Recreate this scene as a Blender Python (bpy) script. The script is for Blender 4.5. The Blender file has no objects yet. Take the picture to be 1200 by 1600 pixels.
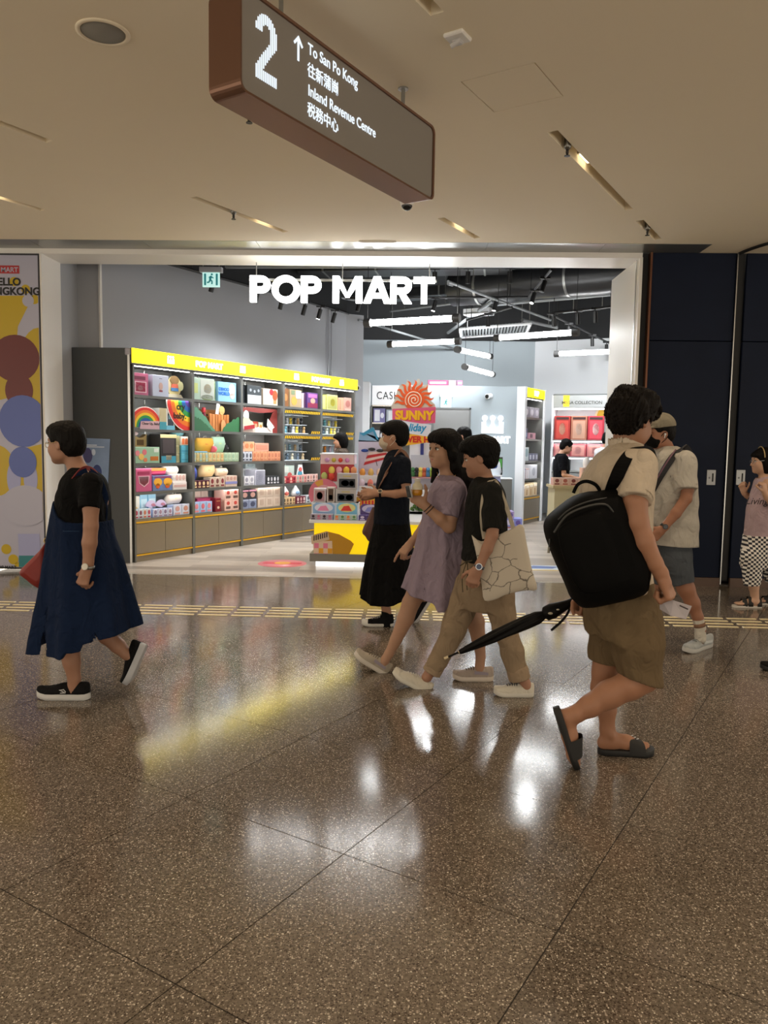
import bpy, bmesh, math, random
import numpy as np
from mathutils import Vector, Matrix

sc = bpy.context.scene
COL = sc.collection
random.seed(7)

# ------------------------------------------------------------------ camera
F_PX, PITCH, YAW, ROLL, EYE = 1200.0, 5.1, 1.9, 0.9, 1.5
_p, _y, _r = (math.radians(a) for a in (PITCH, YAW, ROLL))
C_F = np.array([-math.sin(_y) * math.cos(_p), math.cos(_y) * math.cos(_p), -math.sin(_p)])
_R = np.array([math.cos(_y), math.sin(_y), 0.0])
_U = np.cross(_R, C_F)
C_R = _R * math.cos(_r) + _U * math.sin(_r)
C_U = -_R * math.sin(_r) + _U * math.cos(_r)
C_O = np.array([0.0, 0.0, EYE])
cam_data = bpy.data.cameras.new('camera')
cam_data.sensor_fit = 'VERTICAL'
cam_data.sensor_height = 36.0
cam_data.lens = F_PX / 1600.0 * 36.0
cam_data.clip_start = 0.05
cam = bpy.data.objects.new('camera', cam_data)
COL.objects.link(cam)
cam.matrix_world = Matrix(((C_R[0], C_U[0], -C_F[0], C_O[0]), (C_R[1], C_U[1], -C_F[1], C_O[1]),
                           (C_R[2], C_U[2], -C_F[2], C_O[2]), (0, 0, 0, 1)))
sc.camera = cam

# ------------------------------------------------------------------ world, exposure
world = bpy.data.worlds.new('hall_ambient')
sc.world = world
world.use_nodes = True
bg = world.node_tree.nodes['Background']
bg.inputs[0].default_value = (1.0, 0.88, 0.72, 1)
bg.inputs[1].default_value = 1.0
sc.view_settings.view_transform = 'Standard'
sc.view_settings.look = 'None'
sc.view_settings.exposure = 0.8
sc.view_settings.gamma = 1.0
sc.view_settings.use_curve_mapping = False


def ray(px, py):
 return C_F * F_PX + C_R * (px - 600.0) - C_U * (py - 800.0)


def on_y(px, py, y):
 """point of the sight line through a photo pixel at world depth y"""
 d = ray(px, py)
 return C_O + d * ((y - C_O[1]) / d[1])


def on_z(px, py, z=0.0):
 d = ray(px, py)
 return C_O + d * ((z - C_O[2]) / d[2])


def on_plane(px, py, p0, n):
 d = ray(px, py)
 return C_O + d * (((np.asarray(p0) - C_O) @ n) / (d @ n))


# ------------------------------------------------------------------ materials
MATS = {}


def mat(name, col, rough=0.5, metal=0.0, spec=0.5, emit=0.0, emit_col=None, noise=0.0, nscale=30.0, bump=0.0,
  bscale=200.0, coat=0.0, alpha=1.0, trans=0.0, sss=0.0, sheen=0.0):
 if name in MATS:
  return MATS[name]
 m = bpy.data.materials.new(name)
 m.use_nodes = True
 nt = m.node_tree
 b = nt.nodes['Principled BSDF']
 b.inputs['Base Color'].default_value = (*col, 1)
 b.inputs['Roughness'].default_value = rough
 b.inputs['Metallic'].default_value = metal
 b.inputs['Specular IOR Level'].default_value = spec
 b.inputs['Coat Weight'].default_value = coat
 b.inputs['Alpha'].default_value = alpha
 b.inputs['Transmission Weight'].default_value = trans
 b.inputs['Sheen Weight'].default_value = sheen
 if sss:
  b.inputs['Subsurface Weight'].default_value = sss
  b.inputs['Subsurface Radius'].default_value = (0.012, 0.005, 0.003)
 if emit:
  b.inputs['Emission Color'].default_value = (*(emit_col or col), 1)
  b.inputs['Emission Strength'].default_value = emit
 if noise or bump:
  g = nt.nodes.new('ShaderNodeNewGeometry')
 if noise:
  n = nt.nodes.new('ShaderNodeTexNoise')
  n.inputs['Scale'].default_value = nscale
  n.inputs['Detail'].default_value = 4
  nt.links.new(g.outputs['Position'], n.inputs['Vector'])
  r = nt.nodes.new('ShaderNodeMapRange')
  r.inputs['To Min'].default_value = 1 - noise
  r.inputs['To Max'].default_value = 1 + noise
  nt.links.new(n.outputs[0], r.inputs[0])
  mx = nt.nodes.new('ShaderNodeMix')
  mx.data_type = 'RGBA'
  mx.blend_type = 'MULTIPLY'
  mx.inputs[0].default_value = 1
  mx.inputs[6].default_value = (*col, 1)
  nt.links.new(r.outputs[0], mx.inputs[7])
  nt.links.new(mx.outputs[2], b.inputs['Base Color'])
 if bump:
  n2 = nt.nodes.new('ShaderNodeTexNoise')
  n2.inputs['Scale'].default_value = bscale
  n2.inputs['Detail'].default_value = 2
  nt.links.new(g.outputs['Position'], n2.inputs['Vector'])
  bp = nt.nodes.new('ShaderNodeBump')
  bp.inputs['Strength'].default_value = bump
  bp.inputs['Distance'].default_value = 0.004
  nt.links.new(n2.outputs[0], bp.inputs['Height'])
  nt.links.new(bp.outputs[0], b.inputs['Normal'])
 MATS[name] = m
 return m


def flat(col, rough=0.45, spec=0.4):
 """plain printed card or plastic of one colour"""
 return mat('print_%02x%02x%02x_%d' % (*[int(max(0, min(1, c)) * 255) for c in col], int(rough * 100)), col, rough, 0, spec)


def hexc(h):
 """sRGB hex to linear"""
 v = [int(h[i:i + 2], 16) / 255 for i in (0, 2, 4)]
 return tuple(c / 12.92 if c <= 0.04045 else ((c + 0.055) / 1.055) ** 2.4 for c in v)


def H(h, rough=0.45, spec=0.4):
 return flat(hexc(h), rough, spec)


# ------------------------------------------------------------------ objects
def tag(o, label=None, cat=None, group=None, kind=None):
 if label:
  o['label'] = label
 if cat:
  o['category'] = cat
 if group:
  o['group'] = group
 if kind:
  o['kind'] = kind
 return o


def empty(name, loc, rz=0.0, label=None, cat=None, group=None):
 o = bpy.data.objects.new(name, None)
 o.empty_display_size = 0.1
 COL.objects.link(o)
 o.location = tuple(float(v) for v in loc)
 o.rotation_euler = (0, 0, rz)
 return tag(o, label, cat, group)


def link(name, me, m=None, parent=None, loc=None, rz=0.0):
 o = bpy.data.objects.new(name, me)
 COL.objects.link(o)
 if m is not None and len(me.materials) == 0:
  me.materials.append(m)
 if parent is not None:
  o.parent = parent
 if loc is not None:
  o.location = tuple(float(v) for v in loc)
 if rz:
  o.rotation_euler = (0, 0, rz)
 return o


def copy_tree(o, parent=None):
 c = o.copy()
 COL.objects.link(c)
 c.parent = parent
 for ch in list(o.children):
  copy_tree(ch, c)
 return c


class MB:
 """collects shapes; build() links them as ONE mesh object"""

 def __init__(s):
  s.v, s.f, s.sm = [], [], []

 def _add(s, vs, fs, smooth=False):
  n = len(s.v)
  s.v += [tuple(float(c) for c in p) for p in vs]
  s.f += [tuple(i + n for i in f) for f in fs]
  s.sm += [smooth] * len(fs)
  return s

 def box(s, x0, x1, y0, y1, z0, z1, bev=0.0):
  if bev:
   b = min(bev, (x1 - x0) / 2.2, (y1 - y0) / 2.2, (z1 - z0) / 2.2)
   bm = bmesh.new()
   bmesh.ops.create_cube(bm, size=1)
   for v in bm.verts:
    v.co = Vector(((x0 + x1) / 2 + v.co.x * (x1 - x0), (y0 + y1) / 2 + v.co.y * (y1 - y0), (z0 + z1) / 2 + v.co.z * (z1 - z0)))
   bmesh.ops.bevel(bm, geom=list(bm.edges), offset=b, segments=1, affect='EDGES', profile=0.5)
   bm.verts.index_update()
   s._add([v.co[:] for v in bm.verts], [[v.index for v in f.verts] for f in bm.faces])
   bm.free()
   return s
  vs = [(x, y, z) for x in (x0, x1) for y in (y0, y1) for z in (z0, z1)]
  return s._add(vs, [(0, 1, 3, 2), (4, 6, 7, 5), (0, 4, 5, 1), (2, 3, 7, 6), (0, 2, 6, 4), (1, 5, 7, 3)])

 def hexa(s, pts):
  """8 corners: bottom ring of 4 then top ring of 4"""
  return s._add(pts, [(3, 2, 1, 0), (4, 5, 6, 7), (0, 1, 5, 4), (1, 2, 6, 5), (2, 3, 7, 6), (3, 0, 4, 7)])

 def prism(s, poly, z0, z1):
  """polygon in x,y extruded along z"""
  n = len(poly)
  vs = [(x, y, z0) for x, y in poly] + [(x, y, z1) for x, y in poly]
  return s._add(vs, [tuple(range(n))[::-1], tuple(range(n, 2 * n))] + [(i, (i + 1) % n, n + (i + 1) % n, n + i) for i in range(n)])

 def card(s, poly, y0, y1):
  """polygon in x,z (front view) with thickness along y"""
  n = len(poly)
  vs = [(x, y0, z) for x, z in poly] + [(x, y1, z) for x, z in poly]
  return s._add(vs, [tuple(range(n)), tuple(range(n, 2 * n))[::-1]] + [(i, n + i, n + (i + 1) % n, (i + 1) % n) for i in range(n)])

 def tube(s, pts, rad, n=10, caps=True, smooth=True):
  pts = [np.asarray(p, float) for p in pts]
  rads = rad if isinstance(rad, (list, tuple)) else [rad] * len(pts)
  rings, up = [], None
  for i, p in enumerate(pts):
   t = (pts[min(i + 1, len(pts) - 1)] - pts[max(i - 1, 0)])
   t = t / (np.linalg.norm(t) + 1e-9)
   if up is None:
    up = np.array([0, 0, 1.0]) if abs(t[2]) < 0.9 else np.array([1.0, 0, 0])
   a = np.cross(t, up)
   a /= np.linalg.norm(a) + 1e-9
   up = np.cross(a, t)
   rings.append([p + rads[i] * (math.cos(2 * math.pi * k / n) * a + math.sin(2 * math.pi * k / n) * up) for k in range(n)])
  return s.rings(rings, caps, smooth)

 def rings(s, rings, caps=True, smooth=True):
  n = len(rings[0])
  vs = [p for r in rings for p in r]
  fs = [(i * n + k, i * n + (k + 1) % n, (i + 1) * n + (k + 1) % n, (i + 1) * n + k) for i in range(len(rings) - 1) for k in range(n)]
  s._add(vs, fs, smooth)
  if caps:
   s._add(rings[0], [tuple(range(n))[::-1]])
   s._add(rings[-1], [tuple(range(n))])
  return s

 def lathe(s, prof, c=(0, 0, 0), n=20, smooth=True):
  """profile of (r, z) about a vertical axis"""
  rings = [[(c[0] + r * math.cos(2 * math.pi * k / n), c[1] + r * math.sin(2 * math.pi * k / n), c[2] + z) for k in range(n)] for r, z in prof]
  return s.rings(rings, True, smooth)

 def ball(s, c, r, n=14, m=9):
  r = r if isinstance(r, (list, tuple)) else (r, r, r)
  rings = []
  for i in range(m + 1):
   t = math.pi * (i + 0.02) / (m + 0.04)
   rings.append([(c[0] + r[0] * math.sin(t) * math.cos(2 * math.pi * k / n), c[1] + r[1] * math.sin(t) * math.sin(2 * math.pi * k / n), c[2] - r[2] * math.cos(t)) for k in range(n)])
  return s.rings(rings, True, True)

 def mesh(s, name='m'):
  me = bpy.data.meshes.new(name)
  me.from_pydata(s.v, [], s.f)
  me.polygons.foreach_set('use_smooth', s.sm)
  bm = bmesh.new()
  bm.from_mesh(me)
  bmesh.ops.recalc_face_normals(bm, faces=bm.faces)
  bm.to_mesh(me)
  bm.free()
  me.update()
  return me

 def build(s, name, m, parent=None, loc=None, rz=0.0):
  return link(name, s.mesh(name), m, parent, loc, rz)


def struct(name, mb, m, parent=None):
 o = mb.build(name, m, parent)
 if parent is None:
  o['kind'] = 'structure'
 return o


def text_mesh(body, size, depth, bold=0.0, align='CENTER', space=1.0, sx=1.0, shear=0.0, line=1.0):
 """lettering as a mesh: x right, y = -depth..0 towards the reader, z up (baseline 0)"""
 cu = bpy.data.curves.new('lettering', 'FONT')
 cu.body = body
 cu.size = size
 cu.extrude = depth / 2
 cu.offset = bold
 cu.align_x = align
 cu.space_character = space
 cu.space_line = line
 cu.shear = shear
 cu.resolution_u = 4
 ob = bpy.data.objects.new('lettering', cu)
 COL.objects.link(ob)
 dg = bpy.context.evaluated_depsgraph_get()
 me = bpy.data.meshes.new_from_object(ob.evaluated_get(dg))
 bpy.data.objects.remove(ob)
 bpy.data.curves.remove(cu)
 M = Matrix(((sx, 0, 0, 0), (0, 0, -1, 0), (0, 1, 0, 0), (0, 0, 0, 1)))
 me.transform(M)
 me.materials.clear()
 return me


def text(name, body, size, depth, m, parent=None, loc=(0, 0, 0), rz=0.0, **k):
 return link(name, text_mesh(body, size, depth, **k), m, parent, loc, rz)


def light(name, kind, loc, energy, color=(1, 1, 1), target=None, size=0.1, spot=60, blend=0.5, sy=None):
 l = bpy.data.lights.new(name, kind)
 l.energy = energy
 l.color = color
 if kind == 'SPOT':
  l.spot_size = math.radians(spot)
  l.spot_blend = blend
  l.shadow_soft_size = size
 elif kind == 'AREA':
  l.size = size
  if sy:
   l.shape = 'RECTANGLE'
   l.size_y = sy
 else:
  l.shadow_soft_size = size
 o = bpy.data.objects.new(name, l)
 COL.objects.link(o)
 o.location = tuple(float(v) for v in loc)
 if target is not None:
  d = Vector([float(t) for t in target]) - Vector(o.location)
  o.rotation_euler = d.to_track_quat('-Z', 'Y').to_euler()
 return o

# ------------------------------------------------------------------ hall light
CEIL = 3.55           # hall ceiling
FRONT = 8.43          # shop front line
A30 = math.radians(30)
GU = np.array([math.sin(A30), math.cos(A30), 0.0])       # building grid
GV = np.array([math.cos(A30), -math.sin(A30), 0.0])
RZ_U = math.radians(60)                                   # local x runs along GU, local y along -GV


def grid(u, v, z=0.0):
 p = GU * u + GV * v
 return np.array([p[0], p[1], z])


WARM = (1.0, 0.80, 0.58)
SLOTS = [(-1.86, 5.0, 6.93, 5.72, 5.30), (-3.40, 3.61, 4.86, 4.22, 3.79), (-4.95, 4.82, 6.04, 5.75, 5.31), (-3.40, 6.36, 7.14, 6.80, None),
         (-1.86, 7.29, 8.04, None, 7.60), (-4.93, 2.20, 3.45, 2.80, None), (-6.43, 3.20, 4.42, 3.98, None),
         (-0.33, 3.61, 4.86, 4.22, None), (-0.33, 6.30, 7.60, 6.9, None), (1.20, 5.0, 6.93, 5.9, None), (-1.86, 2.2, 3.4, None, None), (-3.40, 0.9, 2.1, 1.5, None),
         (-0.33, 1.0, 2.2, 1.6, None), (1.20, 2.2, 3.4, 2.8, None), (-4.95, -0.4, 0.8, 0.2, None), (-1.86, -0.6, 0.6, 0.0, None), (1.20, -0.6, 0.6, 0.0, None),
         (2.7, 3.6, 4.8, 4.2, None), (2.7, 0.6, 1.8, 1.2, None)]

# ------------------------------------------------------------------ structure materials
def terrazzo():
 m = bpy.data.materials.new('terrazzo')
 m.use_nodes = True
 nt = m.node_tree
 N, L = nt.nodes, nt.links
 b = N['Principled BSDF']
 g = N.new('ShaderNodeNewGeometry')
 col = None

 def fleck(scale, thr, keep, tint):
  nonlocal col
  v = N.new('ShaderNodeTexVoronoi')
  v.inputs['Scale'].default_value = scale
  L.new(g.outputs['Position'], v.inputs['Vector'])
  sep = N.new('ShaderNodeSeparateColor')
  L.new(v.outputs['Color'], sep.inputs[0])
  lim = N.new('ShaderNodeMath'); lim.operation = 'MULTIPLY'
  L.new(sep.outputs[1], lim.inputs[0]); lim.inputs[1].default_value = thr
  lt = N.new('ShaderNodeMath'); lt.operation = 'LESS_THAN'
  L.new(v.outputs['Distance'], lt.inputs[0]); L.new(lim.outputs[0], lt.inputs[1])
  kp = N.new('ShaderNodeMath'); kp.operation = 'GREATER_THAN'
  L.new(sep.outputs[0], kp.inputs[0]); kp.inputs[1].default_value = keep
  mk = N.new('ShaderNodeMath'); mk.operation = 'MULTIPLY'
  L.new(lt.outputs[0], mk.inputs[0]); L.new(kp.outputs[0], mk.inputs[1])
  mx = N.new('ShaderNodeMix'); mx.data_type = 'RGBA'
  L.new(mk.outputs[0], mx.inputs[0])
  if col is None:
   no = N.new('ShaderNodeTexNoise'); no.inputs['Scale'].default_value = 90; no.inputs['Detail'].default_value = 3
   L.new(g.outputs['Position'], no.inputs['Vector'])
   rp = N.new('ShaderNodeValToRGB')
   rp.color_ramp.elements[0].color = (*hexc('52493f'), 1); rp.color_ramp.elements[0].position = 0.3
   rp.color_ramp.elements[1].color = (*hexc('786d61'), 1); rp.color_ramp.elements[1].position = 0.7
   L.new(no.outputs[0], rp.inputs[0])
   oi = N.new('ShaderNodeObjectInfo')
   mr = N.new('ShaderNodeMapRange'); mr.inputs['To Min'].default_value = 0.92; mr.inputs['To Max'].default_value = 1.06
   L.new(oi.outputs['Random'], mr.inputs[0])
   tone = N.new('ShaderNodeMix'); tone.data_type = 'RGBA'; tone.blend_type = 'MULTIPLY'; tone.inputs[0].default_value = 1
   L.new(rp.outputs[0], tone.inputs[6]); L.new(mr.outputs[0], tone.inputs[7])
   col = tone.outputs[2]
  L.new(col, mx.inputs[6])
  mx.inputs[7].default_value = (*tint, 1)
  col = mx.outputs[2]
 fleck(210, 0.75, 0.45, hexc('3d332b'))
 fleck(170, 0.62, 0.62, hexc('a5988a'))
 fleck(130, 0.44, 0.78, hexc('c4baab'))
 fleck(75, 0.22, 0.82, hexc('e2dacc'))
 L.new(col, b.inputs['Base Color'])
 b.inputs['Roughness'].default_value = 0.125
 b.inputs['Specular IOR Level'].default_value = 0.75
 return m


M_TERR = terrazzo()
M_CEIL = mat('cream_plaster', hexc('f0e4cb'), 0.9, noise=0.02, nscale=1.2)
M_GROUT = mat('joint', hexc('2e2823'), 0.8)
M_WHITE = mat('white_panel', hexc('e9e6e0'), 0.45)
M_LINTEL = mat('white_soffit', hexc('efece6'), 0.4)
M_GREYMETAL = mat('brushed_grey_metal', hexc('9a9b98'), 0.35, 0.8, noise=0.06, nscale=6)
M_NAVY = mat('navy_panel', hexc('111a2e'), 0.5, spec=0.15, noise=0.25, nscale=3)
M_BLACK = mat('black_paint', hexc('0c0c0d'), 0.6)
M_SILVER = mat('silver_edge', hexc('c8c8c6'), 0.25, 1.0)
M_BROWNMETAL = mat('bronze_metal', hexc('6d4a38'), 0.38, 0.75, noise=0.05, nscale=8)
M_SKIRT = mat('brown_skirting', hexc('5a473c'), 0.5)
M_GREYWALL = mat('grey_wall_paint', hexc('a9abb0'), 0.85, noise=0.02, nscale=2)
M_BLUEWALL = mat('pale_blue_wall_paint', hexc('aab4ba'), 0.85, noise=0.02, nscale=2)
M_SHOPWHITE = mat('shop_white_paint', hexc('e3e6ea'), 0.6)
M_SOFTBLACK = mat('shop_ceiling_black', hexc('17181a'), 0.7, noise=0.5, nscale=2.5)


def plank_floor():
 m = bpy.data.materials.new('pale_wood_floor')
 m.use_nodes = True
 nt = m.node_tree
 N, L = nt.nodes, nt.links
 b = N['Principled BSDF']
 g = N.new('ShaderNodeNewGeometry')
 br = N.new('ShaderNodeTexBrick')
 br.inputs['Scale'].default_value = 1.0
 br.inputs['Brick Width'].default_value = 1.3
 br.inputs['Row Height'].default_value = 0.19
 br.inputs['Mortar Size'].default_value = 0.002
 br.inputs['Color1'].default_value = (*hexc('b9aea2'), 1)
 br.inputs['Color2'].default_value = (*hexc('8f857b'), 1)
 br.inputs['Mortar'].default_value = (*hexc('6c645c'), 1)
 L.new(g.outputs['Position'], br.inputs['Vector'])
 mp = N.new('ShaderNodeMapping'); mp.inputs['Scale'].default_value = (1.2, 16, 1)
 L.new(g.outputs['Position'], mp.inputs[0])
 no = N.new('ShaderNodeTexNoise'); no.inputs['Scale'].default_value = 1.6; no.inputs['Detail'].default_value = 5
 L.new(mp.outputs[0], no.inputs['Vector'])
 mr = N.new('ShaderNodeMapRange'); mr.inputs['From Min'].default_value = 0.3; mr.inputs['From Max'].default_value = 0.7
 mr.inputs['To Min'].default_value = 0.78; mr.inputs['To Max'].default_value = 1.15
 L.new(no.outputs[0], mr.inputs[0])
 mx = N.new('ShaderNodeMix'); mx.data_type = 'RGBA'; mx.blend_type = 'MULTIPLY'; mx.inputs[0].default_value = 1
 L.new(br.outputs[0], mx.inputs[6]); L.new(mr.outputs[0], mx.inputs[7])
 L.new(mx.outputs[2], b.inputs['Base Color'])
 b.inputs['Roughness'].default_value = 0.32
 return m


# ------------------------------------------------------------------ hall floor: slab and tiles
floor = struct('floor', MB().box(-11, 11, -6, FRONT, -0.08, -0.0035), M_TERR)
MB().box(-5.6, 6.9, -0.3, FRONT - 0.002, -0.0034, -0.0026).build('grout', M_GROUT, floor)
TILE, TG = 0.81, 0.0022


def clip(poly, ax, lim, keep_less):
 out = []
 for i in range(len(poly)):
  p, q = poly[i], poly[(i + 1) % len(poly)]
  a, b_ = (p[ax] <= lim) == keep_less, (q[ax] <= lim) == keep_less
  if a:
   out.append(p)
  if a != b_:
   t = (lim - p[ax]) / (q[ax] - p[ax])
   out.append((p[0] + t * (q[0] - p[0]), p[1] + t * (q[1] - p[1])))
 return out


tile_mesh = None
for iu in range(-9, 14):
 for iv in range(-12, 12):
  u0, v0 = 1.405 + TILE * iu, -1.53 + TILE * iv
  c = grid(u0 + TILE / 2, v0 + TILE / 2)
  cs = [grid(u0 + a, v0 + b) for a, b in ((TG, TG), (TILE - TG, TG), (TILE - TG, TILE - TG), (TG, TILE - TG))]
  poly = [(float(p[0]), float(p[1])) for p in cs]
  full = poly
  for ax, lim, less in ((0, -5.6, False), (0, 6.9, True), (1, -0.3, False), (1, FRONT - 0.004, True)):
   poly = clip(poly, ax, lim, less)
   if len(poly) < 3:
    break
  if len(poly) < 3:
   continue
  if poly == full:
   if tile_mesh is None:
    h = TILE / 2 - TG
    tile_mesh = MB().box(-h, h, -h, h, -0.0025, 0.0).mesh('floor_tile')
    tile_mesh.materials.append(M_TERR)
   o = link('tile', tile_mesh, None, floor, c, RZ_U)
  else:
   MB().prism([(x - c[0], y - c[1]) for x, y in poly], -0.0025, 0.0).build('tile', M_TERR, floor, c)

# tactile guide strip: rows of raised metal bars
M_BAR = mat('pale_brass_bar', hexc('efe0b6'), 0.3, 0.25)
tact = empty('tactile_guide_strip', (0, 6.64, 0), 0, 'row of raised pale brass guide bars set across the terrazzo floor', 'guide strip')
bar_me = MB().box(-0.128, 0.128, -0.016, 0.016, 0.0, 0.005, 0.003).mesh('bar')
bar_me.materials.append(M_BAR)
gap_x = float(on_z(519, 957)[0])
for r, yy in enumerate((-0.165, -0.055, 0.055, 0.165)):
 for k in range(-15, 18):
  x = gap_x + 0.145 + 0.29 * k
  if -4.75 < x < 4.4:
   link('bar', bar_me, None, tact, (x, yy, 0))

# shop floor
shop_floor = struct('floor_shop', MB().box(-4.6, 7, FRONT, 19, -0.08, 0.0), plank_floor())
struct('trim_2', MB().box(-4.05, 2.5, FRONT - 0.012, FRONT + 0.012, -0.01, 0.002), M_SILVER)

# ------------------------------------------------------------------ hall ceiling with recessed slots
slab = MB().box(-11, 11, -6, 8.05, CEIL, CEIL + 0.16).mesh('ceiling')
ceil_o = link('ceiling', slab, M_CEIL)
cut = MB()
for v, u0, u1, ul, us in SLOTS:
 w = 0.036
 cut.hexa([tuple(grid(a, b, z)) for z in (CEIL - 0.05, CEIL + 0.10) for a, b in ((u0, v - w), (u1, v - w), (u1, v + w), (u0, v + w))])
# joint round the access panel
for (a0, a1, b0, b1) in ((4.08, 4.54, -2.072, -2.066), (4.08, 4.54, -1.634, -1.628), (4.077, 4.083, -2.07, -1.63), (4.537, 4.543, -2.07, -1.63)):
 cut.hexa([tuple(grid(a, b, z)) for z in (CEIL - 0.02, CEIL + 0.012) for a, b in ((a0, b0), (a1, b0), (a1, b1), (a0, b1))])
cut_o = link('cutter', cut.mesh('cutter'))
bo = ceil_o.modifiers.new('slots', 'BOOLEAN')
bo.object = cut_o
bo.operation = 'DIFFERENCE'
bo.solver = 'EXACT'
bo.use_self = True
dg = bpy.context.evaluated_depsgraph_get()
me2 = bpy.data.meshes.new_from_object(ceil_o.evaluated_get(dg))
ceil_o.modifiers.clear()
ceil_o.data = me2
bpy.data.objects.remove(cut_o)
ceil_o['kind'] = 'structure'

M_LAMP = mat('slot_lamp_glow', (1, 0.86, 0.6), 0.5, emit=2.4, emit_col=(1, 0.84, 0.58))
M_SPRINK = mat('sprinkler_chrome', hexc('777570'), 0.3, 0.9)
M_SPRINKD = mat('sprinkler_dark', hexc('2b2927'), 0.4, 0.6)
n_l = 0
for v, u0, u1, ul, us in SLOTS:
 if ul is not None:
  c = grid(ul, v, CEIL)
  t = empty('slot_downlight', c, RZ_U, 'warm lamp recessed in a long thin ceiling slot', 'light', 'lamps in the ceiling slots')
  MB().box(-0.11, 0.11, -0.033, 0.033, 0.06, 0.085).build('housing', M_GREYMETAL, t)
  MB().box(-0.095, 0.095, -0.024, 0.024, 0.052, 0.06).build('lens', M_LAMP, t)
  l = light('slot_lamp', 'SPOT', c - np.array([0, 0, 0.012]), 34, WARM, c - np.array([0, 0, 3]), 0.05, 112, 0.7)
 if us is not None:
  c = grid(us, v, CEIL)
  t = empty('sprinkler_head', c, RZ_U, 'small chrome sprinkler head hanging in a ceiling slot', 'sprinkler', 'sprinklers in the ceiling slots')
  MB().lathe([(0.024, 0.10), (0.026, 0.0), (0.02, -0.012), (0.012, -0.02)], n=14).build('escutcheon', M_SPRINK, t)
  MB().lathe([(0.01, -0.018), (0.011, -0.045), (0.006, -0.05)], n=10).lathe([(0.02, -0.058), (0.021, -0.062)], n=12).tube([(0.009, 0, -0.045), (0.012, 0, -0.06)], 0.003, 6).tube([(-0.009, 0, -0.045), (-0.012, 0, -0.06)], 0.003, 6).build('deflector', M_SPRINKD, t)

# ceiling edge: grey metal strip panels and white soffit
strip = struct('ceiling_strip', MB().box(-11, 3.0, 8.05, 8.42, CEIL + 0.012, CEIL + 0.1), M_GREYMETAL)
x = -5.2
while x < 3.0:
 x1 = min(x + 1.19, 3.0)
 MB().box(x + 0.002, x1 - 0.002, 8.055, 8.415, CEIL - 0.001, CEIL + 0.012).build('panel', M_GREYMETAL, strip)
 x += 1.19
struct('ceiling_side', MB().box(3.0, 11, 8.05, 8.42, CEIL, CEIL + 0.1), M_CEIL)
struct('trim_3', MB().box(-11, 2.415, 8.42, 8.90, CEIL - 0.055, CEIL + 0.3).box(-11, 2.415, 8.415, 8.44, CEIL - 0.02, CEIL + 0.3), M_LINTEL)
# dark curved track in the ceiling at the corner
arc = []
pc = on_z(1152, 397, CEIL)
pm, pe = on_z(1172, 386, CEIL), on_z(1215, 375, CEIL)
for k in range(9):
 t = k / 8
 q = (1 - t) ** 2 * pc + 2 * t * (1 - t) * pm + t * t * pe
 arc.append((q[0], q[1], CEIL - 0.003))
struct('trim_4', MB().tube(arc, 0.022, 6), M_BLACK)

# jambs
XL, XR = -4.04, 2.385
struct('trim_5', MB().box(XL - 0.02, XL, 8.40, 8.86, 0, CEIL - 0.05), M_WHITE)
struct('trim_6', MB().box(XR, XR + 0.03, 8.40, 9.55, 0, CEIL - 0.05).box(XR - 0.004, XR + 0.001, 8.46, 8.475, 0, CEIL - 0.05), M_WHITE)
struct('trim_7', MB().box(XR - 0.008, XR, 8.50, 8.515, 0, CEIL - 0.05), M_SILVER)

# right: navy wall panels with silver edges and dark gap
wr = struct('wall_right', MB().box(XR + 0.032, 9, 8.60, 8.75, 0, CEIL + 0.2), M_BLACK)
def navy(x0, x1, z0, z1):
 MB().box(x0, x1, 8.40, 8.44, z0, z1, 0.003).build('panel', M_NAVY, wr)
for x0, x1 in ((2.515, 3.385), (3.50, 5.2), (5.21, 6.9)):
 navy(x0, x1, 0.10, 2.632)
 navy(x0, x1, 2.640, CEIL - 0.002)
 MB().box(x0, x1, 8.38, 8.42, 0.0, 0.098).build('baseboard', M_SKIRT, wr)
MB().box(3.387, 3.397, 8.37, 8.46, 0.03, CEIL - 0.004).build('edge_strip', M_SILVER, wr)
MB().box(2.487, 2.507, 8.37, 8.46, 0.0, CEIL - 0.004).build('edge_strip', M_BROWNMETAL, wr)
MB().box(3.41, 3.49, 8.43, 8.46, 0.06, CEIL - 0.004).build('gap_liner', M_BLACK, wr)
MB().box(2.42, 2.484, 8.44, 8.46, 0.0, CEIL - 0.004).build('gap_liner', M_BLACK, wr)
for px, lab in ((1111, 'grey metal switch plate with dark slot beside the silver edge strip'), (1157, 'pale metal switch plate with dark slot on the wider navy panel')):
 p = on_y(px, 746, 8.40)
 t = empty('switch_plate', (p[0], 8.40, p[2]), 0, lab, 'switch plate')
 MB().box(-0.047, 0.047, -0.008, 0.0, -0.082, 0.082, 0.003).build('plate', mat('switch_metal', hexc('a8aaac'), 0.4, 0.5), t)
 MB().box(0.008, 0.022, -0.011, -0.0075, -0.045, 0.045).build('slot', M_BLACK, t)
 MB().box(-0.03, -0.012, -0.0095, -0.0075, -0.012, 0.004).build('mark', mat('switch_mark', hexc('6e7072'), 0.5), t)

# left: light box with advert
M_LBW = mat('lightbox_film', hexc('b4b4c8'), 0.35)
M_LBY = mat('lightbox_yellow', hexc('c2a61a'), 0.35)
lb = empty('advert_light_box', (-4.065, 8.40, 0), 0, 'tall white and yellow advert light box with black lettering beside the shop jamb', 'light box')
MB().box(-1.1, 0.0, 0.0, 0.18, 0.03, CEIL - 0.06).build('case', mat('lightbox_case', hexc('2a2a30'), 0.4), lb)
MB().box(-1.09, -0.012, -0.006, 0.0, 0.05, CEIL - 0.08).build('film', M_LBW, lb)


def lbp(px, py):
 p = on_y(px, py, 8.394)
 return (p[0] + 4.065, p[2])


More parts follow.
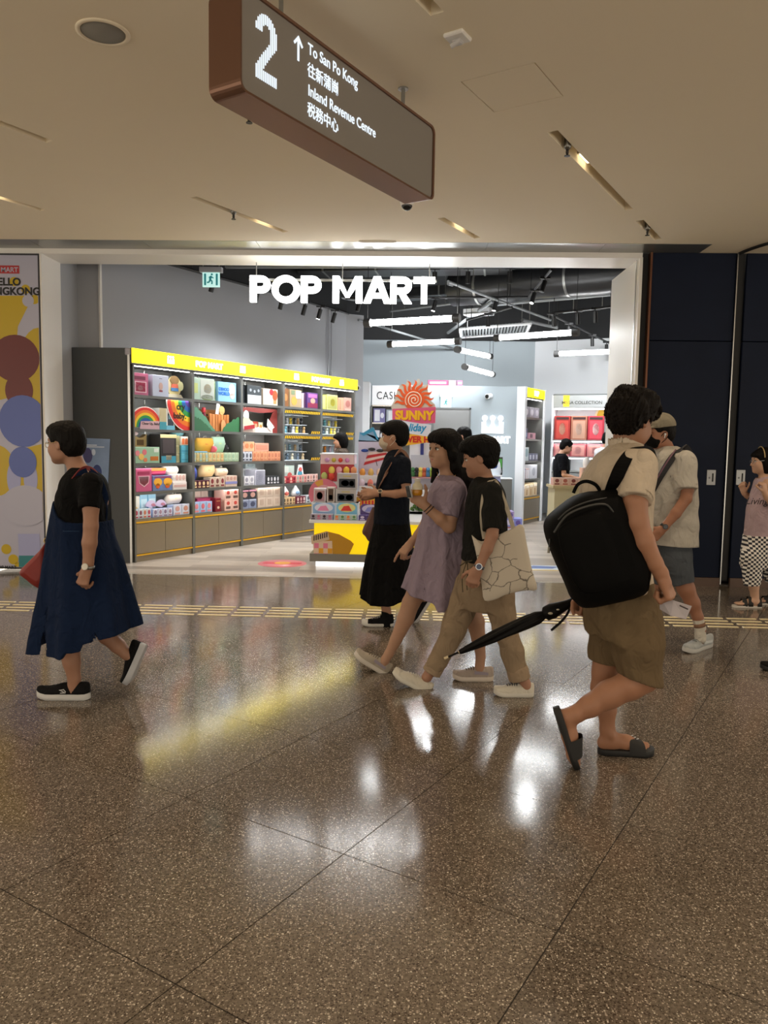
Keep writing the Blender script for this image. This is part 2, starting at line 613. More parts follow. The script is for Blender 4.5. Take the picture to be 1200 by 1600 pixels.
def disc(cx, cz, rx, rz_, n=28):
 return [(cx + rx * math.cos(2 * math.pi * k / n), cz + rz_ * math.sin(2 * math.pi * k / n)) for k in range(n)]


def clipz(poly, x0, x1, z0, z1):
 for ax, lim, less in ((0, x0, False), (0, x1, True), (1, z0, False), (1, z1, True)):
  poly = clip(poly, ax, lim, less)
  if len(poly) < 3:
   return None
 return poly


def lb_blob(name, px, py, rpx, rpy, m, layer):
 cx, cz = lbp(px, py)
 pl = clipz(disc(cx, cz, rpx * 0.0071, rpy * 0.0071), -1.085, -0.016, 0.055, CEIL - 0.085)
 if pl:
  MB().card(pl, -0.006 - 0.0015 * layer, -0.006 - 0.0015 * (layer - 1)).build(name, m, lb)


def lb_poly(name, pts, m, layer):
 pl = clipz([lbp(*p) for p in pts], -1.085, -0.016, 0.055, CEIL - 0.085)
 if pl:
  MB().card(pl, -0.006 - 0.0015 * layer, -0.006 - 0.0015 * (layer - 1)).build(name, m, lb)


M_LBB = mat('lightbox_blue', hexc('5a6ab0'), 0.4)
M_LBL = mat('lightbox_pale_blue', hexc('a4a8d2'), 0.4)
M_LBM = mat('lightbox_maroon', hexc('6a2a2a'), 0.4)
M_LBT = mat('lightbox_teal', hexc('2f7f86'), 0.4)
lb_poly('graphic', [(-60, 462), (52, 462), (28, 510), (20, 620), (-60, 640)], M_LBY, 1)
lb_blob('graphic', 62, 590, 36, 76, M_LBY, 1)
lb_poly('graphic', [(40, 700), (80, 690), (80, 800), (20, 800)], M_LBY, 1)
lb_blob('graphic', -5, 735, 30, 40, M_LBY, 1)
for px, py, r in ((22, 440, 7), (40, 452, 7), (54, 468, 7)):
 lb_blob('graphic', px, py, r, r, M_LBY, 1)
lb_blob('graphic', 44, 470, 9, 9, M_LBW, 2)
lb_blob('graphic', 24, 560, 38, 36, M_LBM, 2)
lb_blob('graphic', 30, 610, 22, 26, M_LBM, 3)
lb_blob('graphic', 36, 658, 38, 40, M_LBB, 4)
lb_blob('graphic', 36, 722, 22, 24, M_LBB, 5)
lb_blob('graphic', 22, 748, 11, 26, M_LBL, 3)
lb_blob('graphic', 48, 748, 11, 26, M_LBL, 3)
lb_blob('graphic', 40, 790, 38, 32, M_LBW, 5)
lb_poly('graphic', [(28, 834), (62, 834), (64, 872), (30, 872)], M_LBL, 3)
lb_poly('graphic', [(30, 868), (62, 868), (62, 886), (30, 886)], M_LBT, 4)
for px, py in ((10, 858), (21, 874), (30, 886)):
 lb_blob('graphic', px, py, 8, 8, M_LBY, 2)
M_LBK = mat('lightbox_black', hexc('141416'), 0.5)
x0, z0 = lbp(-40, 427)
x1, z1 = lbp(30, 415)
MB().card([(lbp(-26, 427)[0], z0 + 0.0), (x1, z0), (x1, z1), (lbp(-26, 427)[0], z1)], -0.009, -0.006).build('logo_plate', mat('lightbox_red', hexc('b02a30'), 0.4), lb)
text('lettering', 'POP MART', 0.072, 0.002, M_LBW, lb, (x1 - 0.012, -0.0095, z0 + 0.016), bold=0.0015, align='RIGHT')
xr_, zr_ = lbp(33, 446)
text('lettering', 'HELLO', 0.112, 0.002, M_LBK, lb, (xr_, -0.0095, zr_), bold=0.004, align='RIGHT')
xr_, zr_ = lbp(63, 461)
text('lettering', 'HONGKONG', 0.112, 0.002, M_LBK, lb, (xr_, -0.0095, zr_), bold=0.004, align='RIGHT')
xr_, zr_ = lbp(26, 889)
text('lettering', 'POP MART', 0.05, 0.002, M_LBK, lb, (xr_, -0.0095, zr_), bold=0.0015, align='RIGHT')
struct('wall_left', MB().box(-11, -5.26, 8.40, 8.9, 0, CEIL), M_WHITE)

# ------------------------------------------------------------------ hanging direction sign
ROD = np.array([-0.0815, 4.648, CEIL])
sg = empty('hanging_direction_sign', (ROD[0], ROD[1], CEIL), RZ_U, 'brown framed hanging sign with white striped number, arrow and place names', 'sign')
S0_, S1_, Z0_, Z1_ = -1.47, 0.235, 2.965 - CEIL, 3.395 - CEIL


def rrect(x0, x1, z0, z1, r, n=6):
 out = []
 for cx, cz, a0 in ((x1 - r, z1 - r, 0), (x0 + r, z1 - r, 90), (x0 + r, z0 + r, 180), (x1 - r, z0 + r, 270)):
  for k in range(n + 1):
   a = math.radians(a0 + 90 * k / n)
   out.append((cx + r * math.cos(a), cz + r * math.sin(a)))
 return out


fr = MB()
o_, i_ = rrect(S0_, S1_, Z0_, Z1_, 0.045), rrect(S0_ + 0.012, S1_ - 0.012, Z0_ + 0.012, Z1_ - 0.012, 0.035)
n = len(o_)
ring = lambda pl, y: [(x, y, z) for x, z in pl]
fr.rings([ring(i_, -0.07), ring(i_, -0.088), ring(o_, -0.09), ring(o_, 0.09), ring(i_, 0.088), ring(i_, 0.07)], caps=False, smooth=False)
fr.build('frame', mat('copper_brown', hexc('80604f'), 0.36, 0.7), sg)
M_SIGN = mat('sign_grey_face', hexc('8d8780'), 0.6, spec=0.2)
MB().card(i_, -0.078, 0.078).build('face', M_SIGN, sg)
M_GLOW = mat('sign_white_glow', (0.2, 0.22, 0.25), 0.5, emit=0.62, emit_col=(0.80, 0.90, 1.0))
for s_ in (0.0, -1.1):
 MB().tube([(s_, 0, Z1_ - 0.02), (s_, 0, 0.0)], 0.011, 12).lathe([(0.03, 0), (0.03, -0.008)], (s_, 0, 0), 16).build('rod', M_GREYMETAL, sg)
# stripe-built figure 2: outline sampled in vertical bars
SN = np.array([GV[0], GV[1], 0.0])


def sgn(px, py):
 q = on_plane(px, py, ROD + SN * 0.079, SN)
 return float((q - ROD) @ GU), float(q[2] - CEIL)


def inside_two(x, z):
 """x,z in 0..1 : a bold numeral two"""
 w = 0.30
 if z < 0.16:
  return 0 <= x <= 1
 cx, cz, ro, rx = 0.5, 0.70, 0.30, 0.5
 e = ((x - cx) / rx) ** 2 + ((z - cz) / ro) ** 2
 ei = ((x - cx) / (rx - w)) ** 2 + ((z - cz) / (ro - 0.14)) ** 2
 if e <= 1 and ei >= 1 and not (z < 0.72 and x < 0.55) and z > 0.60:
  return True
 # diagonal stroke
 t = (z - 0.16) / (0.62 - 0.16)
 if 0 <= t <= 1:
  xl = 0.0 + t ** 1.1 * 0.68
  if xl <= x <= min(xl + w * 1.15, 1.0):
   return True
 return False


xa, za = sgn(399, 102)
xb, zb = sgn(433, 40)
zt, zbm = sgn(399, 12)[1], sgn(433, 140)[1]
two_w, two_h = xb - xa, zt - zbm
nb = 12
two = MB()
for k in range(nb):
 xx = (k + 0.5) / nb
 zz, run = 0.0, None
 steps = 90
 for j in range(steps + 1):
  on = j < steps and inside_two(xx, (j + 0.5) / steps)
  if on and run is None:
   run = j
  if not on and run is not None:
   two.box(xa + (k + 0.22) / nb * two_w, xa + (k + 0.70) / nb * two_w, -0.081, -0.078, zbm + run / steps * two_h, zbm + j / steps * two_h)
   run = None
two.build('numeral', M_GLOW, sg)
# arrow
ax, az0 = sgn(466, 95)
_, az1 = sgn(466, 57)
hw = (az1 - az0) * 0.32
arr = MB().box(ax - 0.006, ax + 0.006, -0.081, -0.078, az0, az1 - 0.004)
for sx_ in (-1, 1):
 arr.card([(ax, az1 + 0.004), (ax + sx_ * hw, az1 - hw), (ax + sx_ * hw - sx_ * 0.008, az1 - hw - 0.008), (ax, az1 - 0.014)], -0.081, -0.078)
arr.build('arrow', M_GLOW, sg)
for body, px, py, sz in (('To San Po Kong', 481, 83, 0.070), ('往新蒲崗', 480, 116, 0.070), ('Inland Revenue Centre', 481, 148, 0.070), ('税務中心', 480, 178, 0.070)):
 x_, z_ = sgn(px, py)
 text('lettering', body, sz, 0.002, M_GLOW, sg, (x_, -0.080, z_), bold=0.0006, align='LEFT', sx=0.90)

# ------------------------------------------------------------------ small ceiling fittings
c = on_z(161, 50, CEIL)
t = empty('ceiling_speaker', c, 0, 'round grey ceiling speaker with pale rim', 'speaker')
MB().lathe([(0.132, 0.0), (0.132, -0.006), (0.112, -0.008), (0.108, 0.0)], n=36).build('rim', M_CEIL, t)
MB().lathe([(0.108, -0.001), (0.108, -0.005), (0.0005, -0.006)], n=36).build('grille', mat('speaker_mesh', hexc('8f8b82'), 0.7, bump=0.6, bscale=700), t)
c = on_z(715, 55, CEIL)
t = empty('smoke_detector', c, RZ_U, 'small white square beam detector on the plain ceiling', 'detector')
MB().box(-0.055, 0.055, -0.055, 0.055, -0.022, 0.0, 0.006).build('base', M_WHITE, t)
MB().box(-0.02, 0.03, -0.026, 0.026, -0.04, -0.022, 0.008).tube([(-0.01, -0.02, -0.034), (-0.01, 0.03, -0.052)], 0.012, 10).build('lens_head', mat('detector_grey', hexc('c9c6c4'), 0.3), t)
c = on_z(636, 311, CEIL)
t = empty('dome_camera', c, 0, 'small white dome security camera with black lens on the ceiling', 'security camera')
MB().lathe([(0.062, 0.0), (0.06, -0.035), (0.05, -0.055)], n=20).build('base', M_WHITE, t)
MB().ball((0, 0, -0.055), (0.046, 0.046, 0.04), 16, 10).build('dome', mat('dome_black', hexc('0d0d0f'), 0.12), t)
c = on_z(590, 377, CEIL)
t = empty('exit_marker', c, 0, 'flat white fitting on the ceiling next to the grey metal strip', 'fitting')
MB().box(-0.19, 0.19, -0.02, 0.03, -0.012, 0.0, 0.003).build('cover', M_WHITE, t)
MB().box(-0.17, 0.17, -0.012, 0.02, -0.016, -0.012, 0.002).build('diffuser', M_LINTEL, t)
# keyhole on the access panel
c = grid(4.09 + 0.01, -1.86, CEIL)

# ------------------------------------------------------------------ shop shell
TH = math.radians(29.3)
SA = np.array([math.sin(TH), math.cos(TH), 0.0])
SN_ = np.array([math.cos(TH), -math.sin(TH), 0.0])
S0 = np.array([-3.344, 9.175, 0.0])
RZ_S = math.pi / 2 - TH                                   # local x along the shelf run, local y into it
SHOPC, GREYTOP = 4.75, 3.80


def sl(s, d, z=0.0):
 """shelf-run coordinates: s along, d depth behind the front"""
 p = S0 + SA * s - SN_ * d
 return np.array([p[0], p[1], z])


def wall_run(name, p, q, th, z0, z1, m):
 p, q = np.array(p[:2], float), np.array(q[:2], float)
 d = (q - p) / np.linalg.norm(q - p)
 nn = np.array([-d[1], d[0]]) * th
 pts = [(*a, z) for z in (z0, z1) for a in (p, q, q + nn, p + nn)]
 return struct(name, MB().hexa(pts), m)


wall_run('wall_shop_left', sl(-0.06, 0.46), sl(5.22, 0.46), 0.1, 0, GREYTOP, M_GREYWALL)
wall_run('wall_shop_left_upper', sl(-0.06, 0.455), sl(5.22, 0.455), 0.1, GREYTOP, SHOPC, M_SOFTBLACK)
wall_run('wall_shop_column', sl(5.22, 0.46), sl(5.22, 0.46) + np.array([0.3, 0.18, 0]), 0.4, 0, GREYTOP, M_GREYWALL)
wall_run('wall_recess', (-4.2, 9.36, 0), sl(-0.06, 0.47), 0.1, 0, SHOPC, M_GREYWALL)
struct('wall_recess_side', MB().box(-4.20, -4.065, 8.86, 9.47, 0, SHOPC), M_GREYWALL)
struct('trim_8', MB().hexa([tuple(sl(a, b, z)) for z in (2.6, GREYTOP) for a, b in ((-0.085, 0.44), (-0.055, 0.44), (-0.055, 0.47), (-0.085, 0.47))]), M_WHITE)
struct('wall_shop_back', MB().box(-2.6, 2.75, 17.4, 17.5, 0, GREYTOP), M_BLUEWALL)
struct('wall_shop_upper', MB().box(-2.6, 2.75, 17.38, 17.5, GREYTOP, SHOPC).box(-2.7, -2.6, 13, 17.5, 0, SHOPC), M_SOFTBLACK)
wall_run('wall_shop_white', (2.72, 17.4), (7.2, 15.2), 0.1, 0, GREYTOP, M_SHOPWHITE)
wall_run('wall_shop_white_upper', (2.72, 17.39), (7.2, 15.19), 0.1, GREYTOP, SHOPC, M_SOFTBLACK)
struct('wall_shop_right', MB().box(5.6, 5.7, 8.76, 16.2, 0, GREYTOP), M_SHOPWHITE)
struct('wall_over_front', MB().box(-4.6, 5.7, 8.90, 8.96, CEIL - 0.03, SHOPC), M_SOFTBLACK)
struct('ceiling_shop', MB().box(-4.6, 7, 8.9, 18.2, SHOPC, SHOPC + 0.1), M_SOFTBLACK)
# column pipes on the left wall
pb = empty('conduit_pipe', sl(4.72, 0.425, 2.6), RZ_S, 'thin grey conduit with junction box on the grey wall above the shelves', 'conduit')
MB().tube([(0, 0, 0.12), (0, 0, 1.2)], 0.012, 8).tube([(-0.09, 0, -0.2), (-0.09, 0, 1.2)], 0.012, 8).build('pipe', M_GREYWALL, pb)
MB().box(-0.04, 0.04, -0.04, 0.02, 0.02, 0.14, 0.006).build('junction_box', mat('conduit_grey', hexc('9a9c9e'), 0.5), pb)

# dark end panel with poster
M_DARKPANEL = mat('charcoal_panel', hexc('4a4d4f'), 0.45, 0.2)
ep = empty('shelf_end_cabinet', (-3.72, 9.16, 0), 0, 'tall charcoal end cabinet closing the shelf run beside the white jamb', 'cabinet')
MB().box(-0.34, 0.33, 0, 0.05, 0.0, 2.585, 0.004).build('body', M_DARKPANEL, ep)
MB().box(0.333, 0.36, -0.01, 0.02, 0.0, 2.56).build('edge_strip', M_SILVER, ep)
MB().box(0.30, 0.37, -0.015, 0.03, 2.50, 2.585, 0.012).build('corner_guard', mat('pale_corner', hexc('b4b1bb'), 0.6), ep)
po = empty('poster', (-3.72, 9.155, 0), 0, 'small sky blue poster stuck on the charcoal end cabinet', 'poster')
pl = [(float(on_y(px, py, 9.15)[0]) + 3.72, float(on_y(px, py, 9.15)[2])) for px, py in ((122, 775), (168, 772), (172, 686), (122, 684))]
MB().card(pl, -0.006, 0.0).build('sheet', mat('poster_blue', hexc('7f97bd'), 0.35, noise=0.25, nscale=4), po)
MB().card([(pl[0][0] + 0.1, 1.40), (pl[1][0] - 0.03, 1.40), (pl[1][0] - 0.03, 1.408), (pl[0][0] + 0.1, 1.408)], -0.0075, -0.006).card([(pl[0][0] + 0.1, 1.42), (pl[1][0] - 0.12, 1.42), (pl[1][0] - 0.12, 1.43), (pl[0][0] + 0.1, 1.43)], -0.0075, -0.006).build('print_line', H('e6ecf4'), po)
for cx, cz, rr, hx in ((0.13, 1.30, 0.07, '4b4a78'), (0.24, 1.10, 0.07, '2f3f78'), (0.2, 1.34, 0.03, 'c9d4e8')):
 MB().card(disc(pl[0][0] + cx, cz, rr * 0.8, rr * 1.3, 18), -0.0075, -0.006).build('print_patch', H(hx), po)

# ------------------------------------------------------------------ shelf bays
M_SHELF = mat('graphite_shelf', hexc('6f706c'), 0.38, 0.35)
M_SHELFB = mat('shelf_back', hexc('a2a6a6'), 0.5, 0.1)
M_CAB = mat('bronze_grey_door', hexc('8a7f6e'), 0.36, 0.4, noise=0.04, nscale=5)
M_YELLOW = mat('yellow_header', hexc('ffe600'), 0.5, emit=1.15, emit_col=hexc('ffe400'))
M_YSTRIP = mat('yellow_strip', hexc('e0a800'), 0.4)
M_HGLOW = mat('header_letter_glow', (1, 1, 0.96), 0.5, emit=1.3, emit_col=(1, 1, 0.94))
M_LED = mat('shelf_led', (1, 1, 1), 0.5, emit=15.0, emit_col=(1, 0.99, 0.97))
LEV = [2.04, 1.63, 1.21, 0.86, 0.525]
TOPS = [2.385, 2.018, 1.608, 1.188, 0.838]
BAYS = [0.015, 1.0, 1.945, 2.885, 3.86, 4.85]
D = 0.38


def crown(mb, cx, z0, w, h, y0, y1):
 """three-ball crown emblem"""
 mb.card([(cx - w / 2, z0), (cx + w / 2, z0), (cx + w / 2, z0 + h * 0.62), (cx + w * 0.18, z0 + h * 0.28), (cx, z0 + h * 0.62), (cx - w * 0.18, z0 + h * 0.28), (cx - w / 2, z0 + h * 0.62)], y0, y1)
 for dx in (-0.36, 0, 0.36):
  mb.card(disc(cx + dx * w, z0 + h * 0.83, w * 0.125, w * 0.125, 14), y0, y1)
  mb.card([(cx + dx * w - w * 0.07, z0 + 0.4 * h), (cx + dx * w + w * 0.07, z0 + 0.4 * h), (cx + dx * w + w * 0.05, z0 + 0.75 * h), (cx + dx * w - w * 0.05, z0 + 0.75 * h)], y0, y1)


def bay(loc, rz, w, label, doors=2, group='shelf bays', header=False, led=True, yellow_logo=False):
 t = empty('shelf_bay', loc, rz, label, 'shelf', group)
 MB().box(0, 0.022, 0, D, 0, 2.41).build('side_panel', M_SHELF, t)
 MB().box(w - 0.022, w, 0, D, 0, 2.41).build('side_panel', M_SHELF, t)
 MB().box(0.022, w - 0.022, D - 0.012, D, 0.06, 2.41).build('back_panel', M_SHELFB, t)
 MB().box(w / 2 - 0.008, w / 2 + 0.008, D - 0.02, D - 0.012, 0.5, 2.4).build('back_strip', M_SILVER, t)
 MB().box(0.022, w - 0.022, 0.0, D, 2.385, 2.41).build('top_panel', M_SHELF, t)
 for i, z in enumerate(LEV):
  MB().box(0.022, w - 0.022, 0.004, D - 0.012, z - 0.022, z).box(0.022, w - 0.022, 0.0, 0.008, z - 0.034, z).build('shelf_board', M_SHELF if i < 4 else M_CAB, t)
  if led:
   MB().box(0.05, w - 0.05, 0.014, 0.028, TOPS[i] - 0.007, TOPS[i] - 0.001).build('led_strip', M_LED, t)
 MB().box(0.022, w - 0.022, 0.02, 0.04, 0.0, 0.075).build('plinth', M_CAB, t)
 MB().box(0.022, w - 0.022, 0.002, 0.014, 0.075, 0.093).build('yellow_trim', M_YSTRIP, t)
 MB().box(0.022, w - 0.022, -0.002, 0.010, 0.478, 0.498).build('yellow_trim', M_YSTRIP, t)
 for k in range(doors):
  x0 = 0.026 + (w - 0.052) * k / doors
  x1 = 0.026 + (w - 0.052) * (k + 1) / doors
  MB().box(x0 + 0.002, x1 - 0.002, 0.004, 0.022, 0.098, 0.474, 0.002).build('door', M_CAB, t)
 return t


ORD = ['first', 'second', 'third', 'fourth', 'fifth']
for i in range(5):
 w = BAYS[i + 1] - BAYS[i]
 bay(sl(BAYS[i], 0), RZ_S, w, '%s graphite shelf bay from the charcoal end cabinet, full of toy boxes' % ORD[i])
# yellow lit header over the run, two lengths
for k, (s0, s1, lab) in enumerate(((-0.02, 2.41, 'yellow lit header with white lettering over the bays by the charcoal end cabinet'), (2.414, 4.87, 'yellow lit header with white lettering over the bays by the cashier column'))):
 t = empty('header_fascia', sl(s0, 0), RZ_S, lab, 'fascia')
 w = s1 - s0
 MB().box(0, w, -0.024, D, 2.412, 2.583).build('case', M_SHELF, t)
 MB().box(0, w, -0.03, -0.024, 2.412, 2.585).build('light_panel', M_YELLOW, t)
 MB().box(0, w, -0.032, D, 2.400, 2.412).build('lower_edge', M_SHELF, t)
 for cx in (w * 0.25, w * 0.80) if k == 0 else (w * 0.30, w * 0.80):
  mb = MB()
  crown(mb, cx, 2.455, 0.11, 0.10, -0.036, -0.03)
  mb.build('crown_emblem', M_HGLOW, t)
 text('lettering', 'POP MART', 0.105, 0.006, M_HGLOW, t, (w * 0.53 if k == 0 else w * 0.56, -0.033, 2.463), bold=0.004)

# ------------------------------------------------------------------ goods
def decal(mb, kind, x0, z0, x1, z1, y):
 if kind == 'r':
  mb.card([(x0, z0), (x1, z0), (x1, z1), (x0, z1)], y - 0.003, y)
 elif kind == 'o':
  mb.card(disc((x0 + x1) / 2, (z0 + z1) / 2, (x1 - x0) / 2, (z1 - z0) / 2, 16), y - 0.003, y)
 elif kind == 'a':      # arch window
  cx, rx = (x0 + x1) / 2, (x1 - x0) / 2
  mb.card([(x0, z0), (x1, z0)] + [(cx + rx * math.cos(a), z1 - rx + rx * math.sin(a)) for a in [math.pi * k / 10 for k in range(11)]], y - 0.003, y)
 elif kind == 's':      # shield
  cx = (x0 + x1) / 2
  mb.card([(cx, z0), (x1 - 0.1 * (x1 - x0), z0 + 0.35 * (z1 - z0)), (x1, z1), (x0, z1), (x0 + 0.1 * (x1 - x0), z0 + 0.35 * (z1 - z0))], y - 0.003, y)


def box_item(t, w, d, h, col, decals=(), name='carton', dx=0.0, dy=0.0, dz=0.0, bev=0.004):
 b = MB().box(dx, dx + w, dy, dy + d, dz, dz + h, bev).build(name, H(col), t)
 for kind, a, bz, c, e, hx in decals:
  mb = MB()
  decal(mb, kind, dx + a * w, dz + bz * h, dx + c * w, dz + e * h, dy)
  mb.build('print', H(hx), b)
 return b


def row_item(t, w, d, h, n, col, panel, dots, dx=0.0, dy=0.0, dz=0.0):
 """display carton whose front shows n small boxes"""
 b = MB().box(dx, dx + w, dy + 0.004, dy + d, dz, dz + h * 0.96, 0.003).build('tray', H(col), t)
 pw = w / n
 for k in range(n):
  x0 = dx + k * pw
  p = MB().box(x0 + 0.004, x0 + pw - 0.004, dy - 0.001, dy + 0.006, dz + 0.008, dz + h, 0.002).build('small_box', H(panel), t)
  mb = MB()
  decal(mb, 'o', x0 + pw * 0.25, dz + h * 0.38, x0 + pw * 0.75, dz + h * 0.85, dy - 0.001)
  decal(mb, 'r', x0 + pw * 0.2, dz + h * 0.12, x0 + pw * 0.8, dz + h * 0.28, dy - 0.001)
  mb.build('print', H(dots[k % len(dots)]), p)
 return b


def goods(name, label, cat, i, lv, f0, d0=0.05, dz=0.0, group=None):
 """an empty for one thing standing in bay i on level lv at fraction f0 of the bay"""
 w = BAYS[i + 1] - BAYS[i]
 p = sl(BAYS[i] + 0.022 + f0 * (w - 0.044), d0, LEV[lv] + dz)
 return empty(name, p, RZ_S, label, cat, group)


BW = 0.93   # clear width of a bay


def bx(i, lv, f0, f1, h, col, label, decals=(), d0=0.05, d=0.2, dz=0.0, name='toy_box', cat='box', group=None):
 t = goods(name, label, cat, i, lv, f0, d0, dz, group)
 box_item(t, (f1 - f0) * BW, d, h, col, decals)
 return t


def rw(i, lv, f0, f1, h, n, col, panel, dots, label, d0=0.03, d=0.12, dz=0.0):
 t = goods('display_carton', label, 'carton', i, lv, f0, d0, dz)
 row_item(t, (f1 - f0) * BW, d, h, n, col, panel, dots)
 return t


def cut(i, lv, f0, pieces, label, d0=0.02, dz=0.0, name='card_standee', cat='standee'):
 """flat printed card standee; pieces = (part, polygon in metres, colour, y offset)"""
 t = goods(name, label, cat, i, lv, f0, d0, dz)
 for part, poly, col, y in pieces:
  MB().card(poly, y, y + 0.006).build(part, H(col), t)
 return t


def pouch(i, lv, f0, f1, h, col, label, print_col, d0=0.1, dz=0.0, lean=0.0, name='soft_pouch'):
 """soft stuffed bag: a puffed cushion with a print patch and a cord"""
 t = goods(name, label, 'pouch', i, lv, f0, d0, dz)
 w = (f1 - f0) * BW
 rings = []
 for k in range(9):
  v = k / 8
  z = h * v
  puff = math.sin(math.pi * min(max(v, 0.04), 0.97)) ** 0.45
  ww, dd = w / 2 * (0.84 + 0.16 * puff), 0.055 * puff + 0.01
  sx = lean * v
  rings.append([(w / 2 + sx + ww * math.copysign(abs(math.cos(a)) ** 0.55, math.cos(a)), 0.06 + dd * math.copysign(abs(math.sin(a)) ** 0.8, math.sin(a)), z) for a in [2 * math.pi * q / 20 for q in range(20)]])
 MB().rings(rings).build('cover', H(col, 0.8), t)
 mb = MB()
 mb.ball((w / 2 + lean * 0.5, 0.015, h * 0.52), (w * 0.24, 0.02, h * 0.24), 14, 8)
 mb.build('patch', H(print_col, 0.7), t)
 MB().tube([(w * 0.42 + lean, 0.06, h * 0.97), (w * 0.45 + lean, 0.05, h + 0.025), (w * 0.58 + lean, 0.05, h + 0.025), (w * 0.6 + lean, 0.06, h * 0.97)], 0.004, 6).build('cord', H('e8e2d8', 0.8), t)
 return t


def arc_band(cx, cz, r0, r1, a0, a1, n=18):
 return [(cx + r1 * math.cos(math.radians(a0 + (a1 - a0) * k / n)), cz + r1 * math.sin(math.radians(a0 + (a1 - a0) * k / n))) for k in range(n + 1)] + \
           [(cx + r0 * math.cos(math.radians(a1 + (a0 - a1) * k / n)), cz + r0 * math.sin(math.radians(a1 + (a0 - a1) * k / n))) for k in range(n + 1)]


RAINBOW = ['e3342c', 'ef7a1e', 'f6cf2b', '2f9a4a', '1f5fa8', '5b3a8e']

# ---- first bay
bx(0, 0, 0.01, 0.27, 0.265, 'c9688c', 'pink window box on the top shelf next to the charcoal end cabinet', [('r', 0.12, 0.12, 0.86, 0.62, 'f3c9d8'), ('r', 0.18, 0.16, 0.80, 0.58, 'b3224e'), ('o', 0.3, 0.2, 0.66, 0.44, 'd8a8b0'), ('r', 0.12, 0.7, 0.8, 0.86, '7a2c48')], d0=0.04)
bx(0, 0, 0.33, 0.61, 0.265, 'c8d0e6', 'pale lilac box with a small centred print on the top shelf', [('o', 0.38, 0.3, 0.62, 0.66, 'd9b6ae'), ('r', 0.40, 0.22, 0.60, 0.30, '9a4a5a'), ('r', 0.42, 0.82, 0.58, 0.86, '8f98b4')], d0=0.03)
cut(0, 0, 0.63, [('card', disc(0.15, 0.15, 0.12, 0.135, 20), 'f1e2a0', 0.01), ('card', disc(0.15, 0.23, 0.075, 0.055, 18), '9a7a50', 0.004), ('card', disc(0.04, 0.16, 0.045, 0.06, 14), 'efd9b0', 0.007), ('card', disc(0.26, 0.16, 0.045, 0.06, 14), 'dfe0b0', 0.007), ('card', [(0.09, 0.09), (0.21, 0.09), (0.21, 0.13), (0.09, 0.13)], '4d86c4', 0.0), ('card', [(0.09, 0.13), (0.21, 0.13), (0.2, 0.18), (0.1, 0.18)], 'e8765a', 0.0), ('base', [(0.0, 0.0), (0.3, 0.0), (0.26, 0.05), (0.05, 0.05)], 'f3ead0', 0.005)], 'rounded cream and orange card standee on the top shelf', d0=0.10)
pcs = []
for k, hx in enumerate(RAINBOW):
 r1 = 0.245 - 0.032 * k
 pcs.append(('band', arc_band(0.20, 0.02, r1 - 0.032, r1, 0 if k else -4, 180), hx, 0.006))
pcs.insert(0, ('backing', arc_band(0.20, 0.015, 0.05, 0.262, 0, 180), 'f0ece4', 0.013))
pcs.append(('note', [(0.10, 0.0), (0.43, 0.0), (0.44, 0.105), (0.12, 0.095)], 'dcb3bc', 0.0))
t = cut(0, 1, 0.0, pcs, 'rainbow arch card standee with a pink note in front', d0=0.03)
text('lettering', 'Cheer Up, Baby!', 0.042, 0.002, H('2a2226'), t, (0.275, -0.001, 0.055), bold=0.0008)
bx(0, 1, 0.44, 0.71, 0.27, 'eef0ea', 'white and blue box with an arched dark window beside the rainbow standee', [('r', 0.0, 0.0, 0.44, 0.36, '4aa6b8'), ('r', 0.0, 0.36, 0.44, 1.0, 'cfc39a'), ('r', 0.45, 0.0, 1.0, 0.2, '79c3dc'), ('a', 0.54, 0.2, 0.92, 0.88, '39424c'), ('r', 0.58, 0.5, 0.78, 0.68, '9bd0e6')], d0=0.03)
bx(0, 1, 0.72, 0.81, 0.17, '7a5a3c', 'small brown and red box stack under the hanging fan sign', [('r', 0.1, 0.08, 0.95, 0.42, 'd9c060'), ('r', 0.2, 0.14, 0.85, 0.32, 'b23a34'), ('o', 0.15, 0.5, 0.8, 0.85, 'e0a58c')], d0=0.08, d=0.1)
t = goods('display_pebble', 'tiny pale cluster of beads near the bay side panel', 'bead', 0, 1, 0.85, 0.12)
MB().ball((0.02, 0, 0.025), 0.026).build('bead', H('e8d6a0'), t)
MB().ball((0.06, 0.02, 0.02), 0.022).build('bead', H('f2e4c4'), t)
MB().ball((0.045, -0.02, 0.05), 0.016).build('bead', H('d9a860'), t)
pcs = [('band', arc_band(0.0, 0.0, 0.40 - 0.062 * (k + 1) if k < 5 else 0.03, 0.40 - 0.062 * k, 180, 268), hx, 0.006) for k, hx in enumerate(RAINBOW)]
pcs.append(('rim', arc_band(0.0, 0.0, 0.40, 0.412, 180, 268), 'f2e8e0', 0.004))
t = cut(0, 1, 0.995, pcs, 'quarter round rainbow fan sign hanging from the shelf above', d0=0.02, dz=TOPS[1] - LEV[1] - 0.004, name='fan_sign', cat='sign')
text('lettering', 'cry', 0.115, 0.002, H('2a2a1a'), t, (-0.17, 0.003, -0.12), bold=0.003)
text('lettering', 'baby.', 0.105, 0.002, H('3a2a16'), t, (-0.185, 0.003, -0.235), bold=0.003)
t = goods('gift_bag_box', 'mint green gift carton with flower prints and kraft bags behind', 'carton', 0, 2, 0.0, 0.04)
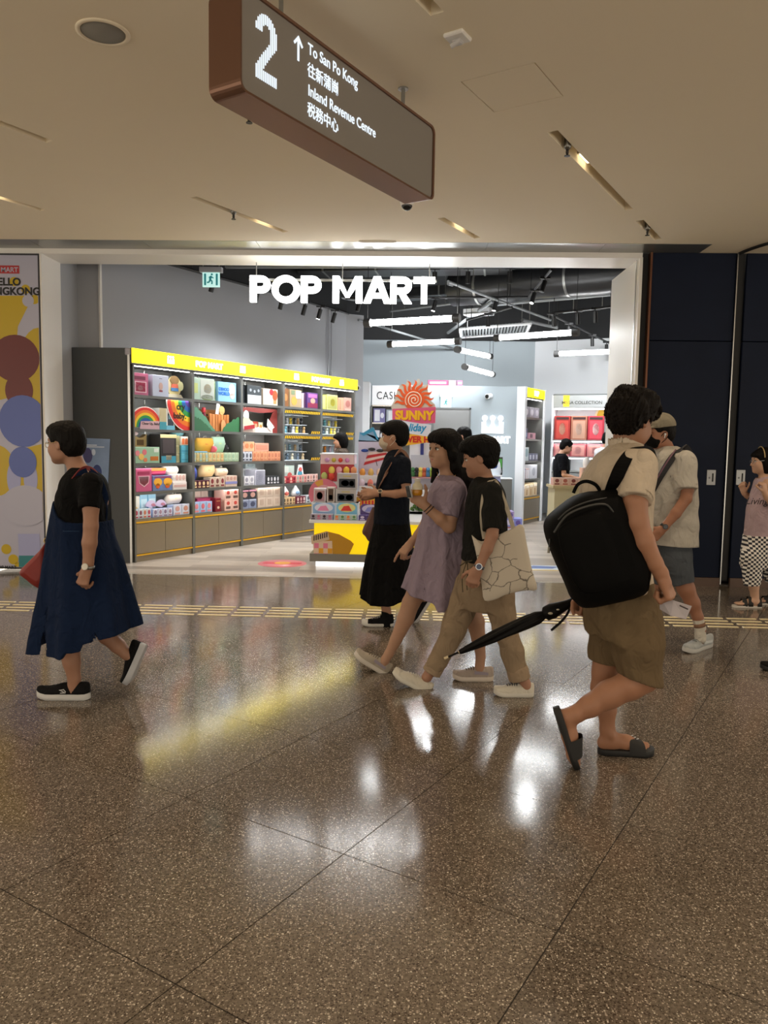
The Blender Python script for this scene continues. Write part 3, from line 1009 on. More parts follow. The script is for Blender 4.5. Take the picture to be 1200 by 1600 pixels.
box_item(t, 0.42, 0.2, 0.20, '9fc4a6', [('o', 0.08, 0.45, 0.24, 0.8, 'e58a92'), ('o', 0.34, 0.5, 0.5, 0.86, 'e07a84'), ('o', 0.2, 0.2, 0.4, 0.6, 'f0c46a'), ('o', 0.38, 0.08, 0.52, 0.34, 'e98a5e'), ('r', 0.64, 0.16, 0.94, 0.42, 'c8742a'), ('r', 0.78, 0.68, 0.95, 0.92, 'dfe6dc')])
for k in range(2):
 MB().card([(0.01 + 0.2 * k, 0.0), (0.19 + 0.2 * k, 0.0), (0.21 + 0.2 * k, 0.36), (0.15 + 0.2 * k, 0.32), (0.10 + 0.2 * k, 0.31), (0.04 + 0.2 * k, 0.33), (0.0 + 0.2 * k, 0.37)], 0.22, 0.29).build('kraft_bag', H('a58a5c'), t)
 MB().card([(0.05 + 0.2 * k, 0.22), (0.16 + 0.2 * k, 0.22), (0.16 + 0.2 * k, 0.29), (0.05 + 0.2 * k, 0.29)], 0.217, 0.22).build('print', H('5c4426'), t)
MB().ball((0.2, 0.25, 0.365), (0.09, 0.05, 0.035)).build('tissue', H('f4d9dc', 0.8), t)
t = goods('acrylic_display_box', 'dark clear fronted display box with blue chequered base', 'box', 0, 2, 0.47, 0.05)
box_item(t, 0.27, 0.2, 0.36, '2c2a2c', [('r', 0.0, 0.88, 1.0, 1.0, 'c9b98a'), ('r', 0.05, 0.0, 0.95, 0.24, '3f97b0'), ('r', 0.34, 0.1, 0.68, 0.26, 'd9c9a4'), ('r', 0.14, 0.34, 0.86, 0.84, '4a4244')])
for k in range(8):
 MB().box(0.02 + 0.03 * k, 0.035 + 0.03 * k, 0.045, 0.0465, 0.012, 0.03).build('check', H('e8eef0'), t)
for k, hx in enumerate(('b9b58e', 'b2b088', 'a8a67e')):
 bx(0, 2, 0.73, 0.84, 0.115, hx, ['olive toned carton at the foot of its stack', 'olive toned carton in the middle of its stack', 'olive toned carton topmost of its stack'][k], [('r', 0.1, 0.2, 0.9, 0.8, '9c9a70')], dz=0.116 * k, d0=0.07, group='stack of olive cartons')
for k, hx in enumerate(('5db4cc', '5ab0ca', 'e9e0d2')):
 bx(0, 2, 0.845, 0.98, 0.112, hx, ['sky blue carton at the foot of its stack', 'sky blue carton in the middle of its stack', 'cream carton with orange arches topping the blue stack'][k], [('r', 0.1, 0.3, 0.9, 0.4, '3d93b4')] if k < 2 else [('a', 0.1, 0.1, 0.46, 0.8, 'e0784a'), ('a', 0.54, 0.1, 0.92, 0.8, 'e0784a')], dz=0.113 * k, d0=0.05)
pouch(0, 2, 0.78, 0.98, 0.07, '5a8a92', 'flat teal soft pouch lying on the sky blue cartons', '7fb0b6', d0=0.1, dz=0.34)
bx(0, 3, 0.03, 0.30, 0.285, 'd0618c', 'pink box with a shield shaped window on the fourth shelf', [('s', 0.14, 0.2, 0.86, 0.68, 'f0c4d2'), ('s', 0.18, 0.24, 0.82, 0.66, '8d3f4c'), ('r', 0.12, 0.74, 0.86, 0.88, 'a83a60')], d0=0.03)
t = goods('trading_card_carton', 'blue and orange carton with yellow prints under a pink bag', 'carton', 0, 3, 0.33, 0.05)
box_item(t, 0.34, 0.2, 0.19, '6f85b4', [('o', 0.05, 0.3, 0.45, 0.85, 'f0b23a'), ('o', 0.52, 0.3, 0.95, 0.85, 'f0b23a'), ('o', 0.14, 0.15, 0.34, 0.5, 'e0602a'), ('o', 0.6, 0.15, 0.82, 0.5, 'e0602a'), ('r', 0.1, 0.82, 0.9, 0.97, '8a4a78')])
MB().box(-0.02, 0.26, 0.03, 0.18, 0.195, 0.275, 0.02).build('pink_bag', H('e0507a', 0.7), t)
MB().box(-0.01, 0.25, 0.024, 0.032, 0.25, 0.285).build('orange_edge', H('f08a4a'), t)
bx(0, 3, 0.68, 0.94, 0.10, 'ece4e0', 'white carton with faint row of prints at the foot of the plush pile', [('r', 0.08, 0.35, 0.92, 0.65, 'd9b2ac')], d0=0.04)
bx(0, 3, 0.66, 0.94, 0.10, 'f0e8e4', 'white carton with pink scallop prints in the plush pile', [('o', 0.28, 0.2, 0.46, 0.9, 'e0b8b0'), ('o', 0.5, 0.2, 0.68, 0.9, 'e0b8b0'), ('o', 0.72, 0.2, 0.9, 0.9, 'e0b8b0')], d0=0.05, dz=0.101)
pouch(0, 3, 0.60, 0.88, 0.10, 'f6f0ea', 'white plush pouch with orange tip on top of its cartons', 'e8703a', d0=0.1, dz=0.203)
rw(0, 4, 0.0, 0.28, 0.125, 4, 'b6cfe0', 'dfe8ee', ['b8405a', '8a4a5e', 'd0785a'], 'pale blue display carton of four small boxes nearest the charcoal end cabinet')
rw(0, 4, 0.31, 0.66, 0.11, 4, 'a9b4dc', 'd5d9ee', ['8a7a9a', 'a88aa0'], 'lilac blue display carton with pale fan tops in the lowest shelf')
rw(0, 4, 0.67, 0.98, 0.145, 2, 'b4c2e0', 'd3d8ea', ['d0a09a', 'c8907e'], 'pale blue display carton of two wide boxes with rainbow prints')
bx(0, 4, 0.0, 0.25, 0.27, 'f2ece0', 'white tall box standing behind the four pack carton', [('o', 0.5, 0.2, 0.9, 0.5, 'f0c66a')], d0=0.2, d=0.12)
bx(0, 4, 0.26, 0.54, 0.285, '9fd0e8', 'sky blue tall box standing behind the fan tops', [('r', 0.46, 0.05, 0.5, 0.98, '5aa0c8'), ('r', 0.06, 0.3, 0.42, 0.8, 'd4ecf4'), ('r', 0.56, 0.3, 0.94, 0.8, 'd4ecf4')], d0=0.21, d=0.12)
pcs = []
for cx in (0.10, 0.26):
 pcs += [('fan', arc_band(cx, 0.0, 0.0, 0.10, 20, 160), 'c3b4cc', 0.02), ('fan', arc_band(cx + 0.03, 0.02, 0.0, 0.04, 0, 150), 'b0707e', 0.014)]
cut(0, 4, 0.28, pcs, 'pair of lilac fan shaped cards above the lilac display carton', d0=0.12, dz=0.112)
pouch(0, 4, 0.64, 0.92, 0.12, 'dccfc4', 'beige folded plush with yellow patch above the rainbow print carton', 'f0dc6a', d0=0.1, dz=0.15, lean=0.03)

# ---- second bay
t = goods('clear_box', 'clear green tinted box with leafy base on the top shelf', 'box', 1, 0, 0.02, 0.06)
box_item(t, 0.42, 0.2, 0.29, 'a9bfae', [('r', 0.36, 0.05, 0.98, 0.95, 'b8beb4'), ('o', 0.5, 0.3, 0.86, 0.75, 'c9b58a'), ('o', 0.38, 0.0, 0.96, 0.26, '6f8a3c'), ('r', 0.05, 0.3, 0.25, 0.75, 'b8c27a')])
t = bx(1, 0, 0.55, 0.94, 0.27, '8fc1e8', 'sky blue box with darker blue lettering on the top shelf', [('o', 0.58, 0.3, 0.92, 0.95, 'dfe6f0'), ('o', 0.64, 0.16, 0.9, 0.5, 'e8cfc0')], d0=0.05)
text('lettering', 'DIMOO\nWORLD', 0.06, 0.002, H('2f74c8'), t, (0.115, -0.003, 0.15), bold=0.003)
bx(1, 0, 0.47, 0.54, 0.27, 'cfe0b8', 'narrow pale green box side beside the sky blue box', [('r', 0.2, 0.1, 0.8, 0.9, 'b4d08e')], d0=0.09)


def ragged(x0, x1, zf, amp=0.012, n=26, seed=1):
 r = random.Random(seed)
 top = [(x0 + (x1 - x0) * k / n, max(0.01, zf(k / n) + r.uniform(-amp, amp))) for k in range(n + 1)]
 return [(x1, 0.0), (x0, 0.0)][::-1] + top[::-1]


cut(1, 1, 0.0, [('hill', ragged(0.0, 0.42, lambda q: 0.33 - 0.33 * q ** 1.4, seed=2), '5f9678', 0.012), ('hill', ragged(0.0, 0.36, lambda q: 0.19 - 0.19 * q ** 1.5, seed=3), '3f7050', 0.004), ('hill', ragged(0.56, 0.90, lambda q: 0.02 + 0.19 * q ** 0.6, seed=4), '3f7a50', 0.004), ('hill', ragged(0.54, 0.72, lambda q: 0.16 * math.sin(math.pi * min(1, q + 0.25)), seed=5), 'd9a06a', 0.016)], 'green forest card cutout running along the second shelf', d0=0.02)
t = goods('wooden_crate', 'orange wooden crate box behind the forest cutout', 'crate', 1, 1, 0.38, 0.06)
for k in range(7):
 MB().box(0.055 * k, 0.055 * k + 0.05, 0, 0.015, 0.0, 0.235 - 0.006 * (k % 2), 0.003).build('plank', H(['c97f45', 'd08a4e', 'bf7840'][k % 3]), t)
MB().box(0, 0.38, 0.015, 0.2, 0, 0.20).build('crate_body', H('a8683a'), t)
MB().card(disc(0.27, 0.12, 0.05, 0.05), -0.003, 0.0).build('stamp', H('b0582e'), t)
bx(1, 1, 0.46, 0.90, 0.30, 'c98a4e', 'wide orange kraft box behind the wooden crate', [('r', 0.08, 0.6, 0.3, 0.8, '6a4a2a'), ('r', 0.7, 0.6, 0.92, 0.8, '6a4a2a')], d0=0.28, d=0.06)
cut(1, 1, 0.54, [('card', [(0.0, 0.0), (0.06, -0.005), (0.10, 0.17), (0.04, 0.19)], 'ececf0', 0.0), ('card', disc(0.13, 0.09, 0.055, 0.06), 'e8c07a', -0.006)], 'white tilted card with cream puff print stuck in the crate', d0=0.1, dz=0.2)
t = goods('bottle', 'maroon bottle with red cap beside the wooden crate', 'bottle', 1, 1, 0.28, 0.12)
MB().lathe([(0.035, 0), (0.04, 0.02), (0.04, 0.15), (0.025, 0.21), (0.02, 0.25)], (0.04, 0, 0), 16).build('body', H('7e2c3c', 0.25), t)
MB().lathe([(0.026, 0.25), (0.026, 0.31), (0.02, 0.315)], (0.04, 0, 0), 14).build('cap', H('c23038'), t)
rw(1, 2, 0.0, 0.30, 0.13, 5, 'd6c88e', 'cfc79a', ['9ac0c0', 'c8b070'], 'yellow green display carton topped by a sky blue strip')
rw(1, 2, 0.31, 0.64, 0.13, 4, 'ddcf92', 'd9cf9c', ['e0b878', 'd8a870'], 'yellow display carton of four boxes under the orange cushion')
rw(1, 2, 0.65, 0.98, 0.13, 4, 'b9c79c', 'bcd0b4', ['9ab89a', 'a8c0a0'], 'pale green display carton of four boxes under the mint cushion')
box_item(goods('flat_box', 'thin sky blue flat box lying on the yellow green carton', 'box', 1, 2, 0.0, 0.03, 0.131), 0.27, 0.12, 0.015, '63b0d8')
pouch(1, 2, 0.18, 0.54, 0.19, 'd9a640', 'golden orange puffed cushion pouch on the third shelf', 'c86a34', d0=0.12, dz=0.135, lean=0.03)
pouch(1, 2, 0.52, 0.80, 0.21, 'a9cdb8', 'mint green puffed cushion pouch on the third shelf', 'd6e07a', d0=0.12, dz=0.135, lean=0.02)
pouch(1, 2, 0.0, 0.10, 0.21, '86c0dc', 'slim blue pouch with yellow top next to the bay side', 'f0cc4a', d0=0.08, dz=0.148)
pouch(1, 2, 0.49, 0.55, 0.08, 'e0708a', 'tiny pink pouch wedged between two cushions', 'f2b0bc', d0=0.06, dz=0.135)
pouch(1, 2, 0.78, 0.86, 0.10, '2c2c30', 'tiny black pouch at the edge of the mint cushion', 'e8e8ec', d0=0.1, dz=0.135)
rw(1, 3, 0.0, 0.33, 0.11, 4, '4a2030', '5c2638', ['f0d8a0', 'e8c898'], 'dark maroon display carton of four boxes with cream prints')
rw(1, 3, 0.34, 0.66, 0.145, 3, 'd9cbb8', 'd6c2b0', ['8a3a3e', '7a4a44'], 'beige display carton of three boxes with dark red prints')
bx(1, 3, 0.68, 0.94, 0.155, 'd9bfae', 'beige carton with a lilac ribbon band', [('r', 0.0, 0.25, 1.0, 0.48, '8e8fc4'), ('o', 0.1, 0.6, 0.3, 0.92, 'c89a8c'), ('o', 0.4, 0.6, 0.6, 0.92, 'c89a8c'), ('o', 0.7, 0.6, 0.9, 0.92, 'c89a8c')], d0=0.03)
pouch(1, 3, 0.0, 0.13, 0.17, '3a4a9a', 'indigo pouch with pink bobble on the maroon carton', '9a5ac0', d0=0.06, dz=0.112)
pouch(1, 3, 0.26, 0.56, 0.16, 'e6c896', 'cream and orange plush bag above the beige carton', 'd8924e', d0=0.12, dz=0.147, lean=0.04)
pouch(1, 3, 0.60, 0.85, 0.10, 'ecd8c0', 'small cream pouch with red print above the ribbon carton', 'c86a5a', d0=0.1, dz=0.158)
rw(1, 4, 0.0, 0.38, 0.155, 3, '8fb4e0', 'a6c2e6', ['e08a94', 'd8707e'], 'blue display carton of three boxes with pink round prints')
bx(1, 4, 0.0, 0.14, 0.29, 'b8d4ee', 'pale blue box standing behind the blue three pack', [('r', 0.1, 0.5, 0.9, 0.9, 'd8b8e0')], d0=0.2, d=0.12)
bx(1, 4, 0.22, 0.56, 0.19, '9a2c50', 'crimson carton lying behind the blue three pack', [('r', 0.05, 0.7, 0.95, 0.9, 'c04a70')], d0=0.16, d=0.14)
bx(1, 4, 0.46, 0.58, 0.19, '7e1a26', 'deep red narrow box with small cream print', [('o', 0.3, 0.2, 0.7, 0.4, 'e8c8b0'), ('r', 0.2, 0.75, 0.8, 0.8, 'c08a5a')], d0=0.03, d=0.1)
bx(1, 4, 0.30, 0.62, 0.30, 'ecd9cc', 'cream tall box with a vertical seam behind the deep red box', [('r', 0.5, 0.0, 0.53, 1.0, 'c9ae9c')], d0=0.31, d=0.05)
for k in range(2):
 for q in range(2):
  bx(1, 4, 0.66 + 0.165 * k, 0.82 + 0.165 * k, 0.146, 'e9c0b2', ['salmon pink box with red emblem in the lower row beside the deep red box', 'salmon pink box with red emblem in the upper row beside the cream box'][q], [('o', 0.3, 0.55, 0.7, 0.9, 'c8473e'), ('r', 0.2, 0.32, 0.8, 0.40, '3a2a2a'), ('r', 0.2, 0.2, 0.8, 0.28, '3a2a2a')], d0=0.03, dz=0.147 * q, group='four salmon boxes on the lowest shelf')

# ---- third bay
bx(2, 0, 0.02, 0.14, 0.24, '22262a', 'black narrow box side beside the black and white box', [('r', 0.3, 0.2, 0.5, 0.8, '4a4e52')], d0=0.08)
bx(2, 0, 0.15, 0.48, 0.265, '3c4246', 'black box with a white mountain shaped lower half', [('r', 0.02, 0.0, 0.98, 0.48, 'c9d0d8'), ('o', 0.16, 0.66, 0.3, 0.82, '9aa0a6'), ('o', 0.44, 0.6, 0.58, 0.76, '9aa0a6'), ('o', 0.72, 0.66, 0.86, 0.82, '9aa0a6')], d0=0.04)
t = bx(2, 0, 0.54, 0.90, 0.24, 'e6d2bc', 'cream box with a red balloon and brown patch on the top shelf', [('o', 0.62, 0.3, 0.98, 0.95, 'a85632'), ('o', 0.42, 0.62, 0.7, 1.0, 'd8303a'), ('r', 0.7, 0.1, 0.9, 0.34, 'd8945e')], d0=0.04)
cut(2, 1, 0.0, [('valley', [(0, 0), (0.90, 0), (0.90, 0.35), (0.86, 0.34), (0.78, 0.30), (0.72, 0.20), (0.70, 0.06), (0.62, 0.02), (0.30, 0.02), (0.16, 0.10), (0.08, 0.26), (0.16, 0.31), (0.50, 0.29), (0.78, 0.31), (0.90, 0.36), (0, 0.36)], '96403c', 0.012)], 'dark red paper valley backdrop framing the second shelf', d0=0.10)
cut(2, 1, 0.0, [('drift', ragged(0.0, 0.62, lambda q: 0.12 - 0.11 * q, seed=8), 'e6cfc4', 0.006), ('drift', ragged(0.02, 0.34, lambda q: 0.21 * math.sin(math.pi * (0.3 + 0.6 * q)), seed=9), 'e0d2b0', 0.012), ('drift', ragged(0.30, 0.70, lambda q: 0.075, seed=10), 'e8d6d0', 0.0)], 'pale pink paper drifts in front of the red valley', d0=0.04)
t = cut(2, 1, 0.06, [('tag', [(0, 0), (0.22, 0.03), (0.22, 0.085), (0, 0.055)], 'b0303a', 0.0)], 'small red ribbon tag with pale lettering on the pink drifts', d0=0.02, dz=0.03)
cut(2, 1, 0.62, [('boat', [(0.0, 0.05), (0.18, 0.02), (0.09, -0.04), (0.03, 0.0)], 'f2f2ee', 0.0), ('sail', [(0.0, 0.05), (0.02, 0.14), (0.16, 0.03)], 'e8ecec', -0.004)], 'white folded paper boat on the red valley', d0=0.03, dz=0.07)
cut(2, 1, 0.05, [('balloon', disc(0.09, 0.24, 0.06, 0.075), 'ece8e4', 0.0), ('string', [(0.088, 0.08), (0.092, 0.08), (0.092, 0.17), (0.088, 0.17)], 'd8d0c8', 0.002)], 'round white balloon card on the second shelf', d0=0.06)
bx(2, 1, 0.34, 0.46, 0.16, 'a83a28', 'brick red small box standing in the pink drifts', [('r', 0.2, 0.5, 0.8, 0.8, 'd8a07a')], d0=0.08, d=0.08)
bx(2, 1, 0.48, 0.58, 0.15, 'd8cfa8', 'pale yellow small box with orange print in the drifts', [('o', 0.2, 0.4, 0.8, 0.8, 'd08a4a'), ('r', 0.2, 0.1, 0.8, 0.3, '7aa07a')], d0=0.08, d=0.08)
rw(2, 2, 0.0, 0.25, 0.14, 3, 'c8ccd8', 'd0d4de', ['4a4e5a', '5a5e6a'], 'grey white display carton of three boxes with dark figures')
rw(2, 2, 0.27, 0.62, 0.145, 4, 'e0a078', 'e2a47e', ['c87a58', 'd08a66'], 'peach display carton of four boxes on the third shelf')
rw(2, 2, 0.64, 0.97, 0.145, 4, 'dca07c', 'de9c78', ['b87058', 'c88060'], 'peach display carton beside the bay side panel')
bx(2, 2, 0.0, 0.12, 0.12, 'e6b096', 'small peach carton stacked over the grey white carton', [('r', 0.2, 0.3, 0.8, 0.7, 'd08e72')], dz=0.142, d0=0.06, d=0.1)
bx(2, 2, 0.10, 0.34, 0.14, 'eab088', 'bright peach carton bridging two lower cartons', [('o', 0.1, 0.3, 0.45, 0.8, 'd8845a'), ('o', 0.55, 0.3, 0.9, 0.8, 'd8845a')], dz=0.147, d0=0.06, d=0.1)
bx(2, 2, 0.36, 0.70, 0.12, 'd8a08a', 'dusty peach carton lying across the display cartons', [('r', 0.1, 0.25, 0.9, 0.75, 'c88a74')], dz=0.147, d0=0.06, d=0.1)
bx(2, 3, 0.0, 0.28, 0.25, 'e6eaf0', 'white tall box leaning at the left of the white goods', [('o', 0.4, 0.1, 0.8, 0.4, 'd8c8cc')], d0=0.22, d=0.1)
rw(2, 3, 0.06, 0.30, 0.14, 2, 'd4d4dc', 'e2e2e8', ['9a9aa8', 'a8a8b4'], 'white display carton of two boxes with grey prints')
bx(2, 3, 0.36, 0.60, 0.22, 'cfd0de', 'pale lavender box with a thin dark frame print', [('r', 0.06, 0.05, 0.94, 0.95, '9a9bb0'), ('r', 0.09, 0.07, 0.91, 0.93, 'd6d7e4'), ('o', 0.25, 0.3, 0.75, 0.75, 'b0b0c4')], d0=0.05)
bx(2, 3, 0.20, 0.66, 0.235, 'e2e8ec', 'wide white box standing behind the lavender box', [('r', 0.3, 0.1, 0.32, 0.9, 'c4ccd2')], d0=0.26, d=0.08)
rw(2, 3, 0.62, 0.94, 0.13, 4, '4a4c50', '34363a', ['e8e8ec', 'c8c8cc'], 'black and white display carton of four boxes')
bx(2, 3, 0.40, 0.64, 0.10, 'b8c8c8', 'grey green printed pouch box on top of the white box', [('o', 0.2, 0.2, 0.8, 0.8, '8fa0a4')], d0=0.27, d=0.07, dz=0.236)
for k in range(2):
 for q in range(2):
  bx(2, 4, 0.0 + 0.19 * k, 0.18 + 0.19 * k, 0.135, ['8892b0', '3a3a40'][q], ['blue grey small box with silver print in the lower pair', 'black small box with pink cap band in the upper pair'][q], [('o', 0.2, 0.2, 0.8, 0.75, ['4a5068', 'c89a90'][q]), ('r', 0.05, 0.85, 0.95, 0.97, ['b8c0d4', 'd88aa0'][q])], d0=0.04, d=0.14, dz=0.136 * q, group='small boxes of the lowest shelf, third bay, %s' % ('lower' if q == 0 else 'upper'))
for k in range(3):
 for q in range(2):
  bx(2, 4, 0.41 + 0.195 * k, 0.595 + 0.195 * k, 0.148 if q == 0 else 0.138, 'c9b6a6', ['plain taupe square box in the lower row of its stack', 'plain taupe square box in the upper row of its stack'][q], [('r', 0.3, 0.25, 0.75, 0.8, 'b8a292')], d0=0.04, d=0.16, dz=0.149 * q, group='taupe boxes stacked two high')
bx(2, 4, 0.1, 0.40, 0.28, 'e6e2de', 'off white backing box behind the black small boxes', [('r', 0.4, 0.1, 0.6, 0.9, '7a7a80')], d0=0.28, d=0.05)

# ---- fourth and fifth bay
def hazard(i, lv, f0, f1, z, label):
 t = goods('hazard_stripe', label, 'strip', i, lv, f0, 0.0, z)
 w = (f1 - f0) * BW
 MB().box(0, w, 0.0, 0.004, 0, 0.05).build('backing', H('26241f'), t)
 n = max(2, int(w / 0.042))
 for k in range(n):
  x0 = w * k / n
  MB().card([(x0, 0.004), (x0 + w / n * 0.55, 0.004), (x0 + w / n * 0.98, 0.046), (x0 + w / n * 0.43, 0.046)], -0.002, 0.0).build('stripe', H('e8b81c'), t)


for i in (3, 4):
 wh = ['fourth', 'fifth'][i - 3]
 hazard(i, 1, 0.0, 0.98, 0.31, 'yellow black hazard strip under the top shelf of the %s bay' % wh)
 hazard(i, 2, 0.0, 0.98, 0.34, 'yellow black hazard strip under the second shelf of the %s bay' % wh)
 hazard(i, 1, 0.72, 0.98, 0.0, 'short yellow black hazard strip on the second shelf of the %s bay' % wh)
 hazard(i, 2, 0.72, 0.98, 0.0, 'short yellow black hazard strip on the third shelf of the %s bay' % wh)
bx(3, 0, 0.02, 0.18, 0.28, '8a5a34', 'brown narrow box on the top shelf of the fourth bay', [('o', 0.2, 0.3, 0.8, 0.7, 'b8844e')], d0=0.06)
bx(3, 0, 0.19, 0.50, 0.27, 'b09a78', 'clear fronted box with golden contents on the fourth bay top shelf', [('o', 0.1, 0.1, 0.6, 0.6, 'c8a04a'), ('r', 0.5, 0.5, 0.95, 0.95, 'c8b8c0'), ('r', 0.1, 0.7, 0.4, 0.95, '7a8a6a')], d0=0.04)
bx(3, 0, 0.53, 0.62, 0.23, 'd8c8d8', 'slim white violet box between golden and purple boxes', [('r', 0.5, 0.0, 1.0, 1.0, '4a2a4a')], d0=0.05)
bx(3, 0, 0.66, 0.97, 0.25, '5a3a78', 'purple box with an orange and white sunset print', [('r', 0.05, 0.05, 0.95, 0.35, '8a2a4a'), ('o', 0.3, 0.3, 0.72, 0.66, 'e8a08a'), ('r', 0.1, 0.68, 0.9, 0.92, 'b86aa8')], d0=0.04)
bx(4, 0, 0.02, 0.18, 0.24, 'c8cc6a', 'lime narrow box on the top shelf of the fifth bay', [('r', 0.2, 0.1, 0.8, 0.9, 'd8dc8a')], d0=0.05)
bx(4, 0, 0.19, 0.52, 0.25, 'd6d48a', 'lime and yellow window box on the fifth bay top shelf', [('r', 0.08, 0.1, 0.92, 0.9, 'b8b86a'), ('o', 0.3, 0.25, 0.75, 0.75, 'e8dc4a')], d0=0.04)
bx(4, 0, 0.56, 0.72, 0.22, 'e0b090', 'plain peach narrow box on the fifth bay top shelf', [('r', 0.2, 0.1, 0.4, 0.9, 'd09a78')], d0=0.05)
bx(4, 0, 0.72, 0.96, 0.23, 'd8a898', 'dusty pink printed box at the column end of the top shelf', [('o', 0.2, 0.3, 0.8, 0.8, 'c07a70'), ('r', 0.1, 0.05, 0.9, 0.2, 'e8c8b8')], d0=0.04)


def clearcase(i, lv, f0, f1, h, base, pegs, label, d0=0.04):
 """clear plastic case with coloured pegs standing inside"""
 t = goods('clear_case', label, 'case', i, lv, f0, d0)
 w = (f1 - f0) * BW
 MB().box(0, w, 0, 0.2, 0, 0.012).build('base', H(base), t)
 MB().box(0, w, 0.19, 0.2, 0.012, h).build('back', H('b8c4cc'), t)
 MB().box(0, w, 0.0, 0.2, h, h + 0.008).build('lid', H('c9d2d8'), t)
 r = random.Random(int(f0 * 100) + i * 7 + lv)
 n = len(pegs)
 for row in range(2):
  for k in range(n):
   x = w * (k + 0.5) / n
   z = 0.012 + row * h * 0.48
   MB().lathe([(0.02, 0), (0.026, 0.01), (0.02, 0.05), (0.012, 0.06)], (x, 0.06 + 0.05 * row, z), 10).ball((x, 0.06 + 0.05 * row, z + 0.08), 0.026, 10, 6).build('trinket', H(pegs[(k + row) % n]), t)
 for row in (1,):
  MB().box(0.004, w - 0.004, 0.03, 0.19, h * 0.48, h * 0.48 + 0.008).build('tier', H('cfd8de'), t)


clearcase(3, 1, 0.0, 0.20, 0.27, 'd8e4ea', ['3a4a5a', '6aa0b0'], 'clear case of blue and dark trinkets on the fourth bay second shelf')
clearcase(3, 1, 0.21, 0.70, 0.28, 'e6ecee', ['2f3134', 'd8d8dc', 'e8c84a', '3a3c40', 'c8a06a'], 'wide clear case of black white and yellow trinkets')
clearcase(3, 2, 0.0, 0.40, 0.30, 'd0dce2', ['8ab0c0', '5a6a78', 'd8d0b8'], 'clear case of silver blue trinkets on the fourth bay third shelf')
clearcase(3, 2, 0.41, 0.70, 0.28, 'd0d8de', ['6a7a8a', 'c8b08a'], 'clear case of grey and tan trinkets beside the hazard strip')
clearcase(4, 1, 0.02, 0.34, 0.28, 'd8e8ea', ['7ac0c8', '4a5a68', 'd8e0d0'], 'clear case of turquoise trinkets on the fifth bay second shelf')
clearcase(4, 1, 0.36, 0.68, 0.26, 'e8e8dc', ['e8d04a', 'f0e08a', '8a8a8e'], 'clear case of yellow trinkets on the fifth bay second shelf')
clearcase(4, 2, 0.02, 0.36, 0.24, 'f0e0cc', ['f09a3a', 'e8784a', 'f0c07a'], 'clear case of orange trinkets on the fifth bay third shelf')
clearcase(4, 2, 0.38, 0.70, 0.24, 'ece4e0', ['d8b8b0', 'b8a8b8'], 'clear case of pale pink trinkets behind the shopper with the bob')
bx(3, 3, 0.16, 0.48, 0.27, 'bcd8d0', 'mint clear box with red print on the fourth shelf', [('o', 0.4, 0.2, 0.8, 0.6, 'e0706a'), ('r', 0.06, 0.6, 0.5, 0.94, 'd6e8e2')], d0=0.16)
cut(3, 3, 0.50, [('card', [(0, 0), (0.18, 0.0), (0.2, 0.12), (0.16, 0.28), (0.06, 0.28), (0.02, 0.14)], 'dfe8ea', 0.0), ('card', disc(0.1, 0.12, 0.06, 0.07), '4aa6c4', -0.006), ('card', disc(0.11, 0.2, 0.04, 0.04), 'e8706a', -0.006)], 'white and blue wavy card standee on the fourth shelf', d0=0.14)
rw(3, 3, 0.0, 0.34, 0.11, 4, 'b83a44', 'c04a50', ['f0c8b8', '7a2030'], 'red display carton of four boxes on the fourth bay')
rw(3, 3, 0.36, 0.64, 0.12, 4, 'e0a8a0', 'e6b0a8', ['8ab0a0', 'b86a6a'], 'pink display carton of four boxes on the fourth bay')
rw(3, 3, 0.65, 0.97, 0.13, 4, 'e0bcb4', 'e4c2ba', ['7a5a5a', 'c88a80'], 'pale pink display carton by the fifth bay')
rw(3, 4, 0.0, 0.33, 0.12, 4, 'd8b88a', 'e0c49a', ['5a4a3a', '8a6a4a'], 'tan display carton of four boxes on the lowest shelf')
rw(3, 4, 0.36, 0.62, 0.12, 3, '6a2c38', '743040', ['e8d0c8', 'd8b0a8'], 'wine red display carton of three boxes on the lowest shelf')
rw(3, 4, 0.64, 0.96, 0.13, 3, 'c4ccd4', 'd4dae0', ['5a626c', '8a929c'], 'silver grey display carton on the lowest shelf')
for k, (f0, c1, c2, lab) in enumerate(((0.08, 'e8d8d4', 'c86a64', 'white plush bag with red patch and pointed top'), (0.38, 'e4e8ee', '8ab0d4', 'white plush bag with blue patch and pointed top'))):
 t = goods('plush_bag', lab, 'plush', 3, 4, f0, 0.08, 0.122)
 MB().rings([[(0.11 + r_ * math.cos(a), 0.07 + 0.5 * r_ * math.sin(a), z) for a in [2 * math.pi * q / 14 for q in range(14)]] for r_, z in ((0.08, 0), (0.10, 0.03), (0.09, 0.08), (0.05, 0.12), (0.02, 0.16), (0.004, 0.18))]).build('cover', H(c1, 0.8), t)
 MB().ball((0.11, 0.02, 0.05), (0.05, 0.02, 0.03)).build('patch', H(c2, 0.8), t)
rw(4, 3, 0.0, 0.4, 0.12, 4, 'd0c8c0', 'dcd4cc', ['8a7a70', 'b09a8a'], 'stone grey display carton half hidden by the island display')
rw(4, 3, 0.5, 0.95, 0.12, 4, 'b8c8d4', 'c4d2dc', ['7a8a9a', '9aa8b4'], 'steel blue display carton half hidden by the island display')
rw(4, 4, 0.1, 0.6, 0.12, 4, 'd8c4a8', 'e0d0b8', ['9a8060', 'b09a78'], 'sand coloured display carton behind the yellow island')

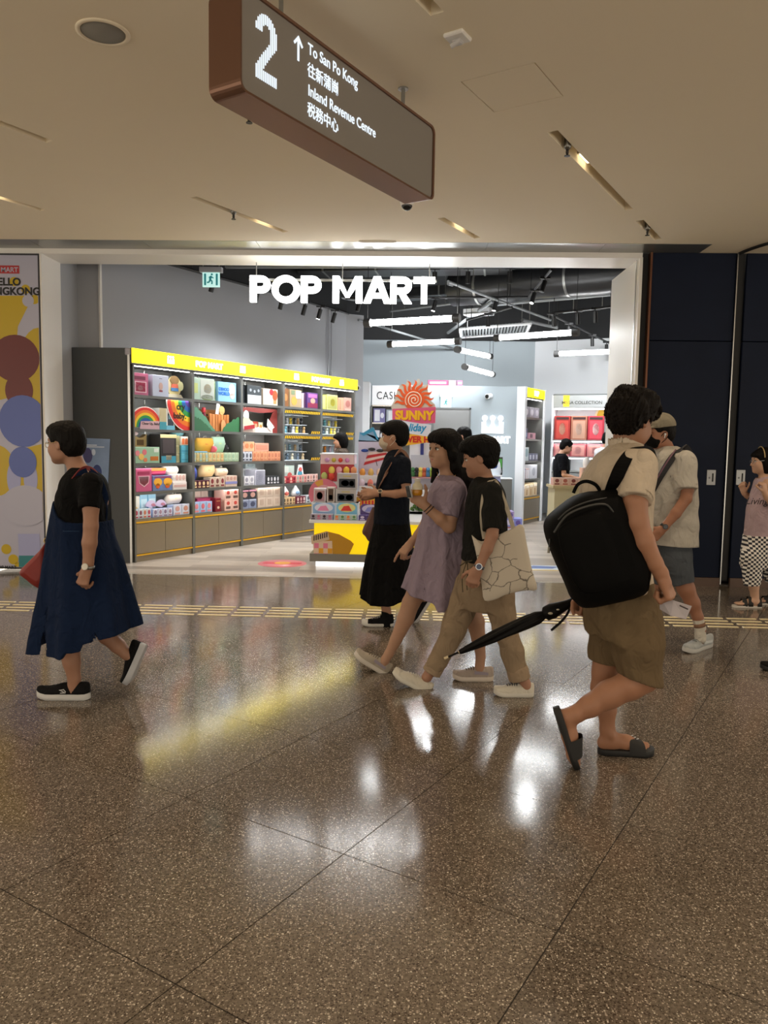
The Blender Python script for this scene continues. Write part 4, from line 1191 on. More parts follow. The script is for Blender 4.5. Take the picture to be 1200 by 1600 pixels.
# ------------------------------------------------------------------ shop name letters over the opening
LY = 8.72
lt = empty('shop_name_letters', (0, LY, 0), 0, 'large glowing white shop name letters hanging in the shop opening', 'sign')
M_LETTER = mat('letter_glow', (1, 1, 1), 0.4, emit=3.2, emit_col=(1, 1, 1))
pa, pb_ = on_y(391, 472, LY), on_y(679, 472, LY)
hh = on_y(391, 431, LY)[2] - pa[2]
WL = pb_[0] - pa[0]
tilt = 0.0


def stroke_letter(ch, x, z, h, th):
 """bold geometric capitals built from boxes and rings; returns mesh and advance"""
 mb = MB()
 y0, y1 = -0.03, 0.03
 bxp = lambda pts: mb.card(pts, y0, y1)
 w = {'P': 0.74, 'O': 1.04, 'M': 1.08, 'A': 1.0, 'R': 0.78, 'T': 0.78}[ch] * h
 if ch in 'PR':
  bxp([(x, z), (x + th, z), (x + th, z + h), (x, z + h)])
  r1 = 0.32 * h
  cz, cx = z + h - r1, x + w - r1
  r0 = r1 - th
  bxp([(x + th, z + h - th), (cx, z + h - th), (cx, z + h), (x + th, z + h)])
  bxp([(x + th, cz - r1), (cx, cz - r1), (cx, cz - r1 + th), (x + th, cz - r1 + th)])
  for k in range(12):
   a0, a1 = math.radians(-90 + 15 * k), math.radians(-90 + 15 * (k + 1))
   bxp([(cx + r0 * math.cos(a0), cz + r0 * math.sin(a0)), (cx + r1 * math.cos(a0), cz + r1 * math.sin(a0)), (cx + r1 * math.cos(a1), cz + r1 * math.sin(a1)), (cx + r0 * math.cos(a1), cz + r0 * math.sin(a1))])
  if ch == 'R':
   bxp([(x + w - th * 1.25, z), (x + w + th * 0.05, z), (x + w * 0.66, z + h * 0.42), (x + w * 0.36, z + h * 0.42)])
 elif ch == 'O':
  cx, cz, r1 = x + w / 2, z + h / 2, h * 0.52
  r0 = r1 - th
  for k in range(28):
   a0, a1 = 2 * math.pi * k / 28, 2 * math.pi * (k + 1) / 28
   bxp([(cx + r0 * math.cos(a0), cz + r0 * math.sin(a0)), (cx + r1 * math.cos(a0), cz + r1 * math.sin(a0)), (cx + r1 * math.cos(a1), cz + r1 * math.sin(a1)), (cx + r0 * math.cos(a1), cz + r0 * math.sin(a1))])
 elif ch == 'M':
  bxp([(x, z), (x + th, z), (x + th, z + h), (x, z + h)])
  bxp([(x + w - th, z), (x + w, z), (x + w, z + h), (x + w - th, z + h)])
  bxp([(x, z + h), (x + th * 1.15, z + h), (x + w / 2 + th * 0.3, z + 0.22 * h), (x + w / 2 - th * 0.3, z + 0.22 * h)])
  bxp([(x + w, z + h), (x + w - th * 1.15, z + h), (x + w / 2 - th * 0.3, z + 0.22 * h), (x + w / 2 + th * 0.3, z + 0.22 * h)][::-1])
 elif ch == 'A':
  bxp([(x, z), (x + th * 1.1, z), (x + w / 2 + th * 0.55, z + h), (x + w / 2 - th * 0.55, z + h)])
  bxp([(x + w - th * 1.1, z), (x + w, z), (x + w / 2 + th * 0.55, z + h), (x + w / 2 - th * 0.55, z + h)])
  bxp([(x + w * 0.2, z + h * 0.2), (x + w * 0.8, z + h * 0.2), (x + w * 0.74, z + h * 0.2 + th * 0.8), (x + w * 0.26, z + h * 0.2 + th * 0.8)])
 elif ch == 'T':
  bxp([(x, z + h - th), (x + w, z + h - th), (x + w, z + h), (x, z + h)])
  bxp([(x + w / 2 - th / 2, z), (x + w / 2 + th / 2, z), (x + w / 2 + th / 2, z + h), (x + w / 2 - th / 2, z + h)])
 return mb, w


advs = {'P': 0.80, 'O': 1.08, 'M': 1.13, 'A': 0.98, 'R': 0.84, 'T': 0.78, ' ': 0.36}
tot = sum(advs[c_] for c_ in 'POP MART')
hL = WL / tot
sz_ = hh / hL
x = float(pa[0])
for ch in 'POP MART':
 if ch != ' ':
  mb, w = stroke_letter(ch, 0, 0, hL, 0.225 * hL)
  o = mb.build('letter', M_LETTER, lt, (x, 0, float(pa[2])))
  o.scale = (1, 1, sz_)
 x += advs[ch] * hL
zt_ = float(pa[2]) + hh
MB().box(pa[0] - 0.02, pb_[0] + 0.02, 0.03, 0.045, zt_ - 0.045, zt_ - 0.02).build('rail', M_GREYMETAL, lt)
for q in (0.03, 0.5, 0.97):
 MB().tube([(pa[0] + q * WL, 0.038, zt_ - 0.03), (pa[0] + q * WL, 0.038, CEIL - 0.055)], 0.006, 8).build('hanger', M_GREYMETAL, lt)

# ------------------------------------------------------------------ tube lamps
M_TUBE = mat('tube_glow', (1, 1, 1), 0.4, emit=19.0, emit_col=(0.97, 0.99, 1.0))
M_TUBEEND = mat('tube_cap', hexc('3a3a3a'), 0.5)
TUBES = [((572, 505), (716, 497), 3.05), ((608, 538), (718, 533), 3.05), ((714, 546), (766, 557), 3.05), ((726, 573), (770, 585), 2.80), ((775, 528), (902, 519), 3.05), ((868, 553), (985, 548), 3.05)]
TL = ['tube lamp hanging just behind the shop name letters', 'tube lamp hanging over the sun sign', 'end-on tube lamp level with the sun sign lamp', 'lowest tube lamp with a single wire hanging near the back wall', 'tube lamp hanging below the white ceiling grille', 'tube lamp hanging before the plain white back wall']
for (p, q, z), lab in zip(TUBES, TL):
 a, b = on_z(*p, z), on_z(*q, z)
 d = b - a
 L_ = float(np.linalg.norm(d))
 t = empty('tube_lamp', a, math.atan2(d[1], d[0]), 'white caged ' + lab, 'lamp', 'white caged tube lamps')
 MB().tube([(0.06, 0, 0), (L_ - 0.06, 0, 0)], 0.038, 14).build('glow_tube', M_TUBE, t)
 for e0, e1 in ((-0.02, 0.07), (L_ - 0.07, L_ + 0.02)):
  MB().tube([(e0, 0, 0), (e1, 0, 0)], 0.055, 14).build('end_cap', M_TUBEEND, t)
 cage = MB()
 for k in range(1, 5):
  xx = L_ * k / 5
  cage.tube([(xx, 0.046 * math.cos(g), 0.046 * math.sin(g)) for g in [2 * math.pi * j / 14 for j in range(15)]], 0.003, 4)
 cage.build('cage', M_GREYMETAL, t)
 for xx in (0.02, L_ - 0.02):
  MB().tube([(xx, 0, 0.05), (xx, 0, SHOPC - z)], 0.004, 6).build('wire', M_BLACK, t)

# ------------------------------------------------------------------ shop ceiling services
M_DUCT = mat('black_duct_wrap', hexc('232426'), 0.35, noise=0.4, nscale=5, bump=0.8, bscale=9)
M_PIPE = mat('grey_pipe', hexc('8e9294'), 0.45, 0.3)
M_TRACK = mat('black_track', hexc('111112'), 0.45)
AB = GV    # runs to the right and nearer


def at(px, py, z):
 return on_z(px, py, z)


t = empty('air_duct', at(890, 434, 4.08), 0, 'thick black wrapped air duct under the dark shop ceiling', 'duct')
dv = GV * 1.0
pts = [dv * k * 0.5 for k in range(-4, 5)]
MB().tube(pts, [0.27 + 0.012 * ((k * 7) % 3) for k in range(9)], 18).build('wrap', M_DUCT, t)
for k in (1, 4, 7):
 MB().tube([pts[k] - dv * 0.02, pts[k] + dv * 0.02], 0.292, 18).build('band', M_GREYMETAL, t)
# flat trunking
for (p, q, z, w, h_, lab) in (((470, 430), (800, 424), 4.15, 0.5, 0.18, 'wide flat black trunking above the shop name letters'), ((600, 470), (860, 452), 4.1, 0.4, 0.16, 'flat black trunking crossing the shop ceiling')):
 a, b = at(*p, z), at(*q, z)
 d = b - a
 L_ = float(np.linalg.norm(d))
 t = empty('ceiling_trunking', a, math.atan2(d[1], d[0]), lab, 'duct')
 MB().box(0, L_, -w / 2, w / 2, 0, h_, 0.01).build('casing', M_DUCT, t)
 for k in range(4):
  MB().box(L_ * (k + 0.5) / 4 - 0.015, L_ * (k + 0.5) / 4 + 0.015, -w / 2 - 0.008, w / 2 + 0.008, -0.008, h_).build('flange', M_GREYMETAL, t)
PIPES = [((285, 417), (870, 415), 4.0), ((330, 432), (560, 470), 4.05), ((700, 443), (790, 470), 4.1), ((610, 486), (726, 472), 3.9), ((740, 479), (962, 459), 3.85), ((700, 440), (860, 500), 3.72), ((770, 470), (700, 520), 3.75), ((880, 488), (962, 478), 3.75), ((816, 500), (870, 512), 3.7), ((560, 500), (760, 560), 3.6)]
for k, (p, q, z) in enumerate(PIPES):
 a, b = at(*p, z), at(*q, z)
 t = empty('service_pipe', a, 0, '%s grey service pipe %s' % (['thick', 'thin'][k % 2], ['running along just behind the shop name letters', 'slanting away from the hanging exit sign', 'sloping behind the highest spotlight track', 'passing above the tube lamp over the sun sign', 'passing over the white air unit', 'crossing under the thick wrapped duct', 'slanting down behind the white grille', 'close beside the spotlight track by the duct', 'reaching from the grille to the white back wall', 'running to the pale blue back wall'][k]), 'pipe', 'service pipes under the shop ceiling')
 MB().tube([(0, 0, 0), b - a], 0.022 if k % 2 else 0.03, 8).build('pipe', M_PIPE, t)
 for f in (0.2, 0.75):
  c = (b - a) * f
  MB().tube([c, (c[0], c[1], SHOPC - z)], 0.006, 6).build('hanger', M_GREYMETAL, t)


def spot_head(parent, p, d, lit, name='spot_head'):
 """track lamp: driver, yoke and can hanging at p (local), aimed along d"""
 d = np.asarray(d, float)
 d /= np.linalg.norm(d)
 p = np.asarray(p, float)
 b = MB().tube([p + (0, 0, -0.05), p + (0, 0, -0.05) + d * 0.16], 0.034, 12).build(name, M_TRACK, parent)
 MB().tube([p + (0, 0, -0.05) + d * 0.158, p + (0, 0, -0.05) + d * 0.164], 0.027, 12).build('lens', mat('spot_lens_on', (1, 1, 1), 0.3, emit=14.0, emit_col=(1, 0.97, 0.92)) if lit else mat('spot_lens_off', hexc('4a4a4a'), 0.2), b)
 MB().box(p[0] - 0.07, p[0] + 0.07, p[1] - 0.016, p[1] + 0.016, p[2] - 0.022, p[2] + 0.012).tube([p, p + (0, 0, -0.07)], 0.008, 6).build('bracket', M_TRACK, b)


def track(p, q, z, heads, lab, aim):
 a, b = at(*p, z), at(*q, z)
 d = b - a
 L_ = float(np.linalg.norm(d))
 t = empty('track_rail', a, 0, lab, 'track light')
 dd = d / L_
 MB().tube([(0, 0, 0), d], 0.018, 6, smooth=False).build('rail', M_TRACK, t)
 for f in (0.1, 0.9):
  MB().tube([d * f, (d[0] * f, d[1] * f, SHOPC - z)], 0.006, 6).build('hanger', M_TRACK, t)
 for f, lit in heads:
  spot_head(t, d * f, aim, lit)
 return a, d


track((262, 411), (545, 490), 3.66, [(0.2, 0), (0.42, 0), (0.56, 0), (0.70, 0), (0.8, 1), (0.9, 0)], 'black spotlight track running along the grey wall above the shelves', (-0.3, 0.1, -1))
track((540, 466), (826, 464), 3.80, [(0.08, 0), (0.5, 1), (0.83, 1)], 'black spotlight track crossing beside the shop name letters', (-0.25, 0.0, -1))
track((826, 464), (862, 421), 3.80, [(0.3, 1), (0.75, 0)], 'short bright edged spotlight track joining the crossing track', (-0.3, -0.2, -1))
track((590, 420), (850, 418), 4.0, [(0.35, 0), (0.55, 0), (0.8, 0)], 'black spotlight track high behind the shop opening', (0.0, 0.1, -1))
track((855, 490), (965, 478), 3.6, [(0.1, 0), (0.45, 0), (0.7, 0)], 'black spotlight track next to the thick wrapped duct', (0.1, 0.2, -1))
track((858, 490), (960, 540), 3.6, [(0.25, 0), (0.6, 0), (0.85, 0)], 'black spotlight track running towards the white back wall', (0.1, 0.2, -1))
track((730, 500), (800, 480), 3.6, [(0.5, 1)], 'tiny spotlight track by the white ceiling unit', (0.0, 0.0, -1))
t = empty('air_unit', at(748, 492, 3.70), math.radians(-27), 'white boxy air unit hanging among the pipes', 'air unit')
MB().box(-0.24, 0.24, -0.12, 0.12, -0.01, 0.10, 0.01).build('casing', M_SHOPWHITE, t)
MB().box(-0.22, 0.22, -0.126, -0.12, 0.01, 0.03).build('vent', M_GREYMETAL, t)
MB().tube([(0.2, 0, 0.1), (0.2, 0, SHOPC - 3.70)], 0.006, 6).tube([(-0.2, 0, 0.1), (-0.2, 0, SHOPC - 3.70)], 0.006, 6).build('hanger', M_BLACK, t)
ga, gb, gc, gd = at(721, 527, 3.5), at(823, 520, 3.5), at(817, 506, 3.5), at(719, 514, 3.5)
t = empty('ceiling_grille', ga, 0, 'white slatted return air grille tilted under the shop ceiling', 'grille')
gx, gy = (gb - ga), (gd - ga)
for k in range(22):
 o_ = gx * (k + 0.2) / 22
 w_ = gx * 0.6 / 22
 MB().hexa([tuple(o_ + v + np.array([0, 0, z])) for z in (0, 0.03) for v in (0 * gx, w_, w_ + gy, gy)]).build('slat', M_PIPE, t)
fr_ = MB()
for s_, e_ in ((np.zeros(3), gx), (gx, gx + gy), (gx + gy, gy), (gy, np.zeros(3))):
 fr_.tube([s_, e_], 0.025, 6)
fr_.build('frame', M_SHOPWHITE, t)
for c in (gx * 0.1 + gy * 0.5, gx * 0.9 + gy * 0.5):
 MB().tube([c, (c[0], c[1], SHOPC - 3.5)], 0.006, 6).build('hanger', M_GREYMETAL, t)

# emergency exit signs
M_EXIT = mat('exit_pale_green', hexc('bfe6e0'), 0.4, emit=0.4, emit_col=hexc('bfeee8'))
M_EXITI = mat('exit_ink', hexc('2c8f96'), 0.4, emit=0.15)


def running_man(mb, cx, cz, s, y):
 mb.card(disc(cx + 0.06 * s, cz + 0.32 * s, 0.07 * s, 0.07 * s, 10), y - 0.003, y)
 for pts, w in ((((0.02, 0.22), (-0.06, 0.0)), 0.07), (((0.02, 0.18), (0.17, 0.08)), 0.035), (((0.02, 0.2), (-0.14, 0.12)), 0.035), (((-0.06, 0.0), (0.08, -0.12)), 0.05), (((0.08, -0.12), (0.06, -0.3)), 0.045), (((-0.06, 0.0), (-0.1, -0.16)), 0.05), (((-0.1, -0.16), (-0.26, -0.2)), 0.045)):
  (a0, b0), (a1, b1) = pts
  dx, dz = a1 - a0, b1 - b0
  L_ = math.hypot(dx, dz)
  nx, nz = -dz / L_ * w, dx / L_ * w
  mb.card([(cx + s * (a0 - nx), cz + s * (b0 - nz)), (cx + s * (a1 - nx), cz + s * (b1 - nz)), (cx + s * (a1 + nx), cz + s * (b1 + nz)), (cx + s * (a0 + nx), cz + s * (b0 + nz))], y - 0.003, y)


p = on_y(330, 437, 9.6)
t = empty('exit_sign', (p[0], 9.6, p[2]), 0, 'pale green running figure exit sign hanging by the grey wall', 'exit sign')
MB().box(-0.105, 0.105, -0.012, 0.012, -0.09, 0.085).build('panel', M_EXIT, t)
mb = MB()
running_man(mb, 0, 0, 0.19, -0.012)
mb.card([(-0.085, -0.07), (-0.06, -0.07), (-0.06, 0.07), (-0.085, 0.07)], -0.015, -0.012).card([(0.06, -0.07), (0.085, -0.07), (0.085, 0.07), (0.06, 0.07)], -0.015, -0.012)
mb.build('pictogram', M_EXITI, t)
MB().box(-0.14, 0.14, -0.04, 0.04, 0.085, 0.15, 0.005).build('housing', M_GREYWALL, t)
for s_ in (-0.1, 0.1):
 MB().tube([(s_, 0, 0.15), (s_, 0, SHOPC - p[2])], 0.006, 6).build('hanger', M_GREYMETAL, t)

# ------------------------------------------------------------------ cashier block (white)
BY = 14.6
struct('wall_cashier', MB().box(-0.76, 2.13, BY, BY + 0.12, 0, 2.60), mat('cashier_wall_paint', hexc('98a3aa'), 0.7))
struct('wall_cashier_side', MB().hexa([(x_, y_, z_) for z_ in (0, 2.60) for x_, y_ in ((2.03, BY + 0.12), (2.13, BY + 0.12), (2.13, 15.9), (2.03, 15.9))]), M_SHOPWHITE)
cc = empty('cashier_column', (-0.9, 14.15, 0), 0, 'white cashier column with a bullet camera beside the shelf run', 'column')
MB().box(-0.16, 0.14, 0, 0.4, 0, 2.62, 0.01).build('body', M_SHOPWHITE, cc)
MB().box(-0.163, 0.143, -0.006, 0.0, 0.0, 0.08).build('kick_plate', M_GREYMETAL, cc)
bc = empty('bullet_camera', (-0.98, 14.15, 2.52), 0, 'small white bullet camera on the cashier column', 'security camera')
MB().tube([(0, 0.0, 0), (0, -0.14, -0.03)], 0.045, 14).build('body', M_SHOPWHITE, bc)
MB().tube([(0, -0.13, -0.028), (0, -0.146, -0.032)], 0.03, 12).build('lens', M_BLACK, bc)
cp = empty('cashier_sign_panel', (-0.74, BY, 0), 0, 'white CASHIER sign panel above a glazed goods niche', 'sign')
MB().box(0.0, 0.75, -0.06, 0.0, 2.22, 2.58).build('panel', mat('cashier_panel_glow', (0.95, 0.95, 0.97), 0.4, emit=0.08), cp)
text('lettering', 'CASHIER', 0.20, 0.006, H('24262a'), cp, (0.08, -0.061, 2.33), align='LEFT', bold=0.0, sx=0.80, space=1.12)
nc = empty('goods_niche', (-0.74, BY, 0), 0, 'silver framed goods niche under the CASHIER sign panel', 'cabinet')
MB().box(0.0, 0.75, -0.05, -0.04, 0.7, 2.2).build('back', M_SHELFB, nc)
for z in (0.7, 1.1, 1.5, 1.86, 2.18):
 MB().box(0.0, 0.75, -0.34, -0.05, z, z + 0.025).build('shelf_board', M_SILVER, nc)
for x0 in (0.0, 0.73):
 MB().box(x0, x0 + 0.02, -0.34, -0.05, 0.0, 2.2).build('side_panel', M_SHELF, nc)
MB().box(0.02, 0.73, -0.33, -0.05, 0.0, 0.7).build('cabinet_body', M_SHELF, nc)
for k, (x0, w, h_, z, c1, c2, lab) in enumerate(((0.04, 0.22, 0.26, 1.885, '7a78a8', 'e4e6f0', 'violet and white box under the CASHIER panel'), (0.28, 0.38, 0.24, 1.885, 'a8b4c0', 'dfe6ec', 'silver blue box under the CASHIER panel'), (0.05, 0.2, 0.24, 1.525, '30343c', 'c8ccd4', 'black and white box on the niche middle shelf'), (0.3, 0.3, 0.22, 1.525, 'b8c0cc', '8a94a4', 'grey box on the niche middle shelf'), (0.06, 0.5, 0.22, 1.125, 'c4c8d4', '8a90a8', 'wide pale box low in the niche'))):
 t = empty('goods_box', (-0.74 + x0, BY - 0.3, z), 0, lab, 'box')
 box_item(t, w, 0.2, h_, c1, [('r', 0.1, 0.1, 0.55, 0.9, c2), ('o', 0.6, 0.3, 0.9, 0.7, c2)])
dr = struct('door_1', MB().box(0.42, 1.10, BY - 0.03, BY, 0, 2.17), mat('grey_door', hexc('8d8f90'), 0.5))
MB().box(0.40, 0.43, BY - 0.045, BY, 0, 2.19).box(1.09, 1.12, BY - 0.045, BY, 0, 2.19).box(0.40, 1.12, BY - 0.045, BY, 2.16, 2.19).build('door_frame', mat('door_frame', hexc('777a7c'), 0.5), dr)
MB().tube([(0.50, BY - 0.06, 1.0), (0.60, BY - 0.06, 1.0)], 0.012, 8).build('door_handle', M_SILVER, dr)
p = on_y(697, 629, BY - 0.05)
t = empty('exit_sign', (p[0], BY - 0.05, p[2]), 0, 'small cyan exit sign over the grey door on the white wall', 'exit sign')
MB().box(-0.10, 0.10, 0.0, 0.03, -0.09, 0.10).build('panel', M_EXIT, t)
mb = MB()
running_man(mb, 0, 0, 0.17, -0.001)
mb.build('pictogram', M_EXITI, t)
MB().box(-0.12, 0.12, -0.005, 0.05, 0.10, 0.19, 0.004).build('housing', M_SHOPWHITE, t)
ce = empty('crown_emblem', (0, BY, 0), 0, 'glowing white crown emblem with lettering on the white wall', 'emblem')
p = on_y(769, 677, BY)
mb = MB()
crown(mb, float(p[0]), float(p[2]), 0.41, 0.34, -0.04, -0.012)
M_CROWN = mat('crown_glow', (1, 1, 1), 0.4, emit=0.9)
mb.build('crown', M_CROWN, ce)
p2 = on_y(769, 692, BY)
text('lettering', 'POP MART', 0.17, 0.025, M_CROWN, ce, (float(p2[0]) - 0.02, -0.012, float(p2[2])), bold=0.008, sx=0.86)
wc = empty('wall_camera', tuple(on_y(762, 620, BY - 0.02)), 0, 'small white camera with black lens on the white wall near the crown', 'security camera')
MB().tube([(0.06, 0.02, 0.02), (-0.02, -0.1, 0.0)], 0.05, 14).build('body', M_SHOPWHITE, wc)
MB().tube([(-0.02, -0.1, 0.0), (-0.03, -0.115, -0.002)], 0.036, 12).build('lens', M_BLACK, wc)
for k, (px0, px1, hx, lab) in enumerate(((668, 700, '8a3a5a', 'long dark pink carton stored on top of the cashier block'), (700, 712, 'c87a9a', 'pale pink carton stored on top of the cashier block'), (713, 722, 'a85a7a', 'small rose carton stored on top of the cashier block'))):
 a, b = on_y(px0, 604, BY + 0.25), on_y(px1, 604, BY + 0.25)
 t = empty('stored_carton', (a[0], BY + 0.01, 2.60), 0, lab, 'carton')
 box_item(t, float(b[0] - a[0]) - 0.01, 0.1, 0.10, hx, [('r', 0.1, 0.3, 0.9, 0.7, 'd8a0b8')])

# narrow bay past the white wall
P0 = np.array([2.14, 14.6, 0.0])
nb_ = bay(P0 + SA * 0.02 - SN_ * 0.0, RZ_S, 0.93, 'single shelf bay with a yellow header past the crown wall', 1, 'single shelf bay')
MB().box(0, 0.93, -0.024, D, 2.412, 2.583).build('header', M_SHELF, nb_)
MB().box(0, 0.93, -0.03, -0.024, 2.412, 2.585).build('header_panel', M_YELLOW, nb_)
text('lettering', 'POP', 0.13, 0.006, M_HGLOW, nb_, (0.465, -0.033, 2.455), bold=0.006)
MB().box(0.93, 0.99, -0.03, D, 0, 2.6).build('end_post', M_SHOPWHITE, nb_)
MB().box(-0.1, -0.005, -0.02, D, 0, 2.6).build('end_post', M_SHOPWHITE, nb_)


def nbx(x0, w, lv, h, col, label, dec=(), dz=0.0, group=None, d0=0.05, d=0.2):
 p_ = P0 + SA * (0.02 + x0) - SN_ * d0
 t = empty('toy_box', (p_[0], p_[1], LEV[lv] + dz), RZ_S, label, 'box', group)
 box_item(t, w, d, h, col, dec)


for k in range(3):
 nbx(0.06 + 0.28 * k, 0.24, 0, 0.2, ['8a8694', '9a94a0', 'a09aa8'][k], 'grey violet box in the top row of the single bay', [('o', 0.2, 0.2, 0.8, 0.8, 'c8c4d0')], group='grey violet boxes of the single bay')
nbx(0.06, 0.2, 1, 0.2, '4a5a78', 'navy toned box on the second shelf of the single bay', [('r', 0.2, 0.2, 0.8, 0.6, '8aa0c0')])
nbx(0.36, 0.34, 1, 0.12, 'd8a8b8', 'low pink box on the second shelf of the single bay', [('r', 0.1, 0.2, 0.5, 0.8, '7a5a6a')])
nbx(0.06, 0.3, 2, 0.26, 'b8c8cc', 'pale teal box on the third shelf of the single bay', [('o', 0.3, 0.3, 0.9, 0.9, '7a9aa4')])
for k in range(3):
 nbx(0.38 + 0.17 * k, 0.15, 2, 0.14, ['5a5e78', '6a6e88', '7a7a8c'][k], 'small slate blue box in the third shelf row of the single bay', [('r', 0.2, 0.2, 0.8, 0.8, 'b8bccc')], group='slate boxes of the single bay')
for k in range(2):
 nbx(0.04 + 0.2 * k, 0.18, 3, 0.2, ['3f78b8', 'c8a8a0'][k], ['blue white striped box on the fourth shelf of the single bay', 'rose grey box on the fourth shelf of the single bay'][k], [('r', 0.1, 0.05, 0.4, 0.9, 'dfe6ee'), ('r', 0.6, 0.05, 0.9, 0.9, 'dfe6ee')])
nbx(0.46, 0.4, 3, 0.27, 'cfd2da', 'large pale grey printed box on the fourth shelf of the single bay', [('o', 0.3, 0.2, 0.7, 0.8, 'a8acb8')])
for k in range(4):
 nbx(0.04 + 0.215 * k, 0.2, 4, 0.2 + 0.015 * k, ['d8c0a0', 'dcc8aa', 'd0b890', 'd8c4a4'][k], 'cream and tan box in the lowest row of the single bay', [('r', 0.2, 0.1, 0.5, 0.6, 'b89468'), ('r', 0.1, 0.75, 0.9, 0.9, 'efe6d6')], group='cream boxes of the single bay')

# silver collection cabinet
MP = np.array([2.80, 15.52, 0.0])
RZ_M = math.radians(-20)
mg = empty('collection_cabinet', MP, RZ_M, 'silver grey collection cabinet with three lit shelves of red boxes', 'cabinet')
M_SILVERG = mat('silver_grey_panel', hexc('9fa3a4'), 0.4, 0.35)
MW = 1.05
MB().box(0.0, 0.035, -0.02, 0.42, 0, 2.5).build('side_panel', M_SHOPWHITE, mg)
MB().box(MW - 0.03, MW + 0.13, -0.02, 0.42, 0, 2.5, 0.03).build('side_panel', M_SILVERG, mg)
MB().box(0.0, MW + 0.12, -0.02, 0.42, 2.24, 2.53, 0.03).build('top_fascia', M_SILVERG, mg)
MB().box(0.22, 0.34, -0.026, -0.02, 2.28, 2.5).build('yellow_glow', mat('fascia_yellow', hexc('f0d020'), 0.5, emit=0.5), mg)
text('lettering', 'MEGA COLLECTION', 0.085, 0.004, H('3a3a34'), mg, (0.58, -0.028, 2.33), bold=0.001)
MB().box(0.035, MW - 0.03, 0.40, 0.42, 0, 2.3).build('back_panel', M_SHOPWHITE, mg)
for z in (1.02, 1.30, 1.63):
 MB().box(0.035, MW - 0.03, 0.0, 0.40, z - 0.03, z).build('shelf_board', M_SILVERG, mg)
for z in (2.225, 1.588, 1.258):
 MB().box(0.05, MW - 0.05, 0.005, 0.03, z, z + 0.012).build('led_strip', M_LED, mg)
for k in range(3):
 MB().box(0.04, MW - 0.035, -0.004, 0.02, 0.06 + 0.31 * k, 0.35 + 0.31 * k, 0.004).build('drawer', M_SILVERG, mg)


def mega(x0, w, z, h, col, label, dec, group=None):
 cx, sx = math.cos(RZ_M), math.sin(RZ_M)
 p_ = MP + np.array([cx * x0 - sx * 0.06, sx * x0 + cx * 0.06, z])
 t = empty('large_toy_box', p_, RZ_M, label, 'box', group)
 box_item(t, w, 0.25, h, col, dec)


for k in range(3):
 mega(0.05 + 0.325 * k, 0.31, 1.63, 0.47, ['a8302c', 'b0705a', 'b82a3c'][k], ['red large box on the upper lit shelf', 'copper large box on the upper lit shelf', 'crimson large box on the upper lit shelf'][k], [('r', 0.12, 0.06, 0.88, 0.8, ['c84a40', 'c89a84', 'd84a5a'][k]), ('o', 0.3, 0.2, 0.7, 0.7, ['e0a890', 'd8b8a8', 'f0c8c8'][k]), ('r', 0.1, 0.85, 0.9, 0.95, '3a2020')])
for k in range(3):
 mega(0.05 + 0.325 * k, 0.31, 1.30, 0.25, ['b0626a', 'a84a52', 'b86a70'][k], 'dusty rose large box on the middle lit shelf', [('r', 0.1, 0.08, 0.9, 0.9, 'c88a84'), ('o', 0.3, 0.2, 0.7, 0.8, 'd8a0a4')], group='rose boxes on the middle lit shelf')
for k in (0, 2):
 mega(0.05 + 0.325 * k, 0.31, 1.02, 0.21, '2c3038', 'black large box with blue band on the lower lit shelf', [('r', 0.2, 0.05, 0.8, 0.3, 'd8e0ec'), ('r', 0.25, 0.3, 0.75, 0.6, '3a5ab0')], group='black boxes on the lower lit shelf')
# yellow wall discs
for k, (px, py, r) in enumerate(((903, 650, 0.26), (928, 652, 0.3), (953, 652, 0.3))):
 q = on_y(px, py, 15.95 - 0.25 * k)
 t = empty('wall_disc', (q[0], q[1], q[2]), math.radians(-26), 'yellow round wall disc with pale rim behind the collection cabinet', 'wall disc', 'yellow discs on the white wall')
 MB().card(disc(0, 0, r, r), 0.0, 0.02).build('rim', H('efe6c4'), t)
 MB().card(disc(0, 0, r * 0.86, r * 0.86), -0.006, 0.0).build('face', H('e0bc1e'), t)
q = on_y(943, 690, 15.7)
t = empty('wall_graphic', (q[0], q[1], q[2]), math.radians(-26), 'soft cream and blue printed panel below the yellow wall discs', 'wall panel')
MB().card(rrect(-0.32, 0.35, -0.5, 0.42, 0.3), 0.0, 0.02).build('panel', H('e2c49a'), t)
MB().card(rrect(-0.3, 0.2, 0.0, 0.2, 0.09), -0.005, 0.0).build('band', H('3f62b8'), t)
MB().card(rrect(-0.3, 0.33, -0.5, -0.25, 0.1), -0.005, 0.0).build('band', H('5f9aa0'), t)

# ------------------------------------------------------------------ yellow island with displays
IY = 9.22
isl = empty('display_island', (-1.18, IY, 0), 0, 'low yellow display island on a grey plinth inside the shop entrance', 'display table')
IW, ID = 1.72, 1.5
MB().box(0.03, IW, 0.0, ID, 0.155, 0.53).build('body', mat('island_yellow', hexc('ffe100'), 0.4, emit=0.25, emit_col=hexc('ffdc00')), isl)
MB().box(-0.03, IW + 0.05, -0.02, ID + 0.02, 0.53, 0.565).build('top', M_SHOPWHITE, isl)
MB().box(-0.02, IW + 0.03, -0.02, ID, 0.06, 0.155).build('plinth', mat('island_plinth', hexc('77746e'), 0.5), isl)
MB().box(0.05, IW - 0.03, 0.02, ID - 0.05, 0.0, 0.06).build('lit_base', mat('island_base_glow', (1, 1, 1), 0.4, emit=1.2), isl)
ip = lambda px, py: (float(on_y(px, py, IY)[0]) + 1.18, float(on_y(px, py, IY)[2]))
MB().card([ip(px, py) for px, py in ((489, 836), (510, 830), (530, 835), (548, 845), (553, 850), (548, 861), (542, 873), (520, 868), (500, 862), (489, 850))], -0.006, 0.0).build('torn_paper_print', H('b5851a'), isl)
